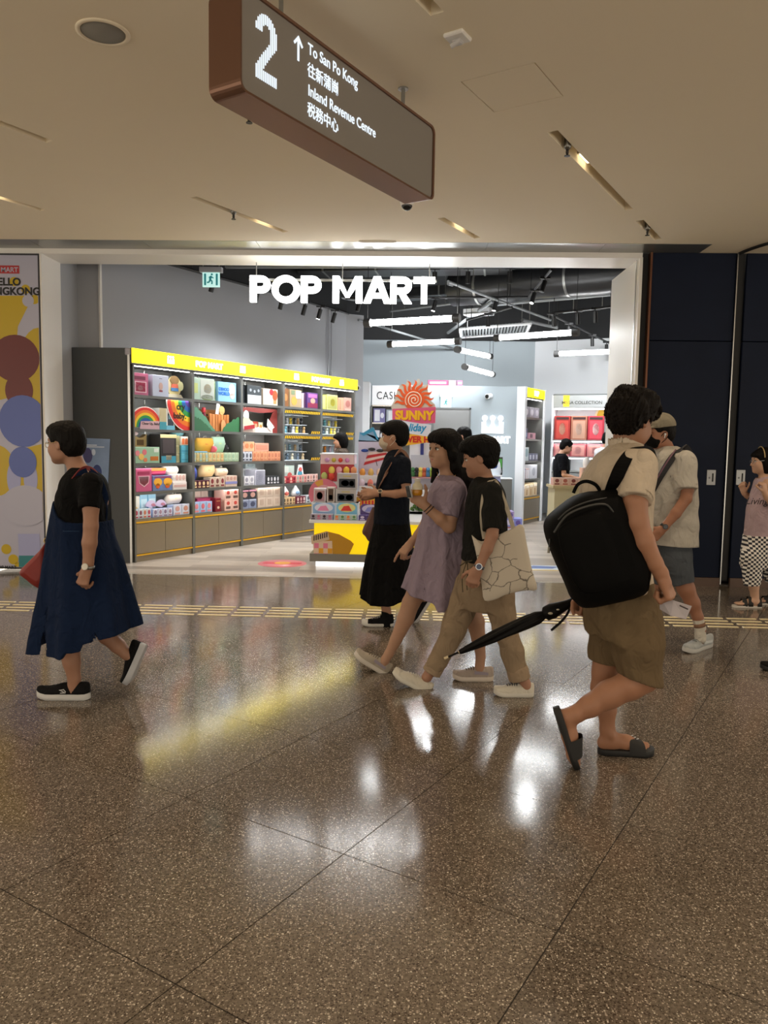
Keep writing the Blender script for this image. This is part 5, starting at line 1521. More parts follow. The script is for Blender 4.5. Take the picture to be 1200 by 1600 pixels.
MB().card([ip(px, py) for px, py in ((486, 838), (512, 830), (515, 843), (487, 850))], -0.010, -0.006).build('ticket_print', H('c9b49a'), isl)
pbx = [ip(px, py) for px, py in ((489, 846), (519, 845), (520, 872), (491, 872))]
MB().card(pbx, -0.009, -0.006).build('check_paper', H('d8c0ac'), isl)
x0_, z0_ = pbx[3]
for r in range(3):
 for c_ in range(4):
  if (r + c_) % 2 == 0:
   MB().card([(x0_ + 0.055 * c_, z0_ + 0.062 * r), (x0_ + 0.055 * (c_ + 1), z0_ + 0.062 * r), (x0_ + 0.055 * (c_ + 1), z0_ + 0.062 * (r + 1)), (x0_ + 0.055 * c_, z0_ + 0.062 * (r + 1))], -0.0115, -0.009).build('check', H(['d87a98', 'd89a28'][1 if r == 1 and c_ % 2 else 0]), isl)
for k in range(7):
 a = ip(490 + 3.3 * k, 845 - 0.9 * k)
 MB().card([(a[0], a[1]), (a[0] + 0.014, a[1] + 0.004), (a[0] + 0.014, a[1] + 0.065), (a[0], a[1] + 0.06)], -0.012, -0.010).build('ticket_letter', H('3a2c24'), isl)


def isle(px, py, y, label, name, cat, group=None):
 q = on_y(px, py, y)
 return empty(name, (float(q[0]), y, 0.565), 0, label, cat, group), float(q[0])


def wpx(px0, px1, y):
 return float(on_y(px1, 780, y)[0] - on_y(px0, 780, y)[0])


def zpx(px, py, y):
 return float(on_y(px, py, y)[2])


yy = IY + 0.02
for (p0, p1, h0, col, pan, dots, lab, n_) in ((485, 521, 803, 'b9b4c4', 'a8a2b4', ['3a2c38', 'c86a8a'], 'grey pink display carton of four boxes at the island corner', 4), (521.5, 559, 804, '9ab6c8', 'b8c4b8', ['e8824a', '5a8a5a'], 'blue and orange display carton of four boxes on the island edge', 4), (560, 598, 805, '6a5a98', '4a3a78', ['c8c0e0', 'e0b8d0'], 'violet display carton of small boxes on the island edge', 3), (600, 640, 806, '8a8ac0', 'a8a8d0', ['e8e0f0', 'd0a0c0'], 'lavender display carton on the island edge', 3)):
 t, x_ = isle(p0, 815, yy, lab, 'display_carton', 'carton')
 h_ = zpx(p0, h0, yy) - 0.565
 row_item(t, wpx(p0, p1, yy) - 0.01, 0.12, h_, n_, col, pan, dots)
yy = IY + 0.17
for (p0, p1, ptop, c1, c2, c3, lab) in ((489, 523, 785, '8fb4dc', 'd8dcec', 'e08ab0', 'pale blue header card with pink print standing behind the first carton'), (526, 558, 785, '7fbfe0', 'e0d890', 'd83a34', 'sky blue header card with red dome print'), (563, 596, 787, '5a4a88', 'c8c4e0', '8a90d0', 'dark violet header card with pale print')):
 t, x_ = isle(p0, 790, yy, lab, 'header_card', 'card')
 w_ = wpx(p0, p1, yy)
 zt2 = zpx(p0, ptop, yy) - 0.565
 MB().card([(0, 0), (w_, 0), (w_, zt2 * 0.8), (w_ * 0.85, zt2), (w_ * 0.5, zt2 * 0.95), (w_ * 0.15, zt2), (0, zt2 * 0.85)], 0, 0.012).build('card', H(c1), t)
 MB().card(disc(w_ * 0.5, zt2 * 0.68, w_ * 0.42, zt2 * 0.26), -0.004, 0).build('print', H(c2), t)
 MB().card([(w_ * 0.2, zt2 * 0.5), (w_ * 0.75, zt2 * 0.5), (w_ * 0.6, zt2 * 0.82), (w_ * 0.35, zt2 * 0.78)], -0.007, -0.004).build('print', H(c3), t)
yy = IY + 0.34
t, x_ = isle(487, 780, yy, 'white riser block carrying the window boxes on the island', 'riser_block', 'riser')
zr = zpx(490, 785, yy) - 0.565
MB().box(0, wpx(487, 560, yy), 0, 0.3, 0, zr, 0.004).build('block', M_SHOPWHITE, t)
MB().box(-0.005, wpx(487, 560, yy) + 0.005, -0.004, 0.304, zr - 0.012, zr).build('top_edge', H('f4f4f6'), t)
for (p0, p1, pb2, ptop, col, dec, lab) in ((490, 509, 783, 761, 'cfc8cc', [('r', 0.1, 0.1, 0.9, 0.85, 'b08a8c'), ('o', 0.25, 0.2, 0.75, 0.75, 'd84a30')], 'clear fronted box with a red pepper shaped trinket'), (510.5, 523, 783, 759, 'cfc4bc', [('r', 0.18, 0.1, 0.82, 0.9, '5a4438'), ('r', 0.28, 0.2, 0.72, 0.5, '8a6a58')], 'narrow box with a brown window'), (524, 556, 785, 764, 'b8b2b0', [('r', 0.1, 0.12, 0.9, 0.68, '2c3038'), ('o', 0.15, 0.2, 0.45, 0.6, '6a86a0'), ('o', 0.5, 0.2, 0.85, 0.6, 'c87048'), ('r', 0.3, 0.78, 0.7, 0.86, 'c8b878')], 'grey window box with dark and orange toys, lower of two'), (526.5, 558, 763, 738, 'b4b0b2', [('r', 0.1, 0.12, 0.9, 0.66, '282c34'), ('o', 0.2, 0.2, 0.6, 0.58, '5f86b0'), ('o', 0.6, 0.2, 0.85, 0.55, '8a5a6a'), ('r', 0.3, 0.78, 0.7, 0.86, 'c8b878')], 'grey window box with dark blue toys, upper of two')):
 q = on_y(p0, pb2, yy + 0.02)
 z_b = zr + 0.565 if pb2 > 770 else zr + 0.565 + zpx(524, 764, yy) - zpx(524, 785, yy) + 0.001
 t = empty('window_box', (float(q[0]), yy + 0.02, z_b), 0, lab, 'box')
 box_item(t, wpx(p0, p1, yy), 0.14, zpx(p0, ptop, yy) - zpx(p0, pb2, yy), col, dec)
yy = IY + 0.66
q = on_y(487, 790, yy)
t = empty('round_card', (float(q[0]), yy, 0.565), 0, 'large pink round card with yellow wedge behind the window boxes', 'card')
cxr, czr = wpx(487, 506, yy), zpx(500, 772, yy) - 0.565
rr = zpx(500, 748, yy) - zpx(500, 772, yy)
MB().card(disc(cxr, czr, rr, rr, 32), 0, 0.01).box(cxr - 0.02, cxr + 0.02, 0.0, 0.01, 0, czr - rr + 0.02).build('disc', H('d8788c'), t)
MB().card(arc_band(cxr, czr, 0, rr * 0.95, 95, 130), -0.004, 0).build('wedge', H('d8a24a'), t)
MB().card(arc_band(cxr, czr, 0.0, rr * 0.6, 0, 180), -0.007, -0.004).build('inner', H('e0a8b0'), t)
# stepped capsule display
yy = IY + 0.8
q = on_y(500, 800, yy)
t = empty('capsule_display', (float(q[0]), yy, 0.565), 0, 'white stepped display with red back and round capsules', 'display stand')
w_ = wpx(500, 552, yy)
zt2 = zpx(500, 710, yy) - 0.565
MB().box(0, w_, 0.0, 0.5, 0, zt2 * 0.55).build('base', M_SHOPWHITE, t)
MB().box(0, w_, 0.02, 0.05, zt2 * 0.55, zt2 * 0.84).build('red_back', H('b8404a'), t)
MB().box(0, w_, 0.01, 0.5, zt2 * 0.84, zt2).build('top_box', H('e6c8cc'), t)
MB().box(-0.01, w_ + 0.01, 0.0, 0.5, zt2, zt2 + 0.015).build('lid', M_SHOPWHITE, t)
for r, (zz, ks) in enumerate(((0.60, range(0, 2)), (0.70, range(1, 5)))):
 for k in ks:
  MB().ball((w_ * (0.12 + 0.22 * k), 0.0, zt2 * zz + 0.03), (0.042, 0.03, 0.052), 12, 8).build('capsule', H(['b8c87a', 'd84a3a', 'e8d060', 'e0a0b0', 'e8c04a', 'e89a6a'][k + r]), t)
for k in range(4):
 MB().ball((w_ * (0.2 + 0.2 * k), 0.0, zt2 * 0.91), (0.03, 0.015, 0.03), 10, 6).build('round_print', H(['d0a0d0', 'c8b848', 'd84a3a', 'd88ac0'][k]), t)

# lavender backdrop with wave top and striped parasol
yy = IY + 1.0
q = on_y(560, 800, yy)
t = empty('backdrop_display', (float(q[0]), yy, 0.565), 0, 'lavender backdrop display with blue wave top and red striped parasol print', 'display stand')
bp_ = lambda px, py: (float(on_y(px, py, yy)[0]) - float(q[0]), float(on_y(px, py, yy)[2]) - 0.565)
MB().card([bp_(px, py) for px, py in ((560, 805), (612, 805), (612, 690), (560, 688))], 0, 0.02).build('panel', H('cfc8e0'), t)
MB().card([bp_(px, py) for px, py in ((560, 690), (612, 690), (612, 672), (592, 690), (584, 668), (576, 672), (568, 676), (562, 675))], 0.0, 0.015).build('wave', H('8fb8dc'), t)
MB().card([bp_(px, py) for px, py in ((562, 677), (568, 676), (576, 671), (583, 667), (587, 675), (592, 688), (588, 686), (583, 674), (576, 677), (568, 681))], -0.006, 0.0).build('wave_crest', H('3f9cc8'), t)
for k in range(4):
 a0, a1 = 568 + 0.5 * k, 606 - 2 * k
 MB().card([bp_(568 + 1.8 * k, 727 - 5.2 * k), bp_(604 + 0.8 * k, 717 - 3.4 * k), bp_(603, 713 - 3 * k), bp_(570 + 2.2 * k, 722 - 5.2 * k)], -0.006 - 0.001 * k, 0.0).build('parasol_stripe', H('c8303a' if k % 2 == 0 else 'eed8d4'), t)
MB().card([bp_(586, 716), bp_(587, 716), bp_(590, 728), bp_(589, 728)], -0.006, 0).build('parasol_pole', H('4a4e5a'), t)
for (px, py, hx) in ((570, 704, '2c4a9a'), (581, 702, '3a3c40'), (594, 704, '33353a'), (602, 703, '3a3c40')):
 MB().ball((bp_(px, py)[0], -0.02, bp_(px, py)[1]), (0.05, 0.02, 0.022), 10, 6).build('hat', H(hx), t)
for r in range(2):
 zz = bp_(565, 742 + 16 * r)
 MB().box(0.02, bp_(612, 700)[0] - 0.01, -0.14 - 0.1 * r, 0.0, zz[1] - 0.1, zz[1]).build('step', M_SHOPWHITE, t)
 for k in range(3):
  MB().lathe([(0.03, 0), (0.04, 0.03), (0.03, 0.07), (0.012, 0.09)], (bp_(567 + 13 * k, 740)[0], -0.09 - 0.1 * r, zz[1]), 12).build('trinket', H(['e8a04a', 'e0b86a', 'e8c8b0', 'd8c8d8', 'e07a6a', 'c8a8d0'][k + 3 * r]), t)
MB().box(bp_(559, 788)[0], bp_(592, 788)[0], -0.40, -0.38, bp_(560, 791)[1], bp_(560, 773)[1]).build('sale_card', H('e0b03a'), t)
for k in range(6):
 MB().box(bp_(563 + 5 * k, 785)[0], bp_(566 + 5 * k, 785)[0], -0.404, -0.40, bp_(560, 785)[1], bp_(560, 778)[1]).build('sale_letter', H('c8302c'), t)
MB().box(bp_(559, 788)[0], bp_(592, 788)[0], -0.38, 0.0, 0.0, bp_(560, 791)[1]).build('front_block', M_SHOPWHITE, t)
# display tray with trinkets and hedge between the two shoppers
yy = IY + 1.05
q = on_y(640, 800, yy)
t = empty('garden_display', (float(q[0]), yy, 0.565), 0, 'white tiered garden display with small trinkets under the sun sign', 'display stand')
bp2 = lambda px, py: (float(on_y(px, py, yy)[0]) - float(q[0]), float(on_y(px, py, yy)[2]) - 0.565)
wg = bp2(700, 760)[0]
MB().box(0, wg, 0.0, 0.3, 0, bp2(640, 765)[1]).build('base', M_SHOPWHITE, t)
MB().box(0, wg, 0.25, 0.28, bp2(640, 765)[1], bp2(640, 711)[1]).build('back', H('c9ccd8'), t)
MB().box(0, wg, -0.02, 0.25, bp2(640, 745)[1] - 0.02, bp2(640, 745)[1]).build('tier', H('b88a90'), t)
for k in range(6):
 MB().lathe([(0.025, 0), (0.035, 0.03), (0.022, 0.07)], (bp2(645 + 6 * k, 740)[0], 0.08, bp2(640, 745)[1]), 10).ball((bp2(645 + 6 * k, 740)[0], 0.08, bp2(640, 745)[1] + 0.095), 0.032, 10, 6).build('trinket', H(['3f7a4a', '2c2e32', 'e8d86a', 'c86a4a', '4a8ac0', 'a8c84a'][k]), t)
MB().box(0, wg, 0.0, 0.24, 0.0, 0.03).build('shelf_board', M_SHOPWHITE, t)
hd = MB()
rnd = random.Random(5)
for k in range(60):
 hd.ball((rnd.uniform(0.02, wg - 0.02), -0.05 + rnd.uniform(-0.03, 0.03), 0.05 + rnd.uniform(0, 0.08)), rnd.uniform(0.012, 0.024), 6, 4)
hd.build('hedge', mat('hedge_green', hexc('4a6a34'), 0.8, noise=0.5, nscale=60), t)
# blue bar frame
t = empty('blue_bar_stand', (float(on_y(660, 700, 10.9)[0]), 10.9, 0), 0, 'white stand with dark blue cross bars behind the garden display', 'stand')
b3 = lambda px, py: (float(on_y(px, py, 10.9)[0] - on_y(660, 700, 10.9)[0]), float(on_y(px, py, 10.9)[2]))
MB().box(b3(641, 700)[0], b3(668, 700)[0], 0, 0.04, b3(650, 675)[1] - 0.02, b3(650, 672)[1] + 0.02).box(b3(657, 700)[0], b3(662, 700)[0], 0, 0.04, 0.0, b3(650, 640)[1]).build('blue_bar', H('24307a'), t)
MB().box(b3(640, 700)[0], b3(676, 700)[0], 0.05, 0.4, 0, b3(650, 680)[1]).build('stand_body', M_SHOPWHITE, t)

# ------------------------------------------------------------------ sun sign
SY = 10.55
sx0, sz0 = float(on_y(647, 622, SY)[0]), float(on_y(647, 622, SY)[2])
ss = empty('sun_sign', (sx0, SY, 0), 0, 'tall card sign of an orange spiral sun over pink, white and yellow lettered strips', 'sign')
q4 = lambda px, py: (float(on_y(px, py, SY)[0]) - sx0, float(on_y(px, py, SY)[2]))
sunc = q4(647, 625)
R_ = q4(661, 625)[0] - sunc[0]
pal = [q4(px, py) for px, py in ((611, 635), (616, 626), (620, 612), (624, 602), (634, 600), (637, 592), (641, 602), (648, 606), (652, 592), (656, 592), (656, 605), (662, 602), (670, 600), (668, 608), (671, 616), (673, 626), (680, 632), (681, 640), (612, 640))]
MB().card(pal, 0.006, 0.012).build('backing', H('c8c0b0'), ss)
for k in range(11):
 a0 = math.radians(-12 + 204 * k / 10)
 pts1, pts2 = [], []
 for j in range(9):
  f = j / 8
  rr2 = R_ * (0.9 + 1.35 * f)
  wob = 0.10 * math.sin(f * 2 * math.pi)
  wd = 0.17 * (1 - f) ** 0.8 + 0.004
  pts1.append((sunc[0] + rr2 * math.cos(a0 + wob + wd), sunc[1] + rr2 * math.sin(a0 + wob + wd)))
  pts2.append((sunc[0] + rr2 * math.cos(a0 + wob - wd), sunc[1] + rr2 * math.sin(a0 + wob - wd)))
 MB().card(pts2 + pts1[::-1], -0.004, 0.006).build('ray', H('e2571e'), ss)
MB().card(disc(sunc[0], sunc[1], R_ * 1.15, R_ * 1.15, 36), -0.006, 0.006).build('disc', H('e2571e'), ss)
spi = [(sunc[0] + R_ * (0.08 + 0.92 * f) * math.cos(-1.2 + 17.5 * f), -0.008, sunc[1] + R_ * (0.08 + 0.92 * f) * math.sin(-1.2 + 17.5 * f)) for f in [k / 90 for k in range(91)]]
MB().tube(spi, R_ * 0.075, 6).build('spiral', H('f2d2b8'), ss)
MB().card([q4(px, py) for px, py in ((613, 639), (681, 636), (680, 661), (660, 662), (640, 659), (628, 657), (613, 660))], -0.012, 0.006).build('pink_strip', H('d8587c'), ss)
c_ = q4(647, 655.5)
text('lettering', 'SUNNY', 0.165, 0.004, H('b04a1c'), ss, (c_[0] + 0.006, -0.013, c_[1] - 0.006), bold=0.009, sx=0.93)
text('lettering', 'SUNNY', 0.165, 0.004, H('f2b418'), ss, (c_[0], -0.016, c_[1]), bold=0.009, sx=0.93)
MB().card([q4(px, py) for px, py in ((626, 655), (674, 664), (672, 683), (620, 674))], -0.010, 0.006).build('white_strip', H('e2e2ea'), ss)
c_ = q4(643, 672)
text('lettering', 'Holiday', 0.14, 0.004, H('1c94c4'), ss, (c_[0] - 0.01, -0.012, c_[1] - 0.012), bold=0.004, shear=0.25, sx=0.9)
MB().card([q4(px, py) for px, py in ((618, 680), (683, 676), (684, 689), (650, 694), (618, 698))], -0.008, 0.006).build('yellow_strip', H('f0b830'), ss)
c_ = q4(652, 691)
text('lettering', 'POWER HUG', 0.115, 0.004, H('d0301e'), ss, (c_[0], -0.010, c_[1]), bold=0.006, sx=0.95)
MB().box(-0.02, 0.02, 0.012, 0.04, 0.568, q4(647, 640)[1]).build('post', M_SHOPWHITE, ss)
MB().box(-0.2, 0.2, -0.05, 0.1, 0.566, 0.58).build('foot_plate', M_SHOPWHITE, ss)

# right hand rear display beside the crown wall
t = empty('lilac_plinth', tuple(on_z(792, 834, 0.0)), 0, 'lilac display plinth with cyan bottle print next to the single bay', 'plinth')
MB().box(-0.62, -0.16, -0.2, 0.3, 0.0, 0.98).build('block', H('9fa6d8'), t)
MB().box(-0.64, -0.14, -0.22, 0.32, 0.98, 1.0).build('top', M_SHOPWHITE, t)
MB().card(arc_band(-0.34, 0.68, 0.12, 0.135, 60, 300), -0.204, -0.2).build('ring_print', H('7078c0'), t)
MB().card(disc(-0.24, 0.42, 0.05, 0.07), -0.206, -0.2).card([(-0.255, 0.48), (-0.225, 0.48), (-0.225, 0.75), (-0.255, 0.75)], -0.206, -0.2).build('bottle_print', H('4ab8dc'), t)
qz = on_z(792, 834, 0.0)
for k, (dx, w_, h_, z_, hx, lab) in enumerate(((-0.18, 0.34, 0.13, 0.0, 'a8747a', 'dusty pink carton at the foot of the lilac plinth'), (-0.14, 0.28, 0.14, 0.131, '8a92d8', 'periwinkle carton on the pink carton by the lilac plinth'), (-0.2, 0.2, 0.12, 0.272, 'b0a0d0', 'pale violet carton topmost of the pile by the lilac plinth'))):
 t = empty('floor_carton', (qz[0] + dx + 0.1, qz[1] - 0.1, z_), 0, lab, 'carton')
 box_item(t, w_, 0.3, h_, hx, [('r', 0.1, 0.2, 0.5, 0.8, 'd8d4ec'), ('o', 0.6, 0.2, 0.9, 0.8, '6a5aa8')])
t = empty('plush_cone', (qz[0] - 0.3, qz[1], 1.0), 0, 'white and blue cone shaped plush on the lilac plinth', 'plush')
MB().rings([[(r_ * math.cos(a), 0.6 * r_ * math.sin(a), z) for a in [2 * math.pi * q / 16 for q in range(16)]] for r_, z in ((0.16, 0), (0.18, 0.05), (0.15, 0.2), (0.1, 0.3), (0.04, 0.38))]).build('cover', H('dfe8f2', 0.7), t)
MB().ball((0.02, -0.08, 0.16), (0.08, 0.04, 0.06)).build('patch', H('2f5ab0', 0.6), t)
MB().ball((0.02, -0.05, 0.3), (0.09, 0.05, 0.05)).build('band', H('e8c83a', 0.6), t)
t = empty('leaf_box', (qz[0] - 0.12 - 0.1, qz[1] + 0.05, 1.0), 0, 'black box with green leaf print on the lilac plinth', 'box')
box_item(t, 0.12, 0.15, 0.3, '3a3c38', [('r', 0.2, 0.4, 0.9, 0.9, '4f9a4a'), ('o', 0.3, 0.1, 0.8, 0.4, 'd8c08a')])
t = empty('wall_counter', (qz[0] + 0.16, 14.2, 0), 0, 'small dark drawer counter against the crown wall', 'counter')
MB().box(-0.25, 0.05, 0, 0.38, 0, 0.88).build('body', M_SHELF, t)
MB().box(-0.26, 0.06, -0.01, 0.38, 0.88, 0.90).build('top', M_SHOPWHITE, t)
# counter with packs where the shopper in black stands
q = on_z(905, 850, 0.0)
t = empty('low_display_table', (q[0], q[1], 0), 0, 'pale wooden low table carrying small packs by the shopper in black', 'table')
MB().box(-0.45, 0.6, -0.1, 0.5, 0.86, 0.9).build('table_top', H('c8b68a'), t)
MB().box(-0.42, 0.57, -0.08, 0.48, 0.0, 0.86).build('body', H('d0c49c'), t)
for k, (dx, w_, h_, z_, hx, lab) in enumerate(((-0.44, 0.5, 0.12, 0.9, 'd8a89a', 'peach carton of small packs on the pale low table'), (0.0, 0.32, 0.16, 1.021, 'd8b09a', 'upper peach carton of small packs on the pale low table'))):
 t = empty('display_carton', (q[0] + dx, q[1] - 0.02, z_), 0, lab, 'carton')
 row_item(t, w_, 0.2, h_, 4, hx, 'e0c0b0', ['8a4a44', 'b86a5a'])
t = empty('white_plush_pair', (q[0] + 0.08, q[1], 1.182), 0, 'pair of white rounded plush ears on the upper peach carton', 'plush')
for dx in (0.0, 0.14):
 MB().rings([[(dx + r_ * math.cos(a), 0.06 + 0.6 * r_ * math.sin(a), z) for a in [2 * math.pi * g / 14 for g in range(14)]] for r_, z in ((0.05, 0), (0.06, 0.06), (0.05, 0.12), (0.02, 0.16))]).build('ear', H('f0ece8', 0.8), t)

# floor stickers
q = on_z(441, 880.5, 0.0)
t = empty('floor_sticker', (q[0], q[1], 0.0), 0, 'round pink and orange floor sticker on the shop floor', 'floor sticker')
MB().lathe([(0.30, 0.0), (0.30, 0.002), (0.0005, 0.0025)], n=36).build('disc', H('e88a96', 0.35), t)
MB().prism([(x_, y_) for x_, y_ in rrect(-0.24, 0.24, -0.07, 0.09, 0.05)], 0.0026, 0.0035).build('band', H('d83a54', 0.35), t)
MB().prism([(x_, y_) for x_, y_ in disc(0.0, 0.02, 0.1, 0.1)], 0.0036, 0.0042).build('centre', H('f2b04a', 0.35), t)
q = on_z(850, 888, 0.0)
t = empty('floor_poster', (q[0], q[1], 0.0), 0, 'long yellow edged printed floor sticker just inside the shop', 'floor sticker')
MB().prism([(-0.4, -0.18), (0.9, -0.18), (0.9, 0.22), (-0.4, 0.22)], 0.0, 0.002).build('sheet', H('c8d4e0', 0.35), t)
MB().prism([(-0.4, -0.18), (0.9, -0.18), (0.9, -0.13), (-0.4, -0.13)], 0.0021, 0.003).build('edge', H('e0bc3a', 0.35), t)
MB().prism([(-0.3, -0.05), (0.1, -0.02), (0.2, 0.12), (-0.1, 0.18)], 0.0021, 0.003).build('print', H('4a6aa8', 0.35), t)
MB().prism([(0.25, -0.05), (0.7, -0.08), (0.6, 0.15), (0.35, 0.1)], 0.0021, 0.003).build('print', H('d86a5a', 0.35), t)
# shop working light from the track spotlights
for (px, py, z, tgt, e) in ((507, 478, 3.4, sl(2.6, 0.1, 0.6), 100), (465, 470, 3.45, sl(1.2, 0.1, 0.6), 85), (560, 500, 3.4, sl(4.2, 0.1, 0.9), 100), (683, 478, 3.55, (-0.3, 9.6, 0.6), 160), (780, 480, 3.55, (1.2, 12.5, 0.0), 140), (848, 455, 3.6, (1.2, 9.6, 0.0), 45), (900, 500, 3.5, (3.0, 15.0, 1.4), 130), (700, 505, 3.6, (0.3, 17.3, 2.9), 270), (940, 500, 3.6, (4.6, 16.2, 3.0), 130)):
 light('track_spot', 'SPOT', at(px, py, z), e, (0.97, 0.99, 1.0), tgt, 0.12, 110, 0.8)

# ------------------------------------------------------------------ figures: distance-field modelling
def nrm(v):
 v = np.asarray(v, float)
 return v / (np.linalg.norm(v) + 1e-12)


def smin(a, b, k):
 if k <= 0:
  return np.minimum(a, b)
 h = np.maximum(k - np.abs(a - b), 0.0) / k
 return np.minimum(a, b) - h * h * (k * 0.25)


def catmull(rows, m=4):
 rows = np.asarray(rows, float)
 out = []
 n = len(rows)
 for i in range(n - 1):
  p0, p1, p2, p3 = rows[max(i - 1, 0)], rows[i], rows[i + 1], rows[min(i + 2, n - 1)]
  for j in range(m):
   t = j / m
   out.append(0.5 * (2 * p1 + (p2 - p0) * t + (2 * p0 - 5 * p1 + 4 * p2 - p3) * t * t + (3 * p1 - p0 - 3 * p2 + p3) * t ** 3))
 out.append(rows[-1])
 return np.array(out)


class Sdf:
 """union / difference of soft shapes, meshed with surface nets"""

 def __init__(s):
  s.ops, s.posts = [], []

 def cone(s, a, b, ra, rb, k=0.015, mode='+'):
  a, b = np.asarray(a, float), np.asarray(b, float)
  ab = b - a
  L2 = float(ab @ ab) + 1e-9

  def fn(X, Y, Z):
   t = np.clip(((X - a[0]) * ab[0] + (Y - a[1]) * ab[1] + (Z - a[2]) * ab[2]) / L2, 0, 1)
   return np.sqrt((X - a[0] - ab[0] * t) ** 2 + (Y - a[1] - ab[1] * t) ** 2 + (Z - a[2] - ab[2] * t) ** 2) - (ra + (rb - ra) * t)
  r = max(ra, rb)
  s.ops.append((fn, np.minimum(a, b) - r, np.maximum(a, b) + r, k, mode))
  return s

 def sleeve(s, a, b, ra, rb, k=0.02):
  """cone from a to b, cut flat at b"""
  a, b = np.asarray(a, float), np.asarray(b, float)
  dr = nrm(b - a)
  e = b + dr * rb
  ab = e - a
  L2 = float(ab @ ab)
  re = rb + (rb - ra) * rb / float(np.linalg.norm(b - a))

  def fn(X, Y, Z):
   t = np.clip(((X - a[0]) * ab[0] + (Y - a[1]) * ab[1] + (Z - a[2]) * ab[2]) / L2, 0, 1)
   d = np.sqrt((X - a[0] - ab[0] * t) ** 2 + (Y - a[1] - ab[1] * t) ** 2 + (Z - a[2] - ab[2] * t) ** 2) - (ra + (re - ra) * t)
   return np.maximum(d, (X - b[0]) * dr[0] + (Y - b[1]) * dr[1] + (Z - b[2]) * dr[2])
  r = max(ra, rb)
  s.ops.append((fn, np.minimum(a, b) - r, np.maximum(a, b) + r, k, '+'))
  return s

 def zcut(s, poly, above=True):
  """keep only what lies above (or below) a hem line given as world (x, z) points"""
  poly = sorted((float(p[0]), float(p[2])) for p in poly)
  xs, zs = [p[0] for p in poly], [p[1] for p in poly]

  def fn(d, X, Y, Z):
   hz = np.interp(X.ravel(), xs, zs).reshape(-1, 1, 1)
   return np.maximum(d, (hz - Z) if above else (Z - hz))
  s.posts.append(fn)
  return s

 def chain(s, pts, k=0.012, mode='+'):
  for (a, ra), (b, rb) in zip(pts[:-1], pts[1:]):
   s.cone(a, b, ra, rb, k, mode)
  return s

 def ell(s, c, r, M=None, k=0.015, mode='+'):
  c, r = np.asarray(c, float), np.asarray(r, float)
  M = np.eye(3) if M is None else np.asarray(M, float)

  def fn(X, Y, Z):
   x, y, z = X - c[0], Y - c[1], Z - c[2]
   q = [(M[i][0] * x + M[i][1] * y + M[i][2] * z) / r[i] for i in range(3)]
   k0 = np.sqrt(q[0] ** 2 + q[1] ** 2 + q[2] ** 2) + 1e-9
   k1 = np.sqrt((q[0] / r[0]) ** 2 + (q[1] / r[1]) ** 2 + (q[2] / r[2]) ** 2) + 1e-9
   return k0 * (k0 - 1.0) / k1
  ext = np.sqrt(((M * r[:, None]) ** 2).sum(0))
  s.ops.append((fn, c - ext, c + ext, k, mode))
  return s

 def loft(s, lv, k=0.015, mode='+', pw=2.3, fold=0, amp=0.0, ph=0.0, ztop=True, amp0=0.0):
  """lv rows (z, cx, cy, rx, ry), a stack of soft ellipses; fold = number of pleats growing downwards"""
  lv = catmull(sorted([tuple(r) for r in lv]))
  z = lv[:, 0]
  z0, z1 = z.min(), z.max()

  def fn(X, Y, Z):
   zz = np.clip(Z.ravel(), z0, z1)
   o = np.argsort(z)
   g = [np.interp(zz, z[o], lv[o, i]).reshape(1, 1, -1) for i in (1, 2, 3, 4)]
   dx, dy = X - g[0], Y - g[1]
   f = 1.0
   if fold:
    th = np.arctan2(dy / g[3], dx / g[2])
    w = ((z1 - zz) / (z1 - z0)).reshape(1, 1, -1)
    f = 1 + (amp * w + amp0) * (np.sin(fold * th + ph) + 0.35 * np.sin((2 * fold + 1) * th + 2 * ph))
   q = (np.abs(dx / (g[2] * f)) ** pw + np.abs(dy / (g[3] * f)) ** pw) ** (1 / pw)
   d = (q - 1) * np.minimum(g[2], g[3])
   return np.maximum(np.maximum(d, Z - z1), z0 - Z)
  lo = np.array([(lv[:, 1] - lv[:, 3]).min(), (lv[:, 2] - lv[:, 4]).min(), z0]) - 0.03
  hi = np.array([(lv[:, 1] + lv[:, 3]).max(), (lv[:, 2] + lv[:, 4]).max(), z1]) + 0.03
  s.ops.append((fn, lo, hi, k, mode))
  return s

 def fnop(s, fn, lo, hi, k=0.0, mode='+'):
  s.ops.append((fn, np.asarray(lo, float), np.asarray(hi, float), k, mode))
  return s

 def post(s, fn):
  s.posts.append(fn)
  return s

 def grid(s, h):
  adds = [o for o in s.ops if o[4] == '+']
  lo = np.min([o[1] for o in adds], axis=0) - 4 * h
  hi = np.max([o[2] for o in adds], axis=0) + 4 * h
  n = np.ceil((hi - lo) / h).astype(int) + 1
  d = np.full(n, 0.5, np.float32)
  ax = [(lo[i] + h * np.arange(n[i])).astype(np.float32) for i in range(3)]
  for fn, a, b, k, mode in s.ops:
   pad = k + 3 * h
   i0 = np.clip(np.floor((a - pad - lo) / h).astype(int), 0, n)
   i1 = np.clip(np.ceil((b + pad - lo) / h).astype(int) + 1, 0, n)
   if (i1 <= i0).any():
    continue
   sl_ = tuple(slice(i0[i], i1[i]) for i in range(3))
   X, Y, Z = ax[0][sl_[0]][:, None, None], ax[1][sl_[1]][None, :, None], ax[2][sl_[2]][None, None, :]
   v = np.broadcast_to(fn(X, Y, Z), tuple(i1 - i0)).astype(np.float32)
   if mode == '+':
    d[sl_] = smin(d[sl_], v, k)
   else:
    d[sl_] = -smin(-d[sl_], v, k)
  if s.posts:
   X, Y, Z = ax[0][:, None, None], ax[1][None, :, None], ax[2][None, None, :]
   for fn in s.posts:
    d = fn(d, X, Y, Z).astype(np.float32)
  return d, lo

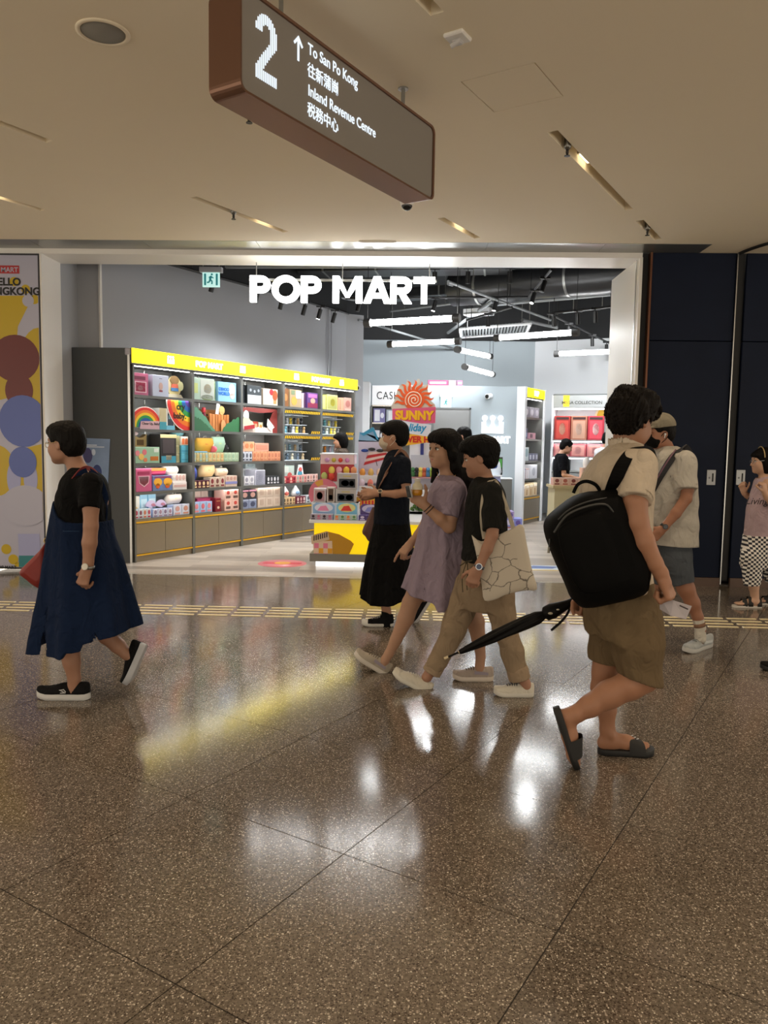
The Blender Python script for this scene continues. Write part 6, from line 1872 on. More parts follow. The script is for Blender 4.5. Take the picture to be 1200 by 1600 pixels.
 def mesh(s, h=0.006, origin=(0, 0, 0), name='m'):
  d, lo = s.grid(h)
  sg_ = d < 0
  nx, ny, nz = d.shape
  cnt = np.zeros((nx - 1, ny - 1, nz - 1), np.int8)
  cor = [(i, j, k) for i in (0, 1) for j in (0, 1) for k in (0, 1)]
  for i, j, k in cor:
   cnt += sg_[i:nx - 1 + i, j:ny - 1 + j, k:nz - 1 + k]
  act = (cnt > 0) & (cnt < 8)
  idx = np.argwhere(act)
  vid = np.full(act.shape, -1, np.int32)
  vid[act] = np.arange(len(idx))
  acc = np.zeros((len(idx), 3))
  num = np.zeros(len(idx))
  dv = {c: d[idx[:, 0] + c[0], idx[:, 1] + c[1], idx[:, 2] + c[2]].astype(float) for c in cor}
  for c in cor:
   for a in range(3):
    if c[a] == 0:
     e = list(c)
     e[a] = 1
     e = tuple(e)
     da, db = dv[c], dv[e]
     cr = (da < 0) != (db < 0)
     t = np.where(cr, da / np.where(cr, da - db, 1), 0)
     p = np.repeat(np.array(c, float)[None], len(idx), 0)
     p[:, a] = t
     acc += p * cr[:, None]
     num += cr
  V = (idx + acc / num[:, None]) * h + lo - np.asarray(origin, float)
  F = []
  for a in range(3):
   b, c = (a + 1) % 3, (a + 2) % 3
   s0 = [slice(None)] * 3
   s1 = [slice(None)] * 3
   s0[a], s1[a] = slice(0, -1), slice(1, None)
   A, B = sg_[tuple(s0)], sg_[tuple(s1)]
   e = np.argwhere(A != B)
   ok = (e[:, b] > 0) & (e[:, c] > 0) & (e[:, b] < d.shape[b] - 1) & (e[:, c] < d.shape[c] - 1)
   e = e[ok]
   flip = ~A[e[:, 0], e[:, 1], e[:, 2]]
   q = []
   for ob, oc in ((0, 0), (1, 0), (1, 1), (0, 1)):
    g = e.copy()
    g[:, b] -= ob
    g[:, c] -= oc
    q.append(vid[g[:, 0], g[:, 1], g[:, 2]])
   q = np.stack(q, 1)
   q[flip] = q[flip][:, ::-1]
   F.append(q)
  F = np.concatenate(F)
  F = F[(F >= 0).all(1)]
  me = bpy.data.meshes.new(name)
  me.vertices.add(len(V))
  me.vertices.foreach_set('co', V.astype(np.float32).ravel())
  me.loops.add(len(F) * 4)
  me.loops.foreach_set('vertex_index', F.astype(np.int32).ravel())
  me.polygons.add(len(F))
  me.polygons.foreach_set('loop_start', np.arange(0, len(F) * 4, 4, dtype=np.int32))
  me.polygons.foreach_set('use_smooth', np.ones(len(F), bool))
  me.update(calc_edges=True)
  me.validate()
  return me


def wob(X, Y, Z, f, ph=0.0):
 """cheap smooth noise"""
 return (np.sin(f * (X + 0.6 * Z) + ph) * np.sin(f * (1.1 * Y - 0.5 * Z) + 1.7 * ph) + 0.6 * np.sin(f * (1.7 * Z + 0.8 * X - 0.7 * Y) + 2.3 * ph) + 0.4 * np.sin(f * (2.3 * X - 1.9 * Y + 0.4 * Z) + 3.1 * ph)) / 2.0


def rumple(amp, f=38.0, ph=0.0):
 return lambda d, X, Y, Z: d + amp * wob(X, Y, Z, f, ph)


# ---- materials for people
def skin(hx):
 return mat('skin_' + hx, hexc(hx), 0.5, spec=0.35, noise=0.10, nscale=22, sss=0.10)


def cloth(hx, rough=0.85, bump=0.25, bscale=900, noise=0.08):
 n_ = 'cloth_%s_%d' % (hx, int(bump * 100))
 if n_ in MATS:
  return MATS[n_]
 m = mat(n_, hexc(hx), rough, spec=0.12, noise=noise, nscale=14, bump=bump, bscale=bscale)
 nt = m.node_tree
 fine = [x for x in nt.nodes if x.type == 'BUMP'][0]
 geo = [x for x in nt.nodes if x.type == 'NEW_GEOMETRY'][0]
 mp = nt.nodes.new('ShaderNodeMapping')      # broad soft folds
 mp.inputs['Scale'].default_value = (13, 13, 8)
 mp.inputs['Rotation'].default_value = (0.3, 0.5, 0.2)
 no = nt.nodes.new('ShaderNodeTexNoise')
 no.inputs['Scale'].default_value = 1.0
 no.inputs['Detail'].default_value = 2
 no.inputs['Distortion'].default_value = 1.2
 bp = nt.nodes.new('ShaderNodeBump')
 bp.inputs['Strength'].default_value = 0.75
 bp.inputs['Distance'].default_value = 0.035
 nt.links.new(geo.outputs['Position'], mp.inputs[0])
 nt.links.new(mp.outputs[0], no.inputs['Vector'])
 nt.links.new(no.outputs[0], bp.inputs['Height'])
 nt.links.new(bp.outputs[0], fine.inputs['Normal'])
 return m


def hair_mat(hx='14110f'):
 n_ = 'hair_' + hx
 if n_ in MATS:
  return MATS[n_]
 m = mat(n_, tuple(0.55 * c for c in hexc(hx)), 0.6, spec=0.12)
 nt = m.node_tree
 g = nt.nodes.new('ShaderNodeNewGeometry')
 mp = nt.nodes.new('ShaderNodeMapping')
 mp.inputs['Scale'].default_value = (260, 260, 30)
 nt.links.new(g.outputs['Position'], mp.inputs[0])
 no = nt.nodes.new('ShaderNodeTexNoise')
 no.inputs['Scale'].default_value = 1.0
 nt.links.new(mp.outputs[0], no.inputs['Vector'])
 bp = nt.nodes.new('ShaderNodeBump')
 bp.inputs['Strength'].default_value = 0.7
 bp.inputs['Distance'].default_value = 0.003
 nt.links.new(no.outputs[0], bp.inputs['Height'])
 nt.links.new(bp.outputs[0], nt.nodes['Principled BSDF'].inputs['Normal'])
 return m


def gingham():
 m = bpy.data.materials.new('gingham_cloth')
 m.use_nodes = True
 nt = m.node_tree
 g = nt.nodes.new('ShaderNodeNewGeometry')
 mp = nt.nodes.new('ShaderNodeMapping')
 mp.inputs['Scale'].default_value = (1, 0, 1)
 mp.inputs['Location'].default_value = (0, 0.01, 0)
 nt.links.new(g.outputs['Position'], mp.inputs[0])
 ch = nt.nodes.new('ShaderNodeTexChecker')
 ch.inputs['Scale'].default_value = 48
 ch.inputs['Color1'].default_value = (*hexc('20222c'), 1)
 ch.inputs['Color2'].default_value = (*hexc('e6e2dc'), 1)
 nt.links.new(mp.outputs[0], ch.inputs['Vector'])
 nt.links.new(ch.outputs[0], nt.nodes['Principled BSDF'].inputs['Base Color'])
 nt.nodes['Principled BSDF'].inputs['Roughness'].default_value = 0.85
 return m


def marble_cloth():
 m = bpy.data.materials.new('marble_print_canvas')
 m.use_nodes = True
 nt = m.node_tree
 N, L = nt.nodes, nt.links
 g = N.new('ShaderNodeNewGeometry')
 no = N.new('ShaderNodeTexNoise'); no.inputs['Scale'].default_value = 5; no.inputs['Detail'].default_value = 5
 L.new(g.outputs['Position'], no.inputs['Vector'])
 mr = N.new('ShaderNodeMix'); mr.data_type = 'VECTOR'; mr.inputs[0].default_value = 0.13
 L.new(g.outputs['Position'], mr.inputs[4]); L.new(no.outputs[1], mr.inputs[5])
 v = N.new('ShaderNodeTexVoronoi'); v.feature = 'DISTANCE_TO_EDGE'; v.inputs['Scale'].default_value = 11
 L.new(mr.outputs[1], v.inputs['Vector'])
 rp = N.new('ShaderNodeValToRGB')
 rp.color_ramp.elements[0].color = (*hexc('4a453f'), 1); rp.color_ramp.elements[0].position = 0.0
 rp.color_ramp.elements[1].color = (*hexc('c9c0b0'), 1); rp.color_ramp.elements[1].position = 0.035
 L.new(v.outputs['Distance'], rp.inputs[0])
 n2 = N.new('ShaderNodeTexNoise'); n2.inputs['Scale'].default_value = 4
 L.new(g.outputs['Position'], n2.inputs['Vector'])
 th = N.new('ShaderNodeMath'); th.operation = 'GREATER_THAN'; th.inputs[1].default_value = 0.5
 L.new(n2.outputs[0], th.inputs[0])
 mx = N.new('ShaderNodeMix'); mx.data_type = 'RGBA'
 L.new(th.outputs[0], mx.inputs[0]); mx.inputs[6].default_value = (*hexc('c9c0b0'), 1)
 L.new(rp.outputs[0], mx.inputs[7])
 L.new(mx.outputs[2], N['Principled BSDF'].inputs['Base Color'])
 N['Principled BSDF'].inputs['Roughness'].default_value = 0.85
 return m


class Person:
 def __init__(s, Y0, foot_px, label, skin_hex, h=0.006):
  s.Y0, s.h = Y0, h
  g = on_y(*foot_px, Y0)
  s.o = np.array([g[0], Y0, 0.0])
  s.root = empty('person', s.o, 0, label, 'person')
  s.skin = skin(skin_hex)
  s.px = Y0 / F_PX
  s.B = Sdf()

 def P(s, px, py, dy=0.0):
  return on_y(px, py, s.Y0 + dy)

 def limb(s, sd, pts, k=0.012, mode='+'):
  return sd.chain([(s.P(p[0], p[1], p[2]), p[3] * (s.Y0 + p[2]) / F_PX) for p in pts], k, mode)

 def rows(s, rows, dy=0.0):
  out = []
  for py, f, b, ry in rows:
   a, c = s.P(f, py, dy), s.P(b, py, dy)
   out.append(((a[2] + c[2]) / 2, (a[0] + c[0]) / 2, s.Y0 + dy, abs(a[0] - c[0]) / 2, ry))
  return out

 def part(s, name, sd, m, h=None, parent=None):
  me = sd.mesh(h or s.h, s.o if parent is None or parent is s.root else s.o, name)
  return link(name, me, m, parent or s.root)

 def mb(s, name, mb_, m, parent=None):
  """mesh-builder shapes given in world coordinates"""
  mb_.v = [tuple(np.asarray(v) - s.o) for v in mb_.v]
  return mb_.build(name, m, parent or s.root)

 # ---- head
 def head(s, px, py, dy, f, u=(0, 0, 1), sc=1.0, nose=1.0, ears=(1, -1)):
  c = s.P(px, py, dy)
  f = nrm(f)
  u = np.asarray(u, float)
  u = nrm(u - f * (u @ f))
  l = np.cross(u, f)
  M = np.array([f, l, u])
  q = lambda a, b, z: c + sc * (a * f + b * l + z * u)
  B = s.B
  E = lambda a, b, z, r, k=0.02, mode='+': B.ell(q(a, b, z), np.array(r) * sc, M, k * sc, mode)
  E(-0.012, 0, 0.038, (0.093, 0.073, 0.082), 0.01)
  E(0.030, 0, -0.012, (0.062, 0.060, 0.086), 0.03)
  E(0.045, 0, -0.072, (0.044, 0.046, 0.036), 0.035)
  E(0.072, 0, -0.092, (0.020, 0.022, 0.016), 0.022)
  for sd_ in (1, -1):
   E(0.020, 0.046 * sd_, -0.055, (0.040, 0.014, 0.030), 0.03)
   E(0.062, 0.034 * sd_, -0.028, (0.026, 0.026, 0.028), 0.025)
   E(0.090, 0.031 * sd_, 0.006, (0.013, 0.019, 0.012), 0.012, '-')
  E(0.078, 0, 0.028, (0.016, 0.048, 0.016), 0.02)
  B.cone(q(0.088, 0, 0.010), q(0.088 + 0.021 * nose, 0, -0.030), 0.006 * sc, 0.0095 * sc, 0.012 * sc)
  for sd_ in (1, -1):
   E(0.094, 0.011 * sd_, -0.034, (0.010, 0.007, 0.007), 0.008)
   if sd_ in ears:
    E(-0.004, 0.073 * sd_, -0.002, (0.018, 0.008, 0.031), 0.010)
    E(0.002, 0.081 * sd_, 0.002, (0.009, 0.005, 0.018), 0.006, '-')
  E(0.086, 0, -0.058, (0.011, 0.021, 0.006), 0.008)
  E(0.084, 0, -0.070, (0.012, 0.019, 0.007), 0.008)
  B.cone(q(0.05, 0, -0.08), q(0.088, 0, -0.0635), 0.004 * sc, 0.0015 * sc, 0.002, '-') if False else None
  s.hq, s.hM, s.hs = q, M, sc
  return q

 def face(s, lip='a8625a', eyes=(1, -1), brow='1a1512', iris='20140e'):
  q, M, sc = s.hq, s.hM, s.hs
  for sd_ in eyes:
   g = Sdf().ell(q(0.0785, 0.031 * sd_, 0.004), np.array((0.012, 0.0145, 0.0085)) * sc, M, 0)
   e = s.part('eye', g, mat('eye_white', hexc('d8d0c8'), 0.3), 0.0025)
   g = Sdf().ell(q(0.0868, 0.031 * sd_, 0.004), np.array((0.0055, 0.0068, 0.0068)) * sc, M, 0)
   s.part('iris', g, mat('eye_iris', hexc(iris), 0.2), 0.002, e)
   g = Sdf().chain([(q(0.085, 0.015 * sd_, 0.008), 0.0022), (q(0.092, 0.03 * sd_, 0.0135), 0.003), (q(0.082, 0.047 * sd_, 0.009), 0.002)], 0.003)
   s.part('eyelid', g, mat('lash', hexc('1c1512'), 0.6), 0.002, e)
   g = Sdf().chain([(q(0.091, 0.014 * sd_, 0.026), 0.003), (q(0.090, 0.032 * sd_, 0.031), 0.0036), (q(0.076, 0.05 * sd_, 0.027), 0.002)], 0.003)
   s.part('eyebrow', g, mat('brow_' + brow, hexc(brow), 0.8), 0.0025)
  g = Sdf().ell(q(0.0905, 0, -0.0585), np.array((0.0085, 0.0185, 0.0045)) * sc, M, 0).ell(q(0.089, 0, -0.0685), np.array((0.009, 0.0165, 0.0055)) * sc, M, 0.002)
  s.part('lips', g, mat('lips_' + lip, hexc(lip), 0.4), 0.003)

 # ---- hand
 def hand(s, w, d, n, t, curl=(35, 45, 30), sc=1.0, spread=0.0, thumb=(0.65, 0.7, -0.25), curls=None, sd=None):
  """w wrist, d pointing of the hand, n back of the hand, t thumb side"""
  B = sd or s.B
  d = nrm(d)
  n = nrm(np.asarray(n) - d * (np.asarray(n) @ d))
  t0 = np.cross(d, n)
  t = t0 if t0 @ np.asarray(t, float) > 0 else -t0
  K = 0.006
  B.cone(w - d * 0.012, w + d * 0.03 * sc, 0.0255 * sc, 0.024 * sc, 0.015)
  offs = (0.029, 0.010, -0.010, -0.028)
  pl = (0.088, 0.091, 0.087, 0.080)
  seg = ((0.040, 0.025, 0.020), (0.045, 0.029, 0.021), (0.042, 0.027, 0.021), (0.033, 0.021, 0.018))
  for i in range(4):
   b = w + sc * (d * pl[i] + t * offs[i])
   B.cone(w + sc * (d * 0.02 + t * offs[i] * 0.6), b, 0.0145 * sc, 0.0105 * sc, 0.014)
   cu = curls[i] if curls else curl
   a = 0.0
   p = b
   r = 0.0092 * sc
   for j in range(3):
    a += math.radians(cu[j])
    dr = math.cos(a) * d - math.sin(a) * n + t * (spread * offs[i] * 8)
    e = p + nrm(dr) * seg[i][j] * sc
    B.cone(p, e, r, r * 0.93, K)
    p, r = e, r * 0.93
  b = w + sc * (d * 0.022 + t * 0.022 - n * 0.004)
  dr = nrm(d * thumb[0] + t * thumb[1] + n * thumb[2])
  e = b + dr * 0.045 * sc
  B.cone(b, e, 0.0135 * sc, 0.0105 * sc, 0.012)
  dr2 = nrm(dr + d * 0.5 - n * 0.35)
  e2 = e + dr2 * 0.031 * sc
  B.cone(e, e2, 0.0105 * sc, 0.0095 * sc, K)
  dr3 = nrm(dr2 + d * 0.3 - n * 0.3 - t * 0.2)
  B.cone(e2, e2 + dr3 * 0.024 * sc, 0.0095 * sc, 0.008 * sc, K)

 # ---- hair
 def hair(s, col='14110f', kind='short', top=0.0, extra=None, cuts=None, amp=0.003, nape=-0.07, fringe=0.062, hh=0.004, face=(0.118, -0.035), puff=0.0):
  q, M, sc = s.hq, s.hM, s.hs
  g = Sdf()
  E = lambda a, b, z, r, k=0.02, mode='+': g.ell(q(a, b, z), np.array(r) * sc, M, k * sc, mode)
  E(-0.014, 0, 0.045 + top * 0.5, (0.106 + puff, 0.085 + puff, 0.090 + top * 0.6), 0.01)
  E(-0.045, 0, -0.01, (0.070 + puff, 0.074 + puff * 0.7, 0.075), 0.03)
  if extra:
   extra(g, E, q)
  # open the face, ears and nape
  E(face[0], 0, face[1], (0.082, 0.115, 0.098), 0.012, '-')
  if kind == 'short':
   for sd_ in (1, -1):
    E(0.012, 0.085 * sd_, -0.018, (0.030, 0.035, 0.036), 0.008, '-')
    E(0.03, 0.085 * sd_, -0.075, (0.07, 0.05, 0.05), 0.01, '-')
   E(0.0, 0, nape - 0.06, (0.13, 0.13, 0.06), 0.015, '-')
  if cuts:
   cuts(g, E, q)
  f, l, u = M
  c = q(0, 0, 0)

  def tuft(d, X, Y, Z):
   x, y, z = (X - c[0]), (Y - c[1]), (Z - c[2])
   a = f[0] * x + f[1] * y + f[2] * z
   b = l[0] * x + l[1] * y + l[2] * z
   w = u[0] * x + u[1] * y + u[2] * z
   return d + amp * (np.sin(150 * b + 40 * w + 25 * np.sin(30 * a)) * 0.5 + np.sin(95 * a - 30 * w + 12 * np.sin(50 * b)) * 0.6 + 0.5 * np.sin(60 * w + 70 * a))
  g.post(tuft)
  return s.part('hair', g, hair_mat(col), hh)

 # ---- shoes
 def shoe(s, heel, toe, ankle, upper, sole, W=0.098, kind='sneaker', lace='d8d4cc', accent=None, hgt=1.0, sole_t=0.028, name='shoe', toe_cap=None, logo=None, side=-1):
  heel, toe, ankle = (np.asarray(v, float) for v in (heel, toe, ankle))
  e1 = nrm(toe - heel)
  L = float(np.linalg.norm(toe - heel))
  up = ankle - (heel + toe) / 2
  e3 = nrm(up - e1 * (up @ e1))
  e2 = np.cross(e3, e1)
  k = W / 0.092
  T = [0, 0.02, 0.07, 0.18, 0.33, 0.5, 0.66, 0.78, 0.88, 0.95, 0.985, 1.0]
  Wd = [0.008, 0.020, 0.029, 0.034, 0.034, 0.037, 0.044, 0.046, 0.040, 0.029, 0.018, 0.006]
  spring = lambda t: 0.016 * max(0, (t - 0.72) / 0.28) ** 2 + 0.006 * max(0, (0.12 - t) / 0.12) ** 2
  pt = lambda t, y, z: heel + e1 * (t * L) + e2 * y + e3 * z
  out = [(t, w * k) for t, w in zip(T, Wd)] + [(t, -w * k) for t, w in zip(T[::-1], Wd[::-1])]
  rings = []
  for f_, zf in ((0.90, 0.0), (1.03, 0.2), (1.06, 0.55), (1.0, 1.0)):
   rings.append([pt(t, y * f_, spring(t) + sole_t * zf) for t, y in out])
  so = MB().rings(rings)
  HH = {'sneaker': [0.045, 0.060, 0.066, 0.064, 0.062, 0.058, 0.045, 0.036, 0.032, 0.028, 0.022, 0.012],
              'high': [0.05, 0.085, 0.098, 0.098, 0.092, 0.070, 0.050, 0.040, 0.034, 0.030, 0.024, 0.012],
              'flat': [0.040, 0.052, 0.056, 0.054, 0.052, 0.050, 0.041, 0.033, 0.029, 0.025, 0.02, 0.01]}[kind]
  up_ = MB()
  rr = []
  nseg = 14
  for t, w, h_ in zip(T, Wd, HH):
   w, h_ = w * k * 0.98, h_ * hgt
   base = sole_t * 0.85 + spring(t)
   r_ = []
   for j in range(nseg + 1):
    a = math.pi * j / nseg
    tw = 0.72 if t < 0.55 else 0.9
    cs, sn = math.cos(a), math.sin(a)
    shrink = 1 - (1 - tw) * sn ** 2
    r_.append(pt(t, w * math.copysign(abs(cs) ** 0.8, cs) * shrink, base + h_ * abs(sn) ** 0.75))
   rr.append(r_)
  n_ = nseg + 1
  vs = [p for r_ in rr for p in r_]
  fs = [(i * n_ + j, i * n_ + j + 1, (i + 1) * n_ + j + 1, (i + 1) * n_ + j) for i in range(len(rr) - 1) for j in range(nseg)]
  up_._add(vs, fs, True)
  up_._add(rr[0], [tuple(range(n_))])
  up_._add(rr[-1], [tuple(range(n_))])
  o = s.mb(name, up_, cloth(upper, 0.75, 0.2, 700))
  s.mb('sole', so, mat('sole_' + sole, hexc(sole), 0.6), o)
  if lace:
   lc = MB()
   for j in range(5):
    t = 0.44 + 0.058 * j
    hz = np.interp(t, T, HH) * hgt + sole_t * 0.85 + spring(t)
    ww = np.interp(t, T, Wd) * k * 0.55
    lc.tube([pt(t, -ww, hz - 0.012), pt(t + 0.01, -ww * 0.4, hz + 0.003), pt(t - 0.01, ww * 0.4, hz + 0.003), pt(t, ww, hz - 0.012)], 0.0028, 6)
   s.mb('laces', lc, cloth(lace, 0.8, 0.1), o)
  if toe_cap:
   tc = MB()
   r2 = []
   for t in (0.80, 0.88, 0.95, 0.985, 1.004):
    w = np.interp(t, T, Wd) * k * 1.03
    h_ = np.interp(t, T, HH) * hgt * 1.06
    base = sole_t * 0.8 + spring(t)
    r2.append([pt(t, w * math.copysign(abs(math.cos(a)) ** 0.8, math.cos(a)), base + h_ * abs(math.sin(a)) ** 0.75) for a in [math.pi * j / nseg for j in range(nseg + 1)]])
   vs = [p for r_ in r2 for p in r_]
   tc._add(vs, [(i * n_ + j, i * n_ + j + 1, (i + 1) * n_ + j + 1, (i + 1) * n_ + j) for i in range(len(r2) - 1) for j in range(nseg)], True)
   s.mb('toe_cap', tc, mat('cap_' + toe_cap, hexc(toe_cap), 0.5), o)
  if accent:
   ac = MB()
   for sd_ in (1, -1):
    row = []
    for t in (0.14, 0.24, 0.36, 0.48):
     w = np.interp(t, T, Wd) * k * 0.97 * sd_
     h_ = np.interp(t, T, HH) * hgt
     row.append((pt(t, w * 1.03, sole_t + 0.006 + 0.3 * h_ * (0.3 + t)), pt(t, w * 0.99, sole_t + 0.012 + 0.55 * h_ * (0.4 + t))))
    for a, b in zip(row[:-1], row[1:]):
     off = e2 * sd_ * 0.0025
     ac.hexa([a[0], b[0], b[0] + off, a[0] + off, a[1], b[1], b[1] + off, a[1] + off])
   s.mb('side_stripe', ac, mat('stripe_' + accent, hexc(accent), 0.5), o)
  s.sh = (pt, L)
  return o

 def band(s, name, c, axis, r, w, m, th=0.004, parent=None, n=22):
  """ring round a limb"""
  axis = nrm(axis)
  a = nrm(np.cross(axis, (0, 0, 1) if abs(axis[2]) < 0.9 else (1, 0, 0)))
  b = np.cross(axis, a)
  rings = []
  for rr_, zz in ((r, -w / 2), (r + th, -w / 2), (r + th, w / 2), (r, w / 2), (r, -w / 2)):
   rings.append([c + axis * zz + rr_ * (math.cos(2 * math.pi * j / n) * a + math.sin(2 * math.pi * j / n) * b) for j in range(n)])
  return s.mb(name, MB().rings(rings, caps=False), m, parent)


def strap_mesh(pts, w, th, side):
 """flat strap along points; side = direction of its width (array or list per point)"""
 rings = []
 pts = [np.asarray(p, float) for p in pts]
 for i, p in enumerate(pts):
  t = nrm(pts[min(i + 1, len(pts) - 1)] - pts[max(i - 1, 0)])
  sd_ = np.asarray(side[i] if isinstance(side, list) else side, float)
  sd_ = nrm(sd_ - t * (sd_ @ t))
  nn = np.cross(t, sd_)
  rings.append([p + sd_ * w / 2 + nn * th / 2, p - sd_ * w / 2 + nn * th / 2, p - sd_ * w / 2 - nn * th / 2, p + sd_ * w / 2 - nn * th / 2])
 return MB().rings(rings, True, False)


def smooth_path(pts, m=5):
 return [tuple(r) for r in catmull(pts, m)]

# ------------------------------------------------------------------ the people
def pillow(poly, depth, edge=0.25, n_mid=3):
 """soft bag: outline of world points, swelling by depth along y"""
 poly = [np.asarray(p, float) for p in poly]
 poly = [np.asarray(p) for p in catmull(poly + [poly[0]], 3)[:-1]]
 c = sum(poly) / len(poly)
 rings = []
 for f, y in ((0.55, -1.0), (0.82, -0.9), (0.95, -0.6), (1.0, -edge), (1.0, edge), (0.95, 0.6), (0.82, 0.9), (0.55, 1.0)):
  rings.append([c + (p - c) * f + np.array([0, depth * y, 0]) for p in poly])
 return MB().rings(rings)


def thing_at(name, label, cat, o):
 return empty(name, o, 0, label, cat)


def wmb(t, name, mb_, m, parent=None):
 o = np.array(t.location)
 mb_.v = [tuple(np.asarray(v) - o) for v in mb_.v]
 return mb_.build(name, m, parent or t)


def ground(p):
 p = np.array(p, float)
 p[2] = 0.0
 return p


def watch(p, c, axis, r, face_dir, band_m, dial_hex, rim_hex, square=False):
 b = p.band('watch', c, axis, r, 0.018, band_m, 0.003)
 fd = nrm(np.asarray(face_dir, float))
 fc = c + fd * (r + 0.003)
 rr_ = 0.019
 p.mb('watch_case', MB().tube([fc, fc + fd * 0.007], rr_, 16), mat('watch_' + rim_hex, hexc(rim_hex), 0.3, 0.6), b)
 p.mb('watch_dial', MB().tube([fc + fd * 0.007, fc + fd * 0.0078], rr_ * 0.8, 16), mat('dial_' + dial_hex, hexc(dial_hex), 0.2), b)


def glasses(p, m, sides=(1, -1)):
 q = p.hq
 g = MB()
 for sd_ in sides:
  g.tube([q(0.101 - 0.004 * abs(math.cos(a)), 0.032 * sd_ + 0.020 * math.cos(a), 0.0 + 0.016 * math.sin(a)) for a in [2 * math.pi * j / 18 for j in range(19)]], 0.0016, 6)
  g.tube([q(0.096, 0.052 * sd_, 0.006), q(0.05, 0.074 * sd_, 0.008), q(0.0, 0.080 * sd_, 0.012)], 0.0016, 6)
 g.tube([q(0.104, -0.012, 0.004), q(0.106, 0.012, 0.004)], 0.0016, 6)
 p.mb('glasses', g, m)


# ---- woman in the denim pinafore dress
p = Person(4.35, (115, 1098), 'person in a black tee and long denim pinafore dress walking with a red shoulder bag', '9c745e')
B, P = p.B, p.P
p.head(103, 694, 0, (-0.97, 0.24, -0.06))
p.limb(B, [(110, 702, 0, 13), (122, 737, 0, 15)], 0.03)
p.limb(B, [(124, 742, 0, 16), (138, 785, 0, 30), (140, 850, 0, 32), (138, 905, 0, 32)])
for s_ in (-1, 1):
 B.cone(P(126, 742, 0), P(142, 757, 0.15 * s_), 0.05, 0.045, 0.03)
p.limb(B, [(143, 757, -0.16, 14), (142, 795, -0.20, 12.3), (142, 822, -0.215, 11.3), (140, 848, -0.22, 11.6), (138, 878, -0.22, 8.2), (137, 888, -0.22, 7.6)])
p.hand(P(136, 889, -0.22), (-0.3, -0.05, -0.95), (-0.25, -0.95, 0), (-1, 0.2, 0), (55, 65, 45), 0.98)
p.limb(B, [(130, 757, 0.16, 14), (122, 800, 0.20, 12), (114, 840, 0.2, 11), (100, 870, 0.16, 8)])
p.hand(P(98, 874, 0.16), (-0.5, 0, -0.85), (0, 1, 0), (-1, 0, 0), (55, 60, 40))
p.limb(B, [(128, 905, -0.08, 26), (113, 980, -0.08, 18), (108, 1008, -0.08, 17), (112, 1035, -0.08, 13.6), (116, 1060, -0.08, 10), (115, 1084, -0.08, 10.5)])
p.limb(B, [(146, 905, 0.08, 26), (158, 972, 0.08, 17), (167, 993, 0.08, 14), (184, 1009, 0.08, 12), (197, 1021, 0.08, 9.5), (210, 1030, 0.08, 9)])
p.part('body', B, p.skin, 0.005)
p.face('9a5f55', (1, -1))
p.hair('120e0c', 'short', extra=lambda g, E, q: E(0.02, 0, 0.075, (0.085, 0.082, 0.052)), nape=-0.082, amp=0.0022)
glasses(p, mat('gold_wire', hexc('b09a6a'), 0.3, 0.9))
G = Sdf().loft(p.rows([(730, 114, 135, 0.055), (736, 109, 147, 0.10), (746, 103.5, 157, 0.16), (760, 99, 163, 0.18), (780, 93, 167, 0.18), (800, 92, 169, 0.17), (840, 90, 171, 0.16)]))
G.sleeve(P(142, 756, -0.155), P(139, 795, -0.208), 0.064, 0.056, 0.04).sleeve(P(135, 752, 0.12), P(122, 795, 0.20), 0.062, 0.055, 0.03)
G.post(rumple(0.0022, 45))
G.loft(p.rows([(722, 116, 133, 0.045), (742, 112, 132, 0.05)]), 0.006, '-')
p.part('tee_shirt', G, cloth('0b0b0c'))
G = Sdf().loft(p.rows([(766, 96, 168, 0.186), (783, 90, 170, 0.19), (800, 86, 172, 0.19), (833, 80, 175, 0.19), (870, 75, 188, 0.20), (919, 69, 202, 0.22), (965, 62, 214, 0.25), (1016, 55, 224, 0.27)]), fold=7, amp=0.085, ph=0.6, pw=2.1)
G.post(rumple(0.002, 26, 1.0))
G.zcut([P(*q) for q in ((40, 1009), (58, 1009.5), (129, 1010.5), (135, 1001), (143, 1002), (153, 1001.5), (157, 991), (219, 977), (240, 975))])
G.zcut([P(*q) for q in ((70, 760), (90, 776), (98, 786), (108, 803), (122, 811), (140, 813), (178, 813))], False)
G.loft(p.rows([(930, 75, 196, 0.20), (985, 67, 210, 0.235), (1020, 62, 216, 0.25)]), 0.0, '-')
dr = p.part('pinafore_dress', G, cloth('12203a', 0.9, 0.35, 1400, 0.12))
p.mb('seam', MB().tube([P(px, 830, -0.20 - 0.004 if px > 95 else -0.13) for px in (84, 92, 100, 112, 124)], 0.0018, 5), cloth('2c4260'), dr)
for pts in (((99, 785, -0.135), (108, 762, -0.16), (124, 742, -0.13), (136, 735, -0.10)), ((166, 812, -0.10), (166, 780, -0.125), (155, 748, -0.125), (140, 735, -0.10))):
 p.mb('shoulder_strap', strap_mesh(smooth_path([P(*q) for q in pts]), 0.03, 0.005, (0, 0, 1)), cloth('12203a', 0.9, 0.35, 1400, 0.12), dr)
watch(p, P(138, 886, -0.22), P(138, 878, -0.22) - P(137, 890, -0.22), 0.0305, (-0.1, -1, 0.2), mat('steel_band', hexc('8a8a86'), 0.3, 0.9), 'c8c4b8', 'a8a49a')
a_, h_, t_ = P(116, 1060, -0.08), ground(P(141, 1094, -0.08)), ground(P(59, 1098, -0.08))
p.shoe(h_, t_, a_, '121213', 'c4c4c2', 0.104, 'sneaker', None, None, 1.1, 0.036)
pt, L_ = p.sh
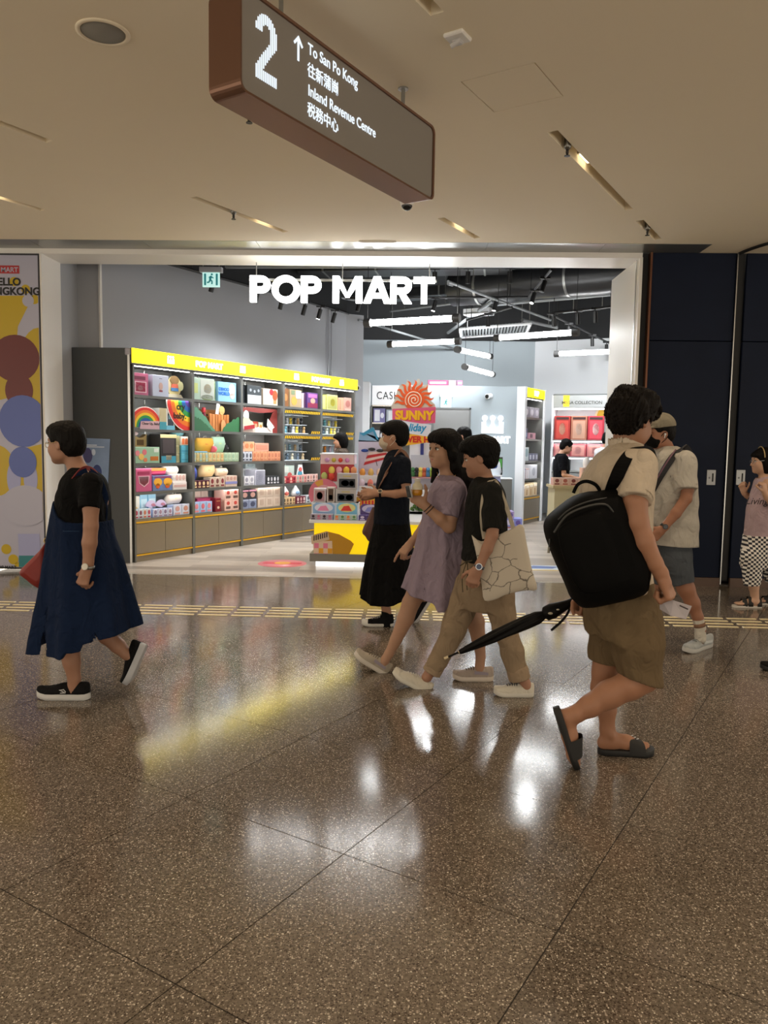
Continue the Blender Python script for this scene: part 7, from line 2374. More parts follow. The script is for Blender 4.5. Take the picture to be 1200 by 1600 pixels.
p.mb('side_mark', MB().tube([pt(0.40, 0.043, 0.052), pt(0.44, 0.042, 0.066), pt(0.52, 0.044, 0.062), pt(0.46, 0.045, 0.056), pt(0.40, 0.046, 0.048), pt(0.50, 0.046, 0.046)], 0.003, 5), mat('white_mark', hexc('c8c8c8'), 0.5))
p.shoe(P(230, 1008, 0.08), P(203, 1072, 0.08), P(196, 1030, 0.08), '121213', 'b4b6ba', 0.10, 'sneaker', None, None, 1.0, 0.034)
# her bag
t = thing_at('shoulder_bag', 'dark red slouchy shoulder bag carried by the person in the denim dress', 'bag', P(62, 919, 0.05))
wmb(t, 'body', pillow([P(*q, 0.05) for q in ((73, 848), (66, 858), (52, 872), (33, 893), (44, 905), (58, 916), (68, 919), (76, 905), (77, 870))], 0.055), mat('red_leather', hexc('7c2018'), 0.5, noise=0.15, nscale=18))
sp = smooth_path([P(*q) for q in ((158, 760, -0.135), (150, 740, -0.115), (138, 731, -0.10), (126, 735, -0.12), (112, 752, -0.155), (101, 773, -0.15), (93, 795, -0.12), (86, 815, -0.07), (80, 832, -0.02), (76, 848, 0.03))])
wmb(t, 'strap', strap_mesh(sp, 0.022, 0.006, (0.3, 0, 0.9)), mat('red_strap', hexc('6a1a1c'), 0.6))
wmb(t, 'ring', MB().tube([P(73, 845, 0.0) + 0.016 * np.array([math.cos(a), 0, math.sin(a)]) for a in [2 * math.pi * j / 14 for j in range(15)]], 0.004, 6).tube([P(76, 834, -0.02), P(80, 836, -0.02)], 0.008, 8), mat('brass_fit', hexc('b09a6a'), 0.3, 0.9))

# ---- masked woman in navy tee and long black skirt
p = Person(6.3, (600, 982), 'person in a face mask, navy tee and long black skirt walking past the yellow island', 'a37a62')
B, P = p.B, p.P
p.head(616, 683, 0, (-0.99, 0.08, -0.03), sc=1.03)
p.limb(B, [(617, 690, 0, 9.5), (620, 709, 0, 10)], 0.03)
p.limb(B, [(620, 712, 0, 12), (614, 745, 0, 19), (612, 800, 0, 20), (612, 840, 0, 21)])
for s_ in (-1, 1):
 B.cone(P(620, 713, 0), P(630, 724, 0.15 * s_), 0.05, 0.045, 0.03)
p.limb(B, [(631, 726, -0.16, 8.3), (634, 755, -0.20, 7.4), (636, 769, -0.215, 7.0), (618, 772, -0.22, 6.6), (598, 771, -0.19, 4.8), (592, 771, -0.18, 4.6)])
p.hand(P(591, 771, -0.18), (-0.97, 0.1, 0.06), (0.1, -0.85, 0.5), (0, 0.3, 1), (22, 30, 20), 1.0, 0.02, (0.5, 0.85, -0.1))
p.limb(B, [(618, 726, 0.16, 8), (606, 758, 0.20, 7), (602, 772, 0.18, 6.6), (588, 773, 0.06, 4.8)])
p.hand(P(585, 774, 0.03), (-0.95, -0.25, -0.1), (0.1, 0.9, -0.2), (0, -0.1, 1), (25, 35, 25), 1.0, 0.0, (0.7, 0.6, -0.2))
p.limb(B, [(608, 840, -0.08, 18), (604, 920, -0.08, 10.5), (602, 940, -0.08, 8.6), (604, 957, -0.08, 7), (604, 974, -0.08, 7.4)])
p.limb(B, [(622, 840, 0.08, 17), (648, 898, 0.09, 10.5), (658, 918, 0.1, 8.5), (664, 936, 0.1, 6.5)])
p.part('body', B, p.skin, 0.006)
p.face('a8625a', (1,))
p.hair('0d0c0c', 'short', top=0.004, extra=lambda g, E, q: (E(0.035, 0, 0.07, (0.078, 0.083, 0.05)), E(0.075, 0.0, 0.05, (0.03, 0.06, 0.03))), nape=-0.07, amp=0.002, face=(0.128, -0.045), hh=0.005)
q, M, sc_ = p.hq, p.hM, p.hs
G = Sdf().ell(q(0.052, 0, -0.048), np.array((0.066, 0.066, 0.058)) * sc_, M, 0).ell(q(0.095, 0, -0.035), np.array((0.022, 0.02, 0.026)) * sc_, M, 0.03).ell(q(-0.045, 0, -0.03), np.array((0.075, 0.12, 0.12)) * sc_, M, 0.008, '-')
mk = p.part('face_mask', G, cloth('b9ac9a', 0.8, 0.1), 0.005)
p.mb('ear_loop', MB().tube([q(0.03, 0.064, -0.02), q(0.01, 0.076, 0.004), q(-0.018, 0.078, 0.012)], 0.0022, 5).tube([q(0.03, 0.062, -0.07), q(0.0, 0.076, -0.045), q(-0.02, 0.078, -0.02)], 0.0022, 5).tube([q(0.075, 0.055, -0.03), q(0.112, 0.02, -0.045), q(0.115, 0, -0.046)], 0.002, 5), cloth('d0c6b8'), mk)
G = Sdf().loft(p.rows([(702, 611, 628, 0.055), (708, 605, 634, 0.10), (716, 600, 638, 0.16), (728, 596, 641, 0.18), (745, 590, 641.5, 0.18), (765, 587, 641, 0.175), (790, 585, 640, 0.175), (817, 583.5, 640, 0.185)]))
G.sleeve(P(630, 725, -0.155), P(633, 757, -0.208), 0.064, 0.054, 0.04).sleeve(P(622, 721, 0.12), P(608, 757, 0.20), 0.062, 0.052, 0.03)
G.post(rumple(0.0025, 40, 2.0))
G.loft(p.rows([(698, 612, 627, 0.045), (711, 610, 625, 0.05)]), 0.005, '-')
p.part('tee_shirt', G, cloth('10151f'))
G = Sdf().loft(p.rows([(811, 585, 639.5, 0.178), (830, 581, 642, 0.19), (850, 576.5, 645, 0.20), (885, 569.5, 650, 0.22), (920, 565, 654, 0.24), (946, 562, 656, 0.25)]), fold=11, amp=0.07, ph=0.3, pw=2.1)
G.zcut([P(*q_) for q_ in ((550, 929), (565, 931), (576, 937), (593, 939.5), (606, 938), (615, 938), (636, 929), (670, 926))])
G.loft(p.rows([(900, 572, 648, 0.21), (950, 568, 651, 0.225)]), 0.0, '-')
p.part('long_skirt', G, cloth('0a0a0b'))
watch(p, P(594, 771, -0.185), (1, 0, 0), 0.027, (0, -0.8, 0.6), cloth('1a1a1c'), '3a3630', 'b8a890')
G = Sdf()
p.limb(G, [(603.5, 957, -0.08, 7.8), (604.5, 978, -0.08, 8.4)])
p.part('sock', G, cloth('101011'), 0.006)
p.shoe(ground(P(615, 978, -0.08)), ground(P(565, 982, -0.08)), P(604, 950, -0.08), '121214', 'c4c2bc', 0.092, 'high', 'c8c6c0', None, 0.85, 0.026, toe_cap='c8c6c0')
p.shoe(P(677, 934, 0.10), P(650, 977, 0.10), P(658, 938, 0.10), '121214', 'b4b4b4', 0.09, 'flat', None, None, 1.0, 0.026)
t = thing_at('shoulder_bag', 'brown leather shoulder bag worn by the masked person in black', 'bag', P(577, 846, 0.06))
wmb(t, 'body', pillow([P(*q_, 0.07) for q_ in ((582, 792), (575, 808), (566, 830), (571, 838), (577, 846), (590, 846), (594, 815), (590, 795))], 0.045), mat('brown_leather', hexc('5c3a30'), 0.5, noise=0.15, nscale=18))
sp = smooth_path([P(*q_) for q_ in ((640, 722, -0.10), (634, 709, -0.10), (626, 704, -0.10), (618, 712, -0.13), (608, 731, -0.172), (598, 750, -0.17), (591, 765, -0.12), (588, 790, 0.0))])
wmb(t, 'strap', strap_mesh(sp, 0.024, 0.006, (0.4, 0, 0.9)), mat('tan_strap', hexc('7c5844'), 0.6))

# ---- woman in the mauve dress
p = Person(4.9, (700, 1062), 'person with long dark hair in a short mauve dress walking with a drink', 'a8826a')
B, P = p.B, p.P
p.head(695, 703, 0, (-0.82, -0.56, 0.0), sc=1.03)
p.limb(B, [(697, 715, 0, 11.5), (700, 748, 0, 12.5)], 0.03)
p.limb(B, [(700, 752, 0, 15), (697, 790, 0, 23), (696, 850, 0, 26), (696, 885, 0, 28)])
for s_ in (-1, 1):
 B.cone(P(701, 753, 0), P(708, 768, 0.14 * s_), 0.045, 0.042, 0.03)
p.limb(B, [(712, 769, -0.15, 12.5), (705, 806, -0.20, 10.8), (702, 823, -0.215, 10.2), (688, 811, -0.225, 9.6), (672, 798, -0.22, 7.2), (665, 791, -0.22, 6.5)])
p.hand(P(664, 790, -0.22), (-0.80, 0.05, 0.60), (-0.05, -0.9, -0.35), (0.55, -0.2, 0.8), (48, 55, 30), 1.0, 0.0, (0.35, 0.75, -0.35))
p.limb(B, [(690, 769, 0.15, 12), (668, 815, 0.20, 9.5), (654, 836, 0.19, 7.6), (644, 847, 0.18, 6.4)])
p.hand(P(643, 848, 0.18), (-0.62, -0.1, -0.75), (-0.55, -0.65, 0.45), (-0.4, 0.1, 0.9), sc=1.0, curls=((8, 10, 8), (45, 60, 40), (55, 65, 40), (60, 65, 40)), thumb=(0.75, 0.5, -0.3))
p.limb(B, [(672, 882, 0.06, 21), (652, 924, 0.05, 16), (642, 942, 0.05, 13.8), (634, 966, 0.05, 13.2), (619, 999, 0.05, 9.4), (608, 1021, 0.05, 7.2), (599, 1036, 0.05, 8)])
p.limb(B, [(706, 882, -0.08, 23), (731, 945, -0.08, 15.5), (743, 972, -0.08, 14.2), (748, 1000, -0.08, 11), (751, 1026, -0.08, 7.4), (749, 1046, -0.08, 8)])
p.part('body', B, p.skin, 0.005)
p.face('a04c4c', (1, -1))


def ph(g, E, q):
 E(0.03, 0, 0.072, (0.082, 0.084, 0.052))
 E(0.07, 0.02, 0.055, (0.035, 0.055, 0.03))
 g.chain([(q(-0.055, 0, 0.0), 0.078), (q(-0.08, 0, -0.09), 0.07), (P(727, 748, 0.02), 0.055), (P(733, 768, 0.03), 0.038), (P(735, 782, 0.03), 0.012)], 0.03)
 g.chain([(q(0.028, 0.072, 0.035), 0.022), (q(-0.002, 0.079, -0.03), 0.028), (q(-0.03, 0.072, -0.10), 0.032), (q(-0.06, 0.05, -0.17), 0.03)], 0.02)
 g.chain([(q(0.02, -0.075, 0.02), 0.022), (q(0.03, -0.072, -0.06), 0.022), (P(680, 738, 0.05), 0.02), (P(675, 753, 0.03), 0.008)], 0.015)


p.hair('120f0f', 'long', extra=ph, amp=0.0025, face=(0.125, -0.048))
G = Sdf().loft(p.rows([(742, 687, 714, 0.055), (748, 681, 722, 0.11), (757, 675, 727, 0.155), (770, 669, 730, 0.17), (790, 663, 731, 0.175), (809, 660, 732, 0.175), (842, 652.5, 736, 0.185), (880, 643.5, 742, 0.205), (919, 631, 748, 0.23), (952, 622, 752, 0.24)]), fold=8, amp=0.085, ph=1.9, pw=2.1)
G.sleeve(P(711, 768, -0.15), P(702, 808, -0.212), 0.068, 0.057, 0.04).sleeve(P(693, 764, 0.11), P(672, 806, 0.20), 0.066, 0.056, 0.03)
G.post(rumple(0.0035, 34, 0.7))
G.zcut([P(*q_) for q_ in ((600, 915), (630, 918.5), (640, 923), (673, 932), (677, 934), (681, 943), (702, 946), (770, 944))])
G.loft(p.rows([(737, 688, 712, 0.045), (752, 687, 710, 0.05)]), 0.005, '-').loft(p.rows([(890, 648, 736, 0.19), (955, 630, 745, 0.22)]), 0.0, '-')
p.part('mauve_dress', G, cloth('8d7f8e', 0.85, 0.2))
p.mb('necklace', MB().tube(smooth_path([P(*q_) for q_ in ((683, 738, -0.03), (686, 748, -0.06), (692, 752, -0.075), (702, 750, -0.075), (712, 742, -0.05))]), 0.0015, 5), mat('gold_chain', hexc('c8a860'), 0.3, 0.9))
for dx in (0, 5):
 p.band('bracelet', P(668 + dx * 0.7, 794 + dx * 0.6, -0.22), P(672, 798, -0.22) - P(665, 791, -0.22), 0.0295 + 0.0004 * dx, 0.006, mat('dark_band', hexc('2a2220'), 0.6), 0.003)
p.shoe(P(603, 1057, 0.05), P(551, 1024, 0.05), P(609, 1018, 0.05), 'a59c8e', 'c6bfb4', 0.095, 'sneaker', '6a6258', '8f8590', 1.0, 0.03)
p.shoe(ground(P(771, 1058, -0.08)), ground(P(707, 1062, -0.08)), P(752, 1028, -0.08), 'a79b92', 'cfc4b8', 0.095, 'sneaker', '4a4442', '8f8590', 1.0, 0.03)
t = thing_at('drink_bottle', 'small clear bottle of amber drink held by the person in the mauve dress', 'bottle', P(652, 777, -0.26))
c = P(652, 774, -0.26)
wmb(t, 'drink', MB().lathe([(0.026, 0), (0.031, 0.01), (0.031, 0.03), (0.029, 0.036)], c, 18), mat('amber_drink', hexc('b07818'), 0.2))
wmb(t, 'bottle', MB().lathe([(0.033, 0.036), (0.033, 0.045), (0.028, 0.065), (0.016, 0.078), (0.016, 0.09)], c, 18), mat('clear_plastic', hexc('c4bca4'), 0.15))
wmb(t, 'lid', MB().lathe([(0.019, 0.086), (0.019, 0.10), (0.012, 0.104)], c, 16), mat('lid_plastic', hexc('b8b4aa'), 0.3))
t = thing_at('mobile_phone', 'slim silver phone held beside the amber drink', 'phone', P(640, 776, -0.27))
c, ex, ez = P(640, 778, -0.27), nrm((0.35, -0.85, 0.1)), nrm((-0.22, 0, 1))
hx_ = [c + ex * a + ez * b + np.array([0.008, 0.006, 0]) * k for k in (0, 1) for a, b in ((-0.03, 0), (0.03, 0), (0.03, 0.075), (-0.03, 0.075))]
wmb(t, 'case', MB().hexa(hx_), mat('phone_silver', hexc('b0b4b4'), 0.3, 0.4))
wmb(t, 'screen', MB().hexa([v - np.array([0.0018, 0.0014, 0]) * (1 if i < 4 else 0) + (c + ez * 0.0375 - v) * 0.06 for i, v in enumerate(hx_[:4] + hx_[:4])]), mat('phone_glass', hexc('1a1c20'), 0.1))

# ---- woman in tan trousers with the tote
p = Person(4.6, (740, 1088), 'person with short hair in a black tee and rolled tan trousers carrying a tote bag', '9f7660')
B, P = p.B, p.P
p.head(750, 716, 0, (-0.96, 0.10, -0.20), sc=0.96)
p.limb(B, [(752, 726, 0, 12), (758, 752, 0, 13.5)], 0.03)
p.limb(B, [(758, 756, 0, 15), (757, 795, 0, 26), (755, 850, 0, 27), (756, 900, 0, 29)])
for s_ in (-1, 1):
 B.cone(P(758, 757, 0), P(765, 771, 0.14 * s_), 0.045, 0.042, 0.03)
p.limb(B, [(767, 772, -0.15, 12.5), (770, 824, -0.26, 9.6), (769, 836, -0.275, 9.3), (761, 858, -0.29, 8.8), (751, 880, -0.30, 6.9), (748, 887, -0.30, 6.5)])
p.hand(P(747, 888, -0.30), (-0.38, 0.0, -0.93), (-0.35, -0.93, 0.1), (-0.9, 0.3, 0.2), (50, 62, 40), 0.98)
p.limb(B, [(754, 772, 0.15, 12), (748, 825, 0.2, 9.5), (738, 870, 0.2, 7), (734, 882, 0.2, 6.5)])
p.hand(P(733, 884, 0.2), (-0.3, 0, -0.95), (0, 1, 0), (-1, 0, 0), (45, 50, 30))
p.limb(B, [(736, 915, 0.04, 18), (712, 980, 0.04, 13), (677, 1042, 0.04, 8.5), (667, 1058, 0.04, 8.5)])
p.limb(B, [(772, 915, -0.06, 18), (788, 985, -0.07, 13), (814, 1048, -0.07, 8.5), (822, 1072, -0.07, 9)])
p.part('body', B, p.skin, 0.005)
p.face('9c5f58', (1, -1))


def th_(g, E, q):
 E(0.02, 0, 0.085, (0.10, 0.088, 0.058))
 E(-0.045, 0, 0.05, (0.088, 0.086, 0.075))
 E(0.07, 0.01, 0.075, (0.04, 0.065, 0.032))


p.hair('11100f', 'short', top=0.008, extra=th_, nape=-0.068, amp=0.003, face=(0.128, -0.035))
G = Sdf().loft(p.rows([(745, 742, 771, 0.055), (752, 737, 780, 0.11), (762, 733, 786, 0.155), (775, 729, 790, 0.168), (800, 726.5, 792, 0.17), (830, 724, 792, 0.168), (855, 722.5, 789, 0.168), (880, 721, 786, 0.17)]))
G.sleeve(P(767, 771, -0.15), P(769, 829, -0.26), 0.070, 0.055, 0.04).ell(P(772, 800, -0.2), (0.062, 0.045, 0.08), None, 0.03).sleeve(P(756, 768, 0.11), P(748, 825, 0.20), 0.068, 0.055, 0.03)
G.post(rumple(0.005, 34, 3.3))
G.loft(p.rows([(740, 744, 769, 0.045), (757, 742, 768, 0.05)]), 0.005, '-')
G.zcut([P(*q_) for q_ in ((700, 873), (722, 874), (743, 876), (800, 878))])
p.part('tee_shirt', G, cloth('1b1b19'))
G = Sdf().loft(p.rows([(864, 725, 786, 0.155), (880, 722, 790, 0.162), (905, 717, 797, 0.168), (925, 713, 801, 0.168), (950, 716, 800, 0.14)]))
for pts in (((737, 915, 0.05, 26), (717, 962, 0.04, 20.5), (709, 983, 0.04, 18.7), (692, 1018, 0.04, 16)), ((774, 915, -0.06, 27), (784, 958, -0.07, 20.5), (789, 985, -0.07, 18.8), (800, 1018, -0.07, 17.3))):
 p.limb(G, pts, 0.03)
pxm = 4.6 / 1200
G.sleeve(P(692, 1018, 0.04), P(675, 1049, 0.04), 16 * pxm, 14.5 * pxm, 0.02).sleeve(P(800, 1018, -0.07), P(811, 1057, -0.07), 17.3 * pxm, 16.3 * pxm, 0.02)
G.post(rumple(0.008, 26, 1.2))
tr = p.part('trousers', G, cloth('8a7862', 0.9, 0.25))
for a, b, r in ((P(678, 1044, 0.04), P(674, 1051, 0.04), 15.5), (P(809.5, 1051, -0.07), P(812, 1061, -0.07), 17.2)):
 G = Sdf().sleeve(a + (a - b) * 0.3, b, r * pxm, r * pxm, 0.0)
 ext = (b - a) * 0.8
 G.cone(a - ext, b + ext * 1.5, (r - 5) * pxm, (r - 5) * pxm, 0.0, '-')
 p.part('rolled_cuff', G, cloth('93806a', 0.9, 0.25), 0.005, tr)
M_TIE = cloth('4a4436', 0.9, 0.1)
p.mb('waist_tie', MB().tube([P(*q_) for q_ in ((738, 876, -0.17), (728, 878, -0.165), (719, 884, -0.12))], 0.004, 6).tube(smooth_path([P(*q_) for q_ in ((729, 878, -0.168), (724, 893, -0.15), (722, 905, -0.15), (723, 925, -0.15))]), 0.0028, 5).tube(smooth_path([P(*q_) for q_ in ((730, 878, -0.17), (731, 895, -0.172), (729, 908, -0.172), (730, 922, -0.17))]), 0.0028, 5).ball(P(728, 879, -0.172), 0.008, 8, 6), M_TIE, tr)
watch(p, P(749, 885, -0.30), P(752, 878, -0.30) - P(748, 887, -0.30), 0.027, (-0.15, -1, 0.1), mat('watch_strap_grey', hexc('50545c'), 0.4, 0.5), '182c58', 'b8bcc0')
p.shoe(P(669, 1087, 0.04), P(611, 1054, 0.04), P(672, 1046, 0.04), 'c6c0b2', 'c8c4b8', 0.094, 'flat', 'cac6ba', None, 1.1, 0.026)
p.shoe(ground(P(834, 1085, -0.07)), ground(P(771, 1090, -0.07)), P(822, 1058, -0.07), 'c8c3b6', 'c8c4ba', 0.094, 'flat', '3a3a46', None, 1.1, 0.026)
t = thing_at('tote_bag', 'off white canvas tote bag with dark branching marble print on its shoulder straps', 'bag', P(790, 938, -0.23))
mt = marble_cloth()
wmb(t, 'body', pillow([P(*q_, -0.228) for q_ in ((737, 836), (752, 846), (775, 838), (800, 826), (816, 820), (822, 845), (831, 890), (839, 920), (820, 922), (790, 929), (775, 936), (757, 938), (753, 915), (745, 870))], 0.026, 0.3), mt)
M_ST = cloth('b3aa98', 0.9, 0.2)
wmb(t, 'strap', strap_mesh(smooth_path([P(*q_) for q_ in ((757, 842, -0.245), (753, 815, -0.235), (754, 785, -0.215), (759, 762, -0.17), (767, 751, -0.125), (773, 751, -0.06))]), 0.024, 0.004, (1, 0, 0.2)), M_ST)
wmb(t, 'strap', strap_mesh(smooth_path([P(*q_) for q_ in ((803, 828, -0.235), (794, 800, -0.225), (785, 775, -0.195), (777, 757, -0.135), (773, 751, -0.06))]), 0.024, 0.004, (1, 0, 0.2)), M_ST)

# ---- man with the backpack
p = Person(3.6, (960, 1185), 'person in an off white polo and khaki shorts walking with a big black backpack', '986d54')
B, P = p.B, p.P
p.head(987, 658, 0, (0.72, 0.63, -0.32), sc=1.05)
p.limb(B, [(981, 668, 0, 17), (975, 706, 0, 19)], 0.035)
p.limb(B, [(974, 712, 0, 24), (962, 760, 0, 42), (964, 850, 0, 42), (968, 920, 0, 42)])
for s_ in (-1, 1):
 B.cone(P(974, 714, 0), P(990 - 12 * (s_ > 0), 729, 0.17 * s_), 0.055, 0.05, 0.03)
p.limb(B, [(1000, 730, -0.19, 19), (992, 784, -0.26, 19), (995, 815, -0.275, 17.5), (1006, 846, -0.28, 16.3), (1023, 880, -0.28, 12.5), (1032, 895, -0.28, 11)])
p.hand(P(1034, 899, -0.28), (0.42, 0.02, -0.9), (0.80, -0.6, 0.25), (0.45, 0.75, 0.3), (78, 85, 50), 1.18, 0.0, (0.55, 0.45, -0.5))
p.limb(B, [(958, 730, 0.19, 18), (932, 800, 0.22, 15), (916, 870, 0.2, 13), (907, 920, 0.17, 10.5)])
p.hand(P(906, 924, 0.17), (-0.1, -0.1, -0.98), (-0.6, 0.8, 0), (-0.5, -0.8, 0), (80, 85, 50), 1.1)
p.limb(B, [(985, 960, -0.1, 33), (1004, 1040, -0.11, 26), (1004, 1058, -0.11, 24), (985, 1070, -0.11, 22.5), (952, 1085, -0.10, 21.5), (922, 1103, -0.1, 17), (899, 1116, -0.1, 13), (888, 1121, -0.1, 12)], 0.02)
p.limb(B, [(886, 1118, -0.1, 12), (878, 1117, -0.1, 9.5)], 0.015)
p.limb(B, [(888, 1122, -0.1, 11.5), (890, 1150, -0.1, 12), (896, 1180, -0.1, 10), (900, 1194, -0.1, 7)], 0.02)
p.limb(B, [(955, 980, 0.09, 30), (946, 1050, 0.09, 20), (943, 1075, 0.09, 19), (948, 1108, 0.09, 14.5), (949, 1140, 0.09, 10.8), (949, 1156, 0.09, 11)], 0.02)
fz = lambda px, z, dy: np.array([P(px, 1170, dy)[0], 3.6 + dy, z])
B.chain([(fz(943, 0.052, 0.09), 0.032), (fz(955, 0.055, 0.09), 0.035)], 0.02).chain([(fz(955, 0.075, 0.09), 0.036), (fz(978, 0.058, 0.09), 0.034), (fz(996, 0.046, 0.09), 0.024)], 0.025)
for i, (px, r) in enumerate(((1010, 0.013), (1012, 0.010), (1011, 0.0095), (1008, 0.009), (1004, 0.0085))):
 dy = 0.125 - 0.017 * i
 B.cone(fz(993, 0.042, dy), fz(px, 0.036, dy), 0.015, r, 0.008)
B.ell(P(956, 1150, 0.055), (0.013, 0.012, 0.016), None, 0.015)
p.part('body', B, p.skin, 0.005)
p.face('a0645a', (1, -1))


def bh(g, E, q):
 E(0.02, 0, 0.085, (0.105, 0.092, 0.065))
 E(0.075, 0, 0.068, (0.052, 0.07, 0.042))
 E(-0.05, 0, 0.03, (0.092, 0.092, 0.085))
 for k in range(14):
  a = k * 2.4
  E(-0.01 + 0.07 * math.cos(a), 0.06 * math.sin(a), 0.10 + 0.012 * math.sin(3 * a), (0.036, 0.03, 0.028), 0.012)


p.hair('17110d', 'short', top=0.012, extra=bh, nape=-0.072, amp=0.006, face=(0.135, -0.045), puff=0.004)
G = Sdf().loft(p.rows([(690, 960, 996, 0.06), (700, 948, 1004, 0.12), (712, 934, 1013, 0.175), (730, 920, 1018, 0.205), (750, 910, 1019, 0.21), (780, 907, 1017, 0.205), (820, 910, 1014, 0.20), (870, 913, 1014, 0.19), (925, 915, 1018, 0.19)]))
G.sleeve(P(1000, 728, -0.185), P(992, 781, -0.268), 0.078, 0.074, 0.05).sleeve(P(962, 722, 0.14), P(936, 790, 0.22), 0.07, 0.068, 0.04)
G.post(rumple(0.006, 28, 0.4))
G.loft(p.rows([(680, 958, 992, 0.05), (706, 958, 992, 0.055)]), 0.006, '-')
po_ = p.part('polo_shirt', G, cloth('b9ab98', 0.85, 0.2))
G = Sdf().cone(P(972, 689, 0), P(978, 704, 0), 0.064, 0.082, 0.0)
G.cone(P(968, 672, 0), P(980, 712, 0), 0.056, 0.066, 0.0, '-')
G.ell(P(1006, 712, 0.05), (0.03, 0.05, 0.05), None, 0.01, '-')
p.part('collar', G, cloth('bdb09e', 0.85, 0.2), 0.005, po_)
p.band('sleeve_hem', P(992.5, 777, -0.262), P(1000, 722, -0.14) - P(992, 781, -0.268), 0.0735, 0.006, cloth('a89b88', 0.85, 0.1), 0.0015, po_)
G = Sdf().loft(p.rows([(905, 918, 1018, 0.185), (930, 914, 1022, 0.195), (960, 915, 1030, 0.20), (990, 918, 1034, 0.19)]))
p.limb(G, [(982, 950, -0.08, 40), (996, 1005, -0.1, 38.5), (1001, 1075, -0.1, 32)], 0.04)
p.limb(G, [(958, 950, 0.1, 38), (955, 1005, 0.1, 32), (951, 1060, 0.1, 28)], 0.04)
G.post(rumple(0.011, 24, 2.2))
G.zcut([P(*q_) for q_ in ((900, 1036), (925, 1037.5), (932, 1040), (964, 1043), (975, 1046), (1030, 1064), (1060, 1066))])
p.limb(G, [(1000, 1040, -0.105, 29), (1004, 1090, -0.105, 28)], 0.0, '-')
p.limb(G, [(952, 1028, 0.095, 25), (950, 1080, 0.095, 25)], 0.0, '-')
p.part('shorts', G, cloth('665640', 0.9, 0.25))


def slide(p, heel, toe, up, W, parent=None):
 e1 = nrm(toe - heel)
 e3 = nrm(up - e1 * (up @ e1))
 e2 = np.cross(e3, e1)
 L = float(np.linalg.norm(toe - heel))
 T = [0, 0.03, 0.1, 0.25, 0.45, 0.65, 0.8, 0.92, 0.98, 1.0]
 Wd = [0.012, 0.025, 0.035, 0.038, 0.039, 0.046, 0.050, 0.042, 0.026, 0.01]
 k = W / 0.1
 out = [(t, w * k) for t, w in zip(T, Wd)] + [(t, -w * k) for t, w in zip(T[::-1], Wd[::-1])]
 pt = lambda t, y, z: heel + e1 * t * L + e2 * y + e3 * z
 o = p.mb('slide_sandal', MB().rings([[pt(t, y * f, z + 0.008 * max(0, t - 0.8) * 5) for t, y in out] for f, z in ((0.93, 0), (1.04, 0.008), (1.04, 0.024), (0.96, 0.03))]), mat('black_rubber', hexc('111111'), 0.65))
 r = []
 for t in (0.52, 0.58, 0.66, 0.74, 0.80):
  w = np.interp(t, T, Wd) * k * 1.06
  hgt = np.interp(t, (0.52, 0.8), (0.082, 0.052))
  r.append([pt(t, w * math.copysign(abs(math.cos(a)) ** 0.7, math.cos(a)), 0.012 + hgt * math.sin(a) ** 0.8) for a in [math.pi * j / 14 for j in range(15)]])
 st = MB()
 vs = [v for q_ in r for v in q_]
 st._add(vs, [(i * 15 + j, i * 15 + j + 1, (i + 1) * 15 + j + 1, (i + 1) * 15 + j) for i in range(len(r) - 1) for j in range(14)], True)
 p.mb('strap', st, mat('black_strap', hexc('141414'), 0.7), o)
 lg = MB()
 for j in range(3):
  a = pt(0.60 + 0.03 * j, 0.018 - 0.02 * j, 0.012 + np.interp(0.62, (0.52, 0.8), (0.084, 0.054)))
  lg.tube([a, a + e1 * 0.012 + e2 * 0.008], 0.0022, 5)
 p.mb('strap_mark', lg, mat('strap_white', hexc('c8c8c8'), 0.5), o)


slide(p, ground(P(934, 1180, 0.09)), ground(P(1021, 1180, 0.09)), np.array([0, 0, 1.0]), 0.105)
slide(p, P(864, 1106, -0.1), P(894, 1203, -0.1), P(890, 1140, -0.1) - P(870, 1140, -0.1), 0.105)

M_BP = mat('backpack_nylon', hexc('0a0a0a'), 0.65, spec=0.06, noise=0.2, nscale=12, bump=0.15, bscale=700)
t = thing_at('backpack', 'large black nylon backpack worn by the person in khaki shorts', 'backpack', P(930, 946, -0.15))
bag = wmb(t, 'body', pillow([P(*q_, -0.155) for q_ in ((957, 762), (930, 768), (900, 776), (872, 796), (856, 812), (853, 832), (866, 870), (886, 915), (896, 938), (912, 946), (950, 940), (1000, 926), (1009, 905), (1010, 885), (996, 850), (982, 815), (968, 775))], 0.165, 0.35), M_BP)
wmb(t, 'front_pocket', pillow([P(*q_, -0.30) for q_ in ((938, 800), (905, 806), (880, 820), (872, 836), (884, 880), (902, 918), (925, 928), (965, 916), (972, 890), (962, 850), (950, 815))], 0.03, 0.4), M_BP)
wmb(t, 'top_handle', MB().tube(smooth_path([P(*q_) for q_ in ((896, 770, -0.16), (903, 757, -0.17), (916, 752, -0.17), (930, 757, -0.17), (937, 766, -0.16))]), 0.008, 8), M_BP)
M_ZIP = mat('backpack_zip', hexc('2c2c2a'), 0.5)
wmb(t, 'zip', MB().tube(smooth_path([P(*q_) for q_ in ((866, 832, -0.30), (885, 806, -0.325), (915, 792, -0.325), (945, 788, -0.315), (958, 800, -0.31))]), 0.005, 6).tube(smooth_path([P(*q_) for q_ in ((872, 812, -0.27), (890, 796, -0.285), (918, 784, -0.285), (948, 778, -0.27))]), 0.004, 6).tube([P(859, 842, -0.22), P(857, 862, -0.23)], 0.004, 6), M_ZIP)
wmb(t, 'zip_pull', MB().tube([P(858, 855, -0.24), P(857, 864, -0.245)], 0.006, 6), mat('pull_grey', hexc('77736a'), 0.4, 0.6))
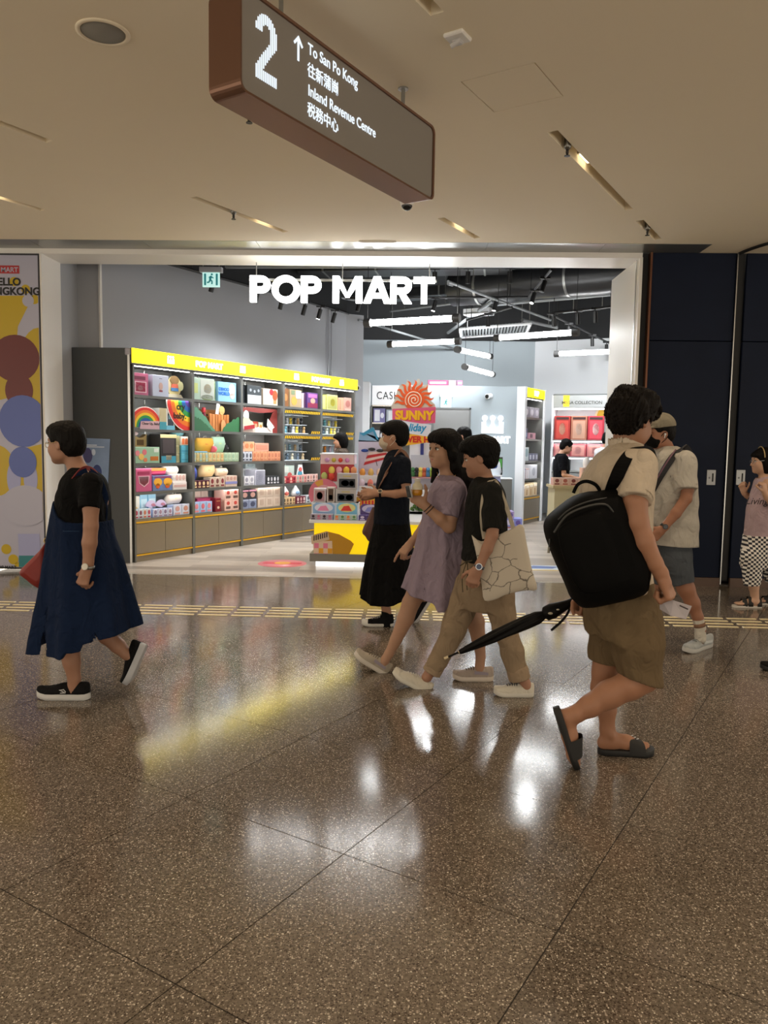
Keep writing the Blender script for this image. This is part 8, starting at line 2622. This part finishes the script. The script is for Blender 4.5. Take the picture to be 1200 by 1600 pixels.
wmb(t, 'shoulder_strap', strap_mesh(smooth_path([P(*q_) for q_ in ((953, 775, -0.17), (961, 752, -0.235), (972, 728, -0.235), (986, 708, -0.18), (1000, 700, -0.10), (1012, 706, -0.02), (1018, 725, 0.02))]), 0.058, 0.014, (0.8, -0.3, 0.1)), M_BP)
wmb(t, 'side_buckle', MB().box(*[v for a in ((P(968, 812, -0.25)[0], P(976, 812, -0.25)[0]), (3.33, 3.35), (P(972, 816, -0.25)[2], P(972, 808, -0.25)[2])) for v in a]), mat('buckle', hexc('3a3a3a'), 0.4))
# umbrella
t = thing_at('folded_umbrella', 'folded black umbrella held low behind the person with the backpack', 'umbrella', P(800, 985, 0.17))
a, b = P(697, 1028, 0.17), P(905, 936, 0.17)
ax_ = nrm(b - a)
LU = float(np.linalg.norm(b - a))
s1 = nrm(np.cross(ax_, (0, 1, 0)))
s2 = np.cross(ax_, s1)
rings = []
for i in range(34):
 f = i / 33
 dd = (0.10 + 0.64 * f) * LU
 r = np.interp(f, (0, 0.1, 0.4, 0.75, 0.92, 1.0), (0.010, 0.016, 0.027, 0.031, 0.030, 0.018))
 rings.append([a + ax_ * dd + r * (1 + 0.16 * math.sin(5 * g + 5.5 * f)) * (math.cos(g) * s1 + math.sin(g) * s2) for g in [2 * math.pi * j / 40 for j in range(40)]])
M_UM = mat('umbrella_cloth', hexc('0a0909'), 0.5, spec=0.12, noise=0.2, nscale=20)
wmb(t, 'canopy', MB().rings(rings), M_UM)
wmb(t, 'tip', MB().tube([a, a + ax_ * 0.10 * LU], [0.0045, 0.006], 8), M_UM)
wmb(t, 'tip_cap', MB().tube([a - ax_ * 0.01, a + ax_ * 0.012], 0.008, 8).tube([a + ax_ * 0.095 * LU, a + ax_ * 0.112 * LU], 0.009, 8), mat('brass_cap', hexc('b8a888'), 0.35, 0.5))
wmb(t, 'handle', MB().rings([[a + ax_ * LU * d_ + r * (math.cos(g) * s1 + math.sin(g) * s2) for g in [2 * math.pi * j / 14 for j in range(14)]] for d_, r in ((0.73, 0.016), (0.75, 0.036), (0.80, 0.040), (0.86, 0.030), (0.92, 0.022), (1.0, 0.02))]), M_UM)
wmb(t, 'fastener', MB().ball(a + ax_ * LU * 0.775 + np.array([0, -0.04, 0.004]), (0.012, 0.004, 0.006), 10, 6).ball(a + ax_ * LU * 0.83 + np.array([0, -0.038, 0.006]), (0.008, 0.004, 0.004), 10, 6), mat('fastener_pale', hexc('b8b09a'), 0.4))
wmb(t, 'strap', strap_mesh(smooth_path([P(*q_) for q_ in ((893, 944, 0.14), (886, 960, 0.14), (874, 974, 0.14), (861, 985, 0.14))]), 0.012, 0.003, (0.7, 0, 0.7)), M_UM)
# paper slip
t = thing_at('paper_slip', 'creased white paper slip held in the fist of the person with the backpack', 'paper', P(1055, 967, -0.26))
g0 = [P(*q_) for q_ in ((1030, 930, -0.22), (1052, 938, -0.25), (1081, 947, -0.27))]
g1 = [P(*q_) for q_ in ((1031, 952, -0.20), (1048, 962, -0.24), (1072, 967.5, -0.25))]
pm = MB()
for th_o in (0.0, 0.0012):
 pass
off = np.array([0.0, 0.0012, 0.0])
pm._add(g0 + g1 + [v + off for v in g0] + [v + off for v in g1], [(0, 1, 4, 3), (1, 2, 5, 4), (6, 9, 10, 7), (7, 10, 11, 8), (0, 6, 7, 1), (1, 7, 8, 2), (3, 4, 10, 9), (4, 5, 11, 10), (0, 3, 9, 6), (2, 8, 11, 5)])
wmb(t, 'sheet', pm, mat('paper_white', hexc('b9b2b6'), 0.8))
wmb(t, 'print_line', MB().tube([P(1062, 946, -0.272), P(1075, 952, -0.275)], 0.003, 5), mat('paper_ink', hexc('3a3238'), 0.8))

# ---- man in the white tee, cap and black mask
p = Person(5.8, (1085, 1018), 'person in a cap, black mask, loose white tee and grey shorts', '9a6c54')
B, P = p.B, p.P
p.head(1031, 677, 0, (-0.95, -0.22, -0.12), sc=1.0)
p.limb(B, [(1035, 684, 0, 10.5), (1043, 706, 0, 11.5)], 0.03)
p.limb(B, [(1044, 710, 0, 14), (1050, 750, 0, 24), (1050, 820, 0, 24), (1050, 880, 0, 24)])
for s_ in (-1, 1):
 B.cone(P(1044, 712, 0), P(1060 - 14 * (s_ > 0), 723, 0.15 * s_), 0.05, 0.045, 0.03)
p.limb(B, [(1074, 722, -0.18, 11), (1074, 766, -0.23, 9.4), (1072, 779, -0.245, 8.8), (1056, 802, -0.26, 8.2), (1040, 821, -0.265, 6.2), (1037, 825, -0.265, 5.8)])
p.hand(P(1036, 826, -0.265), (-0.72, -0.05, -0.7), (0.3, -0.9, 0.1), (-0.5, -0.2, 0.8), (45, 55, 35), 1.05)
p.limb(B, [(1028, 722, 0.18, 11), (1018, 770, 0.2, 9), (1008, 812, 0.18, 7)])
p.hand(P(1006, 816, 0.18), (-0.4, 0, -0.9), (0, 1, 0), (-1, 0, 0), (45, 50, 30), 1.05)
p.limb(B, [(1058, 885, -0.09, 15), (1072, 920, -0.1, 13), (1082, 942, -0.1, 11), (1090, 964, -0.1, 8.2), (1095, 984, -0.1, 7), (1094, 1000, -0.1, 7.5)], 0.02)
p.limb(B, [(1040, 885, 0.1, 17), (1028, 930, 0.1, 12), (1018, 960, 0.1, 10), (1008, 992, 0.1, 7.5)], 0.02)
p.part('body', B, p.skin, 0.006)
p.hair('15110f', 'short', nape=-0.07, amp=0.002, hh=0.005)
q, M, sc_ = p.hq, p.hM, p.hs
G = Sdf().ell(q(-0.012, 0, 0.055), np.array((0.112, 0.092, 0.098)) * sc_, M, 0)
cz = q(0, 0, 0.045)
G.post(lambda d, X, Y, Z, u=M[2], c=cz: np.maximum(d, -(u[0] * (X - c[0]) + u[1] * (Y - c[1]) + u[2] * (Z - c[2]))))
G.ell(q(0.12, 0, 0.052), np.array((0.07, 0.075, 0.012)) * sc_, M, 0.01)
G.post(rumple(0.0018, 60, 0.5))
p.part('cap', G, cloth('87806f', 0.9, 0.3), 0.005)
G = Sdf().ell(q(0.052, 0, -0.050), np.array((0.067, 0.067, 0.060)) * sc_, M, 0).ell(q(0.095, 0, -0.035), np.array((0.022, 0.02, 0.026)) * sc_, M, 0.03).ell(q(-0.045, 0, -0.03), np.array((0.075, 0.12, 0.12)) * sc_, M, 0.008, '-')
mk = p.part('face_mask', G, cloth('0c0c0d', 0.8, 0.1), 0.005)
p.mb('ear_loop', MB().tube([q(0.03, 0.064, -0.02), q(0.01, 0.076, 0.004), q(-0.018, 0.078, 0.012)], 0.0025, 5).tube([q(0.03, 0.062, -0.07), q(0.0, 0.076, -0.045), q(-0.02, 0.078, -0.02)], 0.0025, 5), cloth('0c0c0d', 0.8, 0.1), mk)
p.mb('earbud', MB().ball(q(0.006, 0.082, -0.008), 0.008, 10, 6).tube([q(0.008, 0.083, -0.010), q(0.014, 0.082, -0.034)], 0.0035, 6), mat('earbud_white', hexc('d8d8d8'), 0.3))
G = Sdf().loft(p.rows([(697, 1031, 1057, 0.06), (703, 1024, 1067, 0.12), (712, 1018, 1076, 0.18), (730, 1014, 1082, 0.20), (760, 1013, 1085, 0.205), (800, 1013, 1086, 0.205), (856, 1013, 1087, 0.205)]), pw=2.6)
G.sleeve(P(1071, 720, -0.175), P(1073, 765, -0.24), 0.078, 0.077, 0.05).sleeve(P(1030, 715, 0.13), P(1018, 765, 0.21), 0.076, 0.072, 0.03)
G.post(rumple(0.007, 25, 1.1))
G.loft(p.rows([(690, 1030, 1056, 0.05), (708, 1028, 1052, 0.055)]), 0.006, '-')
G.zcut([P(*q_) for q_ in ((990, 846), (1030, 849), (1087, 852), (1110, 853))])
ts = p.part('tee_shirt', G, cloth('b5b0a6', 0.85, 0.2))
p.mb('chest_print', MB().box(P(1033, 742, 0)[0], P(1041, 742, 0)[0], 5.8 - 0.204, 5.8 - 0.198, P(1037, 744, 0)[2], P(1037, 741, 0)[2]), mat('print_black', hexc('1a1a1a'), 0.7), ts)
G = Sdf().loft(p.rows([(845, 1024, 1078, 0.175), (870, 1024, 1076, 0.18), (892, 1024, 1074, 0.17)]))
G.sleeve(P(1056, 872, -0.08), P(1067, 912, -0.1), 0.112, 0.082, 0.03).sleeve(P(1040, 875, 0.09), P(1031, 912, 0.1), 0.10, 0.078, 0.03)
G.post(rumple(0.004, 26, 0.6))
p.part('shorts', G, cloth('4f545a', 0.9, 0.2))
G = Sdf()
p.limb(G, [(1089.5, 963, -0.1, 8.9), (1094, 980, -0.1, 8.2), (1094.5, 998, -0.1, 8.6)])
sk = p.part('sock', G, cloth('c9c4b8', 0.9, 0.2), 0.005)
p.band('sock_stripe', P(1093, 976, -0.1), P(1089.5, 963, -0.1) - P(1094, 982, -0.1), 0.0405, 0.03, cloth('8a6c58', 0.9, 0.1), 0.002, sk)
hl, to = on_z(1110, 1009), on_z(1069, 1021)
p.shoe(hl, to, P(1095, 985, -0.1), 'a8acac', 'c4c4c0', 0.10, 'sneaker', '6c7070', 'd4d8d8', 1.1, 0.034)
p.shoe(ground(P(1016, 1005, 0.1)), ground(P(965, 1008, 0.1)), P(1008, 980, 0.1), 'a8acac', 'c4c4c0', 0.10, 'sneaker', 'c8cac8', None, 1.1, 0.034)
watch(p, P(1038, 823, -0.265), (0.6, 0, 0.75), 0.029, (-0.1, -1, 0.1), mat('watch_strap_black', hexc('121212'), 0.5), '08080a', '1a1a1c')
t = thing_at('sling_bag', 'black sling bag on a wide strap across the white tee', 'bag', P(1012, 845, 0.02))
M_SL = mat('sling_nylon', hexc('131217'), 0.6, bump=0.2, bscale=600)
wmb(t, 'strap', strap_mesh(smooth_path([P(*q_) for q_ in ((1078, 708, -0.09), (1070, 699, -0.115), (1060, 704, -0.165), (1047, 720, -0.203), (1034, 741, -0.214), (1022, 763, -0.20), (1015, 780, -0.165), (1013, 800, -0.15), (1012, 826, -0.13))]), 0.05, 0.007, (0.8, 0.1, 0.5)), M_SL)
wmb(t, 'strap_edge', strap_mesh(smooth_path([P(*q_) for q_ in ((1056, 702, -0.175), (1044, 719, -0.212), (1031, 740, -0.222), (1019, 762, -0.208))]), 0.01, 0.004, (0.8, 0.1, 0.5)), mat('sling_edge', hexc('6a4858'), 0.6))
wmb(t, 'pouch', pillow([P(*q_, -0.10) for q_ in ((1004, 818), (1018, 820), (1016, 850), (1000, 848))], 0.05), M_SL)

# ---- girl in the pink top at the picture edge
p = Person(7.4, (1180, 951), 'person with a dark bob, glasses, pink sleeveless top and gingham cropped trousers', 'c09a82', 0.008)
B, P = p.B, p.P
p.head(1192, 721, 0, (-1, 0.03, -0.05), sc=1.0)
p.limb(B, [(1193, 728, 0, 8), (1195, 746, 0, 8.5)], 0.03)
p.limb(B, [(1195, 750, 0, 10), (1194, 785, 0, 16), (1192, 840, 0, 18), (1192, 860, 0, 18)])
for s_ in (-1, 1):
 B.cone(P(1196, 750, 0), P(1199, 759, 0.13 * s_), 0.045, 0.042, 0.03)
p.limb(B, [(1193, 760, 0.14, 6.5), (1184, 786, 0.17, 5.6), (1167, 774, 0.16, 4.4), (1163, 770, 0.15, 4)])
p.hand(P(1163, 770, 0.14), (-0.4, -0.1, 0.85), (-0.6, -0.6, -0.3), (0.3, -0.8, 0.3), (70, 75, 45), 0.9)
p.limb(B, [(1201, 760, -0.14, 6.6), (1210, 790, -0.19, 5.8), (1199, 778, -0.26, 4.6), (1196, 772, -0.27, 4.2)])
p.hand(P(1195, 770, -0.27), (-0.2, -0.1, 0.95), (0.5, -0.8, 0), (-0.6, -0.6, 0), (65, 70, 40), 0.9)
p.limb(B, [(1184, 865, -0.07, 13), (1176, 900, -0.08, 9), (1178, 918, -0.08, 7.4), (1180, 940, -0.08, 5.6), (1181, 946, -0.08, 5.6)])
p.limb(B, [(1203, 865, 0.07, 13), (1209, 905, 0.08, 8), (1214, 940, 0.08, 5.6)])
gz = lambda px, z, dy: np.array([P(px, 945, dy)[0], 7.4 + dy, z])
for cx, dy in ((1181, -0.08), (1214, 0.08)):
 B.chain([(gz(cx + 4, 0.05, dy), 0.028), (gz(cx - 6, 0.06, dy), 0.032), (gz(cx - 20, 0.045, dy), 0.026)], 0.02)
 for i in range(5):
  B.cone(gz(cx - 20, 0.04, dy + 0.034 - 0.017 * i), gz(cx - 33 + 1.2 * i, 0.034, dy + 0.034 - 0.017 * i), 0.013, 0.009, 0.008)
p.part('body', B, p.skin, 0.007)
p.face('b07068', (1, -1))
p.hair('14100f', 'bob', extra=lambda g, E, q: (E(-0.03, 0, -0.03, (0.085, 0.09, 0.11), 0.03), E(0.07, 0, 0.06, (0.035, 0.06, 0.03))), amp=0.002, cuts=lambda g, E, q: E(-0.02, 0, -0.20, (0.15, 0.15, 0.085), 0.01, '-'), face=(0.125, -0.05), hh=0.006)
q = p.hq
p.mb('hair_band', MB().tube([q(0.02, 0.094 * math.cos(a), 0.04 + 0.1 * math.sin(a)) for a in [math.pi * j / 14 for j in range(15)]], 0.005, 6), mat('hair_band', hexc('b8a070'), 0.4, 0.4))
glasses(p, mat('silver_wire', hexc('c0c0c0'), 0.3, 0.9))
G = Sdf().loft(p.rows([(744, 1185, 1204, 0.06), (750, 1181, 1209, 0.10), (760, 1178, 1213, 0.125), (780, 1173, 1215, 0.14), (800, 1168, 1215, 0.145), (841, 1164, 1217, 0.155)]))
G.post(rumple(0.004, 26, 0.2))
G.loft(p.rows([(738, 1184, 1203, 0.055), (751, 1183, 1202, 0.06)]), 0.006, '-')
tp = p.part('sleeveless_top', G, cloth('b09aa0', 0.85, 0.2), 0.007)
c = P(1182, 788, -0.15)
text('chest_lettering', 'Living', 0.09, 0.003, mat('print_grey', hexc('3a3438'), 0.7), tp, tuple(c - p.o), shear=0.3)
G = Sdf().loft(p.rows([(836, 1164, 1216, 0.155), (860, 1160, 1217, 0.165), (885, 1158, 1217, 0.16)]))
G.sleeve(P(1176, 870, -0.07), P(1175, 915, -0.08), 0.105, 0.073, 0.03).sleeve(P(1204, 868, 0.07), P(1209, 908, 0.08), 0.105, 0.075, 0.03)
G.post(rumple(0.005, 28, 1.4))
p.part('cropped_trousers', G, gingham(), 0.007)
for cx, dy in ((1181, -0.08), (1214, 0.08)):
 h_, t_ = gz(cx + 9, 0.0, dy), gz(cx - 37, 0.0, dy)
 out = MB()
 L_ = float(np.linalg.norm(t_ - h_))
 pts = [(t, w) for t, w in zip((0, 0.05, 0.2, 0.5, 0.75, 0.92, 1.0), (0.012, 0.028, 0.034, 0.036, 0.045, 0.036, 0.012))]
 ol = pts + [(t, -w) for t, w in pts[::-1]]
 so = p.mb('sandal', MB().rings([[h_ + (t_ - h_) * t + np.array([0, w * f, z]) for t, w in ol] for f, z in ((0.95, 0.0), (1.03, 0.008), (1.0, 0.02))]), mat('sandal_sole', hexc('c8c4bc'), 0.6))
 st = MB()
 for t0, hz in ((0.62, 0.07), (0.42, 0.09), (0.12, 0.075)):
  st.add = None
  base = h_ + (t_ - h_) * t0
  st.rings([[base + np.array([dx, 0.04 * math.cos(a), 0.015 + hz * math.sin(a)]) for a in [math.pi * j / 12 for j in range(13)]] for dx in (-0.022, 0.022)], caps=False)
 p.mb('strap', st, mat('sandal_strap', hexc('121212'), 0.7), so)


# ---- standing shoppers in and around the shop, plus a walker stepping into view
def stander(X, Y, face_deg, ht, label, skin_hex, hair, top, bottom, style='trousers', hair_kind='short', arm_fwd=0.0, h=0.012, stride=0.0, look=0.0, shoe_hex='1a1a1c', sole_hex='c8c8c4', lean=0.0):
 p = Person(Y, (600, 900), label, skin_hex, h)
 p.o = np.array([X, Y, 0.0])
 p.root.location = p.o
 k = ht / 1.70
 f = np.array([math.cos(math.radians(face_deg)), math.sin(math.radians(face_deg)), 0])
 l = np.cross((0, 0, 1), f)
 W = lambda a, b, z: p.o + k * (a * f + b * l + np.array([0, 0, z]))
 p.P = lambda a, b, c=0.0: p.o + np.array([a, b, c])
 B = p.B
 B_P = W(0.02 + lean, 0, 1.575)
 p.P = lambda *_: B_P
 p.head(0, 0, 0, f + np.array([0, 0, look]), sc=1.0 * k)
 B.cone(W(0.0 + lean, 0, 1.54), W(-0.01, 0, 1.44), 0.052 * k, 0.055 * k, 0.03)
 B.chain([(W(-0.01, 0, 1.42), 0.06), (W(0, 0, 1.25), 0.10), (W(0, 0, 1.0), 0.10), (W(0, 0, 0.88), 0.11)])
 for s_ in (1, -1):
  B.cone(W(0, 0, 1.40), W(0, 0.16 * s_, 1.375), 0.045, 0.04, 0.02)
  af = arm_fwd if s_ == (1 if face_deg > 90 or face_deg < -90 else -1) else arm_fwd * 0.6
  el = W(0.02 - 0.02 * s_ * stride, 0.23 * s_, 1.10)
  wr = W(0.06 + 0.22 * af, 0.23 * s_, 0.86 + 0.20 * af)
  B.chain([(W(0, 0.18 * s_, 1.38), 0.045 * k), (el, 0.038 * k), (wr, 0.026 * k)])
  p.hand(wr, nrm(wr - el), l * s_, f, (30, 35, 25), 1.0)
  st_ = stride * s_
  B.chain([(W(0, 0.09 * s_, 0.88), 0.08), (W(0.10 * st_ + 0.02, 0.09 * s_, 0.48), 0.055), (W(0.24 * st_, 0.09 * s_, 0.09), 0.036)])
 p.part('body', B, p.skin, max(0.008, h * 0.75))
 p.face('a0625a', (1, -1))
 if hair_kind == 'short':
  p.hair(hair, 'short', top=0.006, extra=lambda g, E, q: E(-0.01, 0, 0.075, (0.085, 0.082, 0.05)), face=(0.13, -0.02), amp=0.003, hh=0.007)
 else:
  p.hair(hair, 'bob', extra=lambda g, E, q: (E(-0.035, 0, -0.03, (0.085, 0.09, 0.12), 0.03), E(0.06, 0, 0.065, (0.04, 0.065, 0.032))), amp=0.002, cuts=lambda g, E, q: E(-0.02, 0, -0.21, (0.15, 0.15, 0.085), 0.01, '-'), face=(0.125, -0.05), hh=0.007)
 G = Sdf()
 c2 = abs(f[0])

 def lv(z, a, rf, rs):
  c = W(a, 0, z)
  return (c[2], c[0], c[1], k * (rf * c2 + rs * (1 - c2)), k * (rs * c2 + rf * (1 - c2)))
 G.loft([lv(1.46, -0.01, 0.07, 0.075), lv(1.42, -0.01, 0.10, 0.15), lv(1.36, 0, 0.12, 0.2), lv(1.2, 0, 0.135, 0.2), lv(1.0, 0, 0.13, 0.185), lv(0.86, 0, 0.135, 0.19)])
 for s_ in (1, -1):
  G.sleeve(W(0, 0.175 * s_, 1.375), W(0.015, 0.228 * s_, 1.17), 0.072, 0.062, 0.04)
 G.post(rumple(0.004, 26, X))
 p.part('top', G, top)
 G = Sdf()
 if style == 'skirt':
  G.loft([lv(0.92, 0, 0.12, 0.175), lv(0.7, 0, 0.17, 0.22), lv(0.35, 0, 0.21, 0.26)], fold=9, amp=0.05)
  p.part('skirt', G, bottom)
 else:
  G.loft([lv(0.92, 0, 0.12, 0.17), lv(0.8, 0, 0.13, 0.185)])
  for s_ in (1, -1):
   st_ = stride * s_
   G.chain([(W(0, 0.09 * s_, 0.84), 0.10), (W(0.10 * st_ + 0.02, 0.09 * s_, 0.48), 0.075)], 0.03)
   G.sleeve(W(0.10 * st_ + 0.02, 0.09 * s_, 0.48), W(0.23 * st_, 0.09 * s_, 0.10), 0.075, 0.06, 0.02)
  G.post(rumple(0.004, 26, X + 1))
  p.part('trousers', G, bottom)
 for s_ in (1, -1):
  st_ = stride * s_
  a_ = W(0.24 * st_, 0.09 * s_, 0.12)
  hl = ground(W(0.24 * st_ - 0.07, 0.09 * s_, 0))
  to = ground(W(0.24 * st_ + 0.20, 0.09 * s_, 0))
  p.shoe(hl, to, a_, shoe_hex, sole_hex, 0.098, 'sneaker', None)
 return p


q = on_y(876, 760, 12.7)
stander(float(q[0]), 12.7, -4, 1.61, 'person in a black tee and long cream skirt browsing by the collection cabinet', 'c89a80', '0f0e0e', cloth('0c0d12'), cloth('c4bca4'), 'skirt', 'short', 0.9, 0.010, 0, -0.35, lean=0.05)
q = on_y(944, 760, 12.9)
stander(float(q[0]), 12.9, 25, 1.74, 'person in a white shirt with blue print facing the yellow wall discs', 'c89a80', '0d0c0c', mat('blue_print_shirt', hexc('d4d6dc'), 0.85, noise=0.35, nscale=16), cloth('2a2c34'), 'trousers', 'short', 0.4, 0.010, 0, -0.2, lean=0.03)
q = on_y(533, 760, 11.75)
stander(float(q[0]), 11.75, 186, 1.655, 'person with a black bob browsing the shelves behind the island', 'c89a80', '0d0b0b', cloth('4a4038'), cloth('24242a'), 'trousers', 'bob', 0.5, 0.010, 0, -0.15)
q = on_y(724, 760, 11.0)
stander(float(q[0]), 11.0, 165, 1.745, 'dark haired person standing inside the shop between the two women walking side by side', 'c89a80', '0f0e0e', cloth('26262c'), cloth('1c1c20'), 'trousers', 'short', 0.2, 0.010, 0, 0)
q = on_y(1272, 900, 5.32)
stander(float(q[0]), 5.30, 180, 1.68, 'person in dark clothes and black shoes stepping in beside the person in the white tee', 'b88a70', '141110', cloth('24262c'), cloth('1e1f24'), 'trousers', 'short', 0.2, 0.010, 0.75, 0, '121212', '1c1c1c')
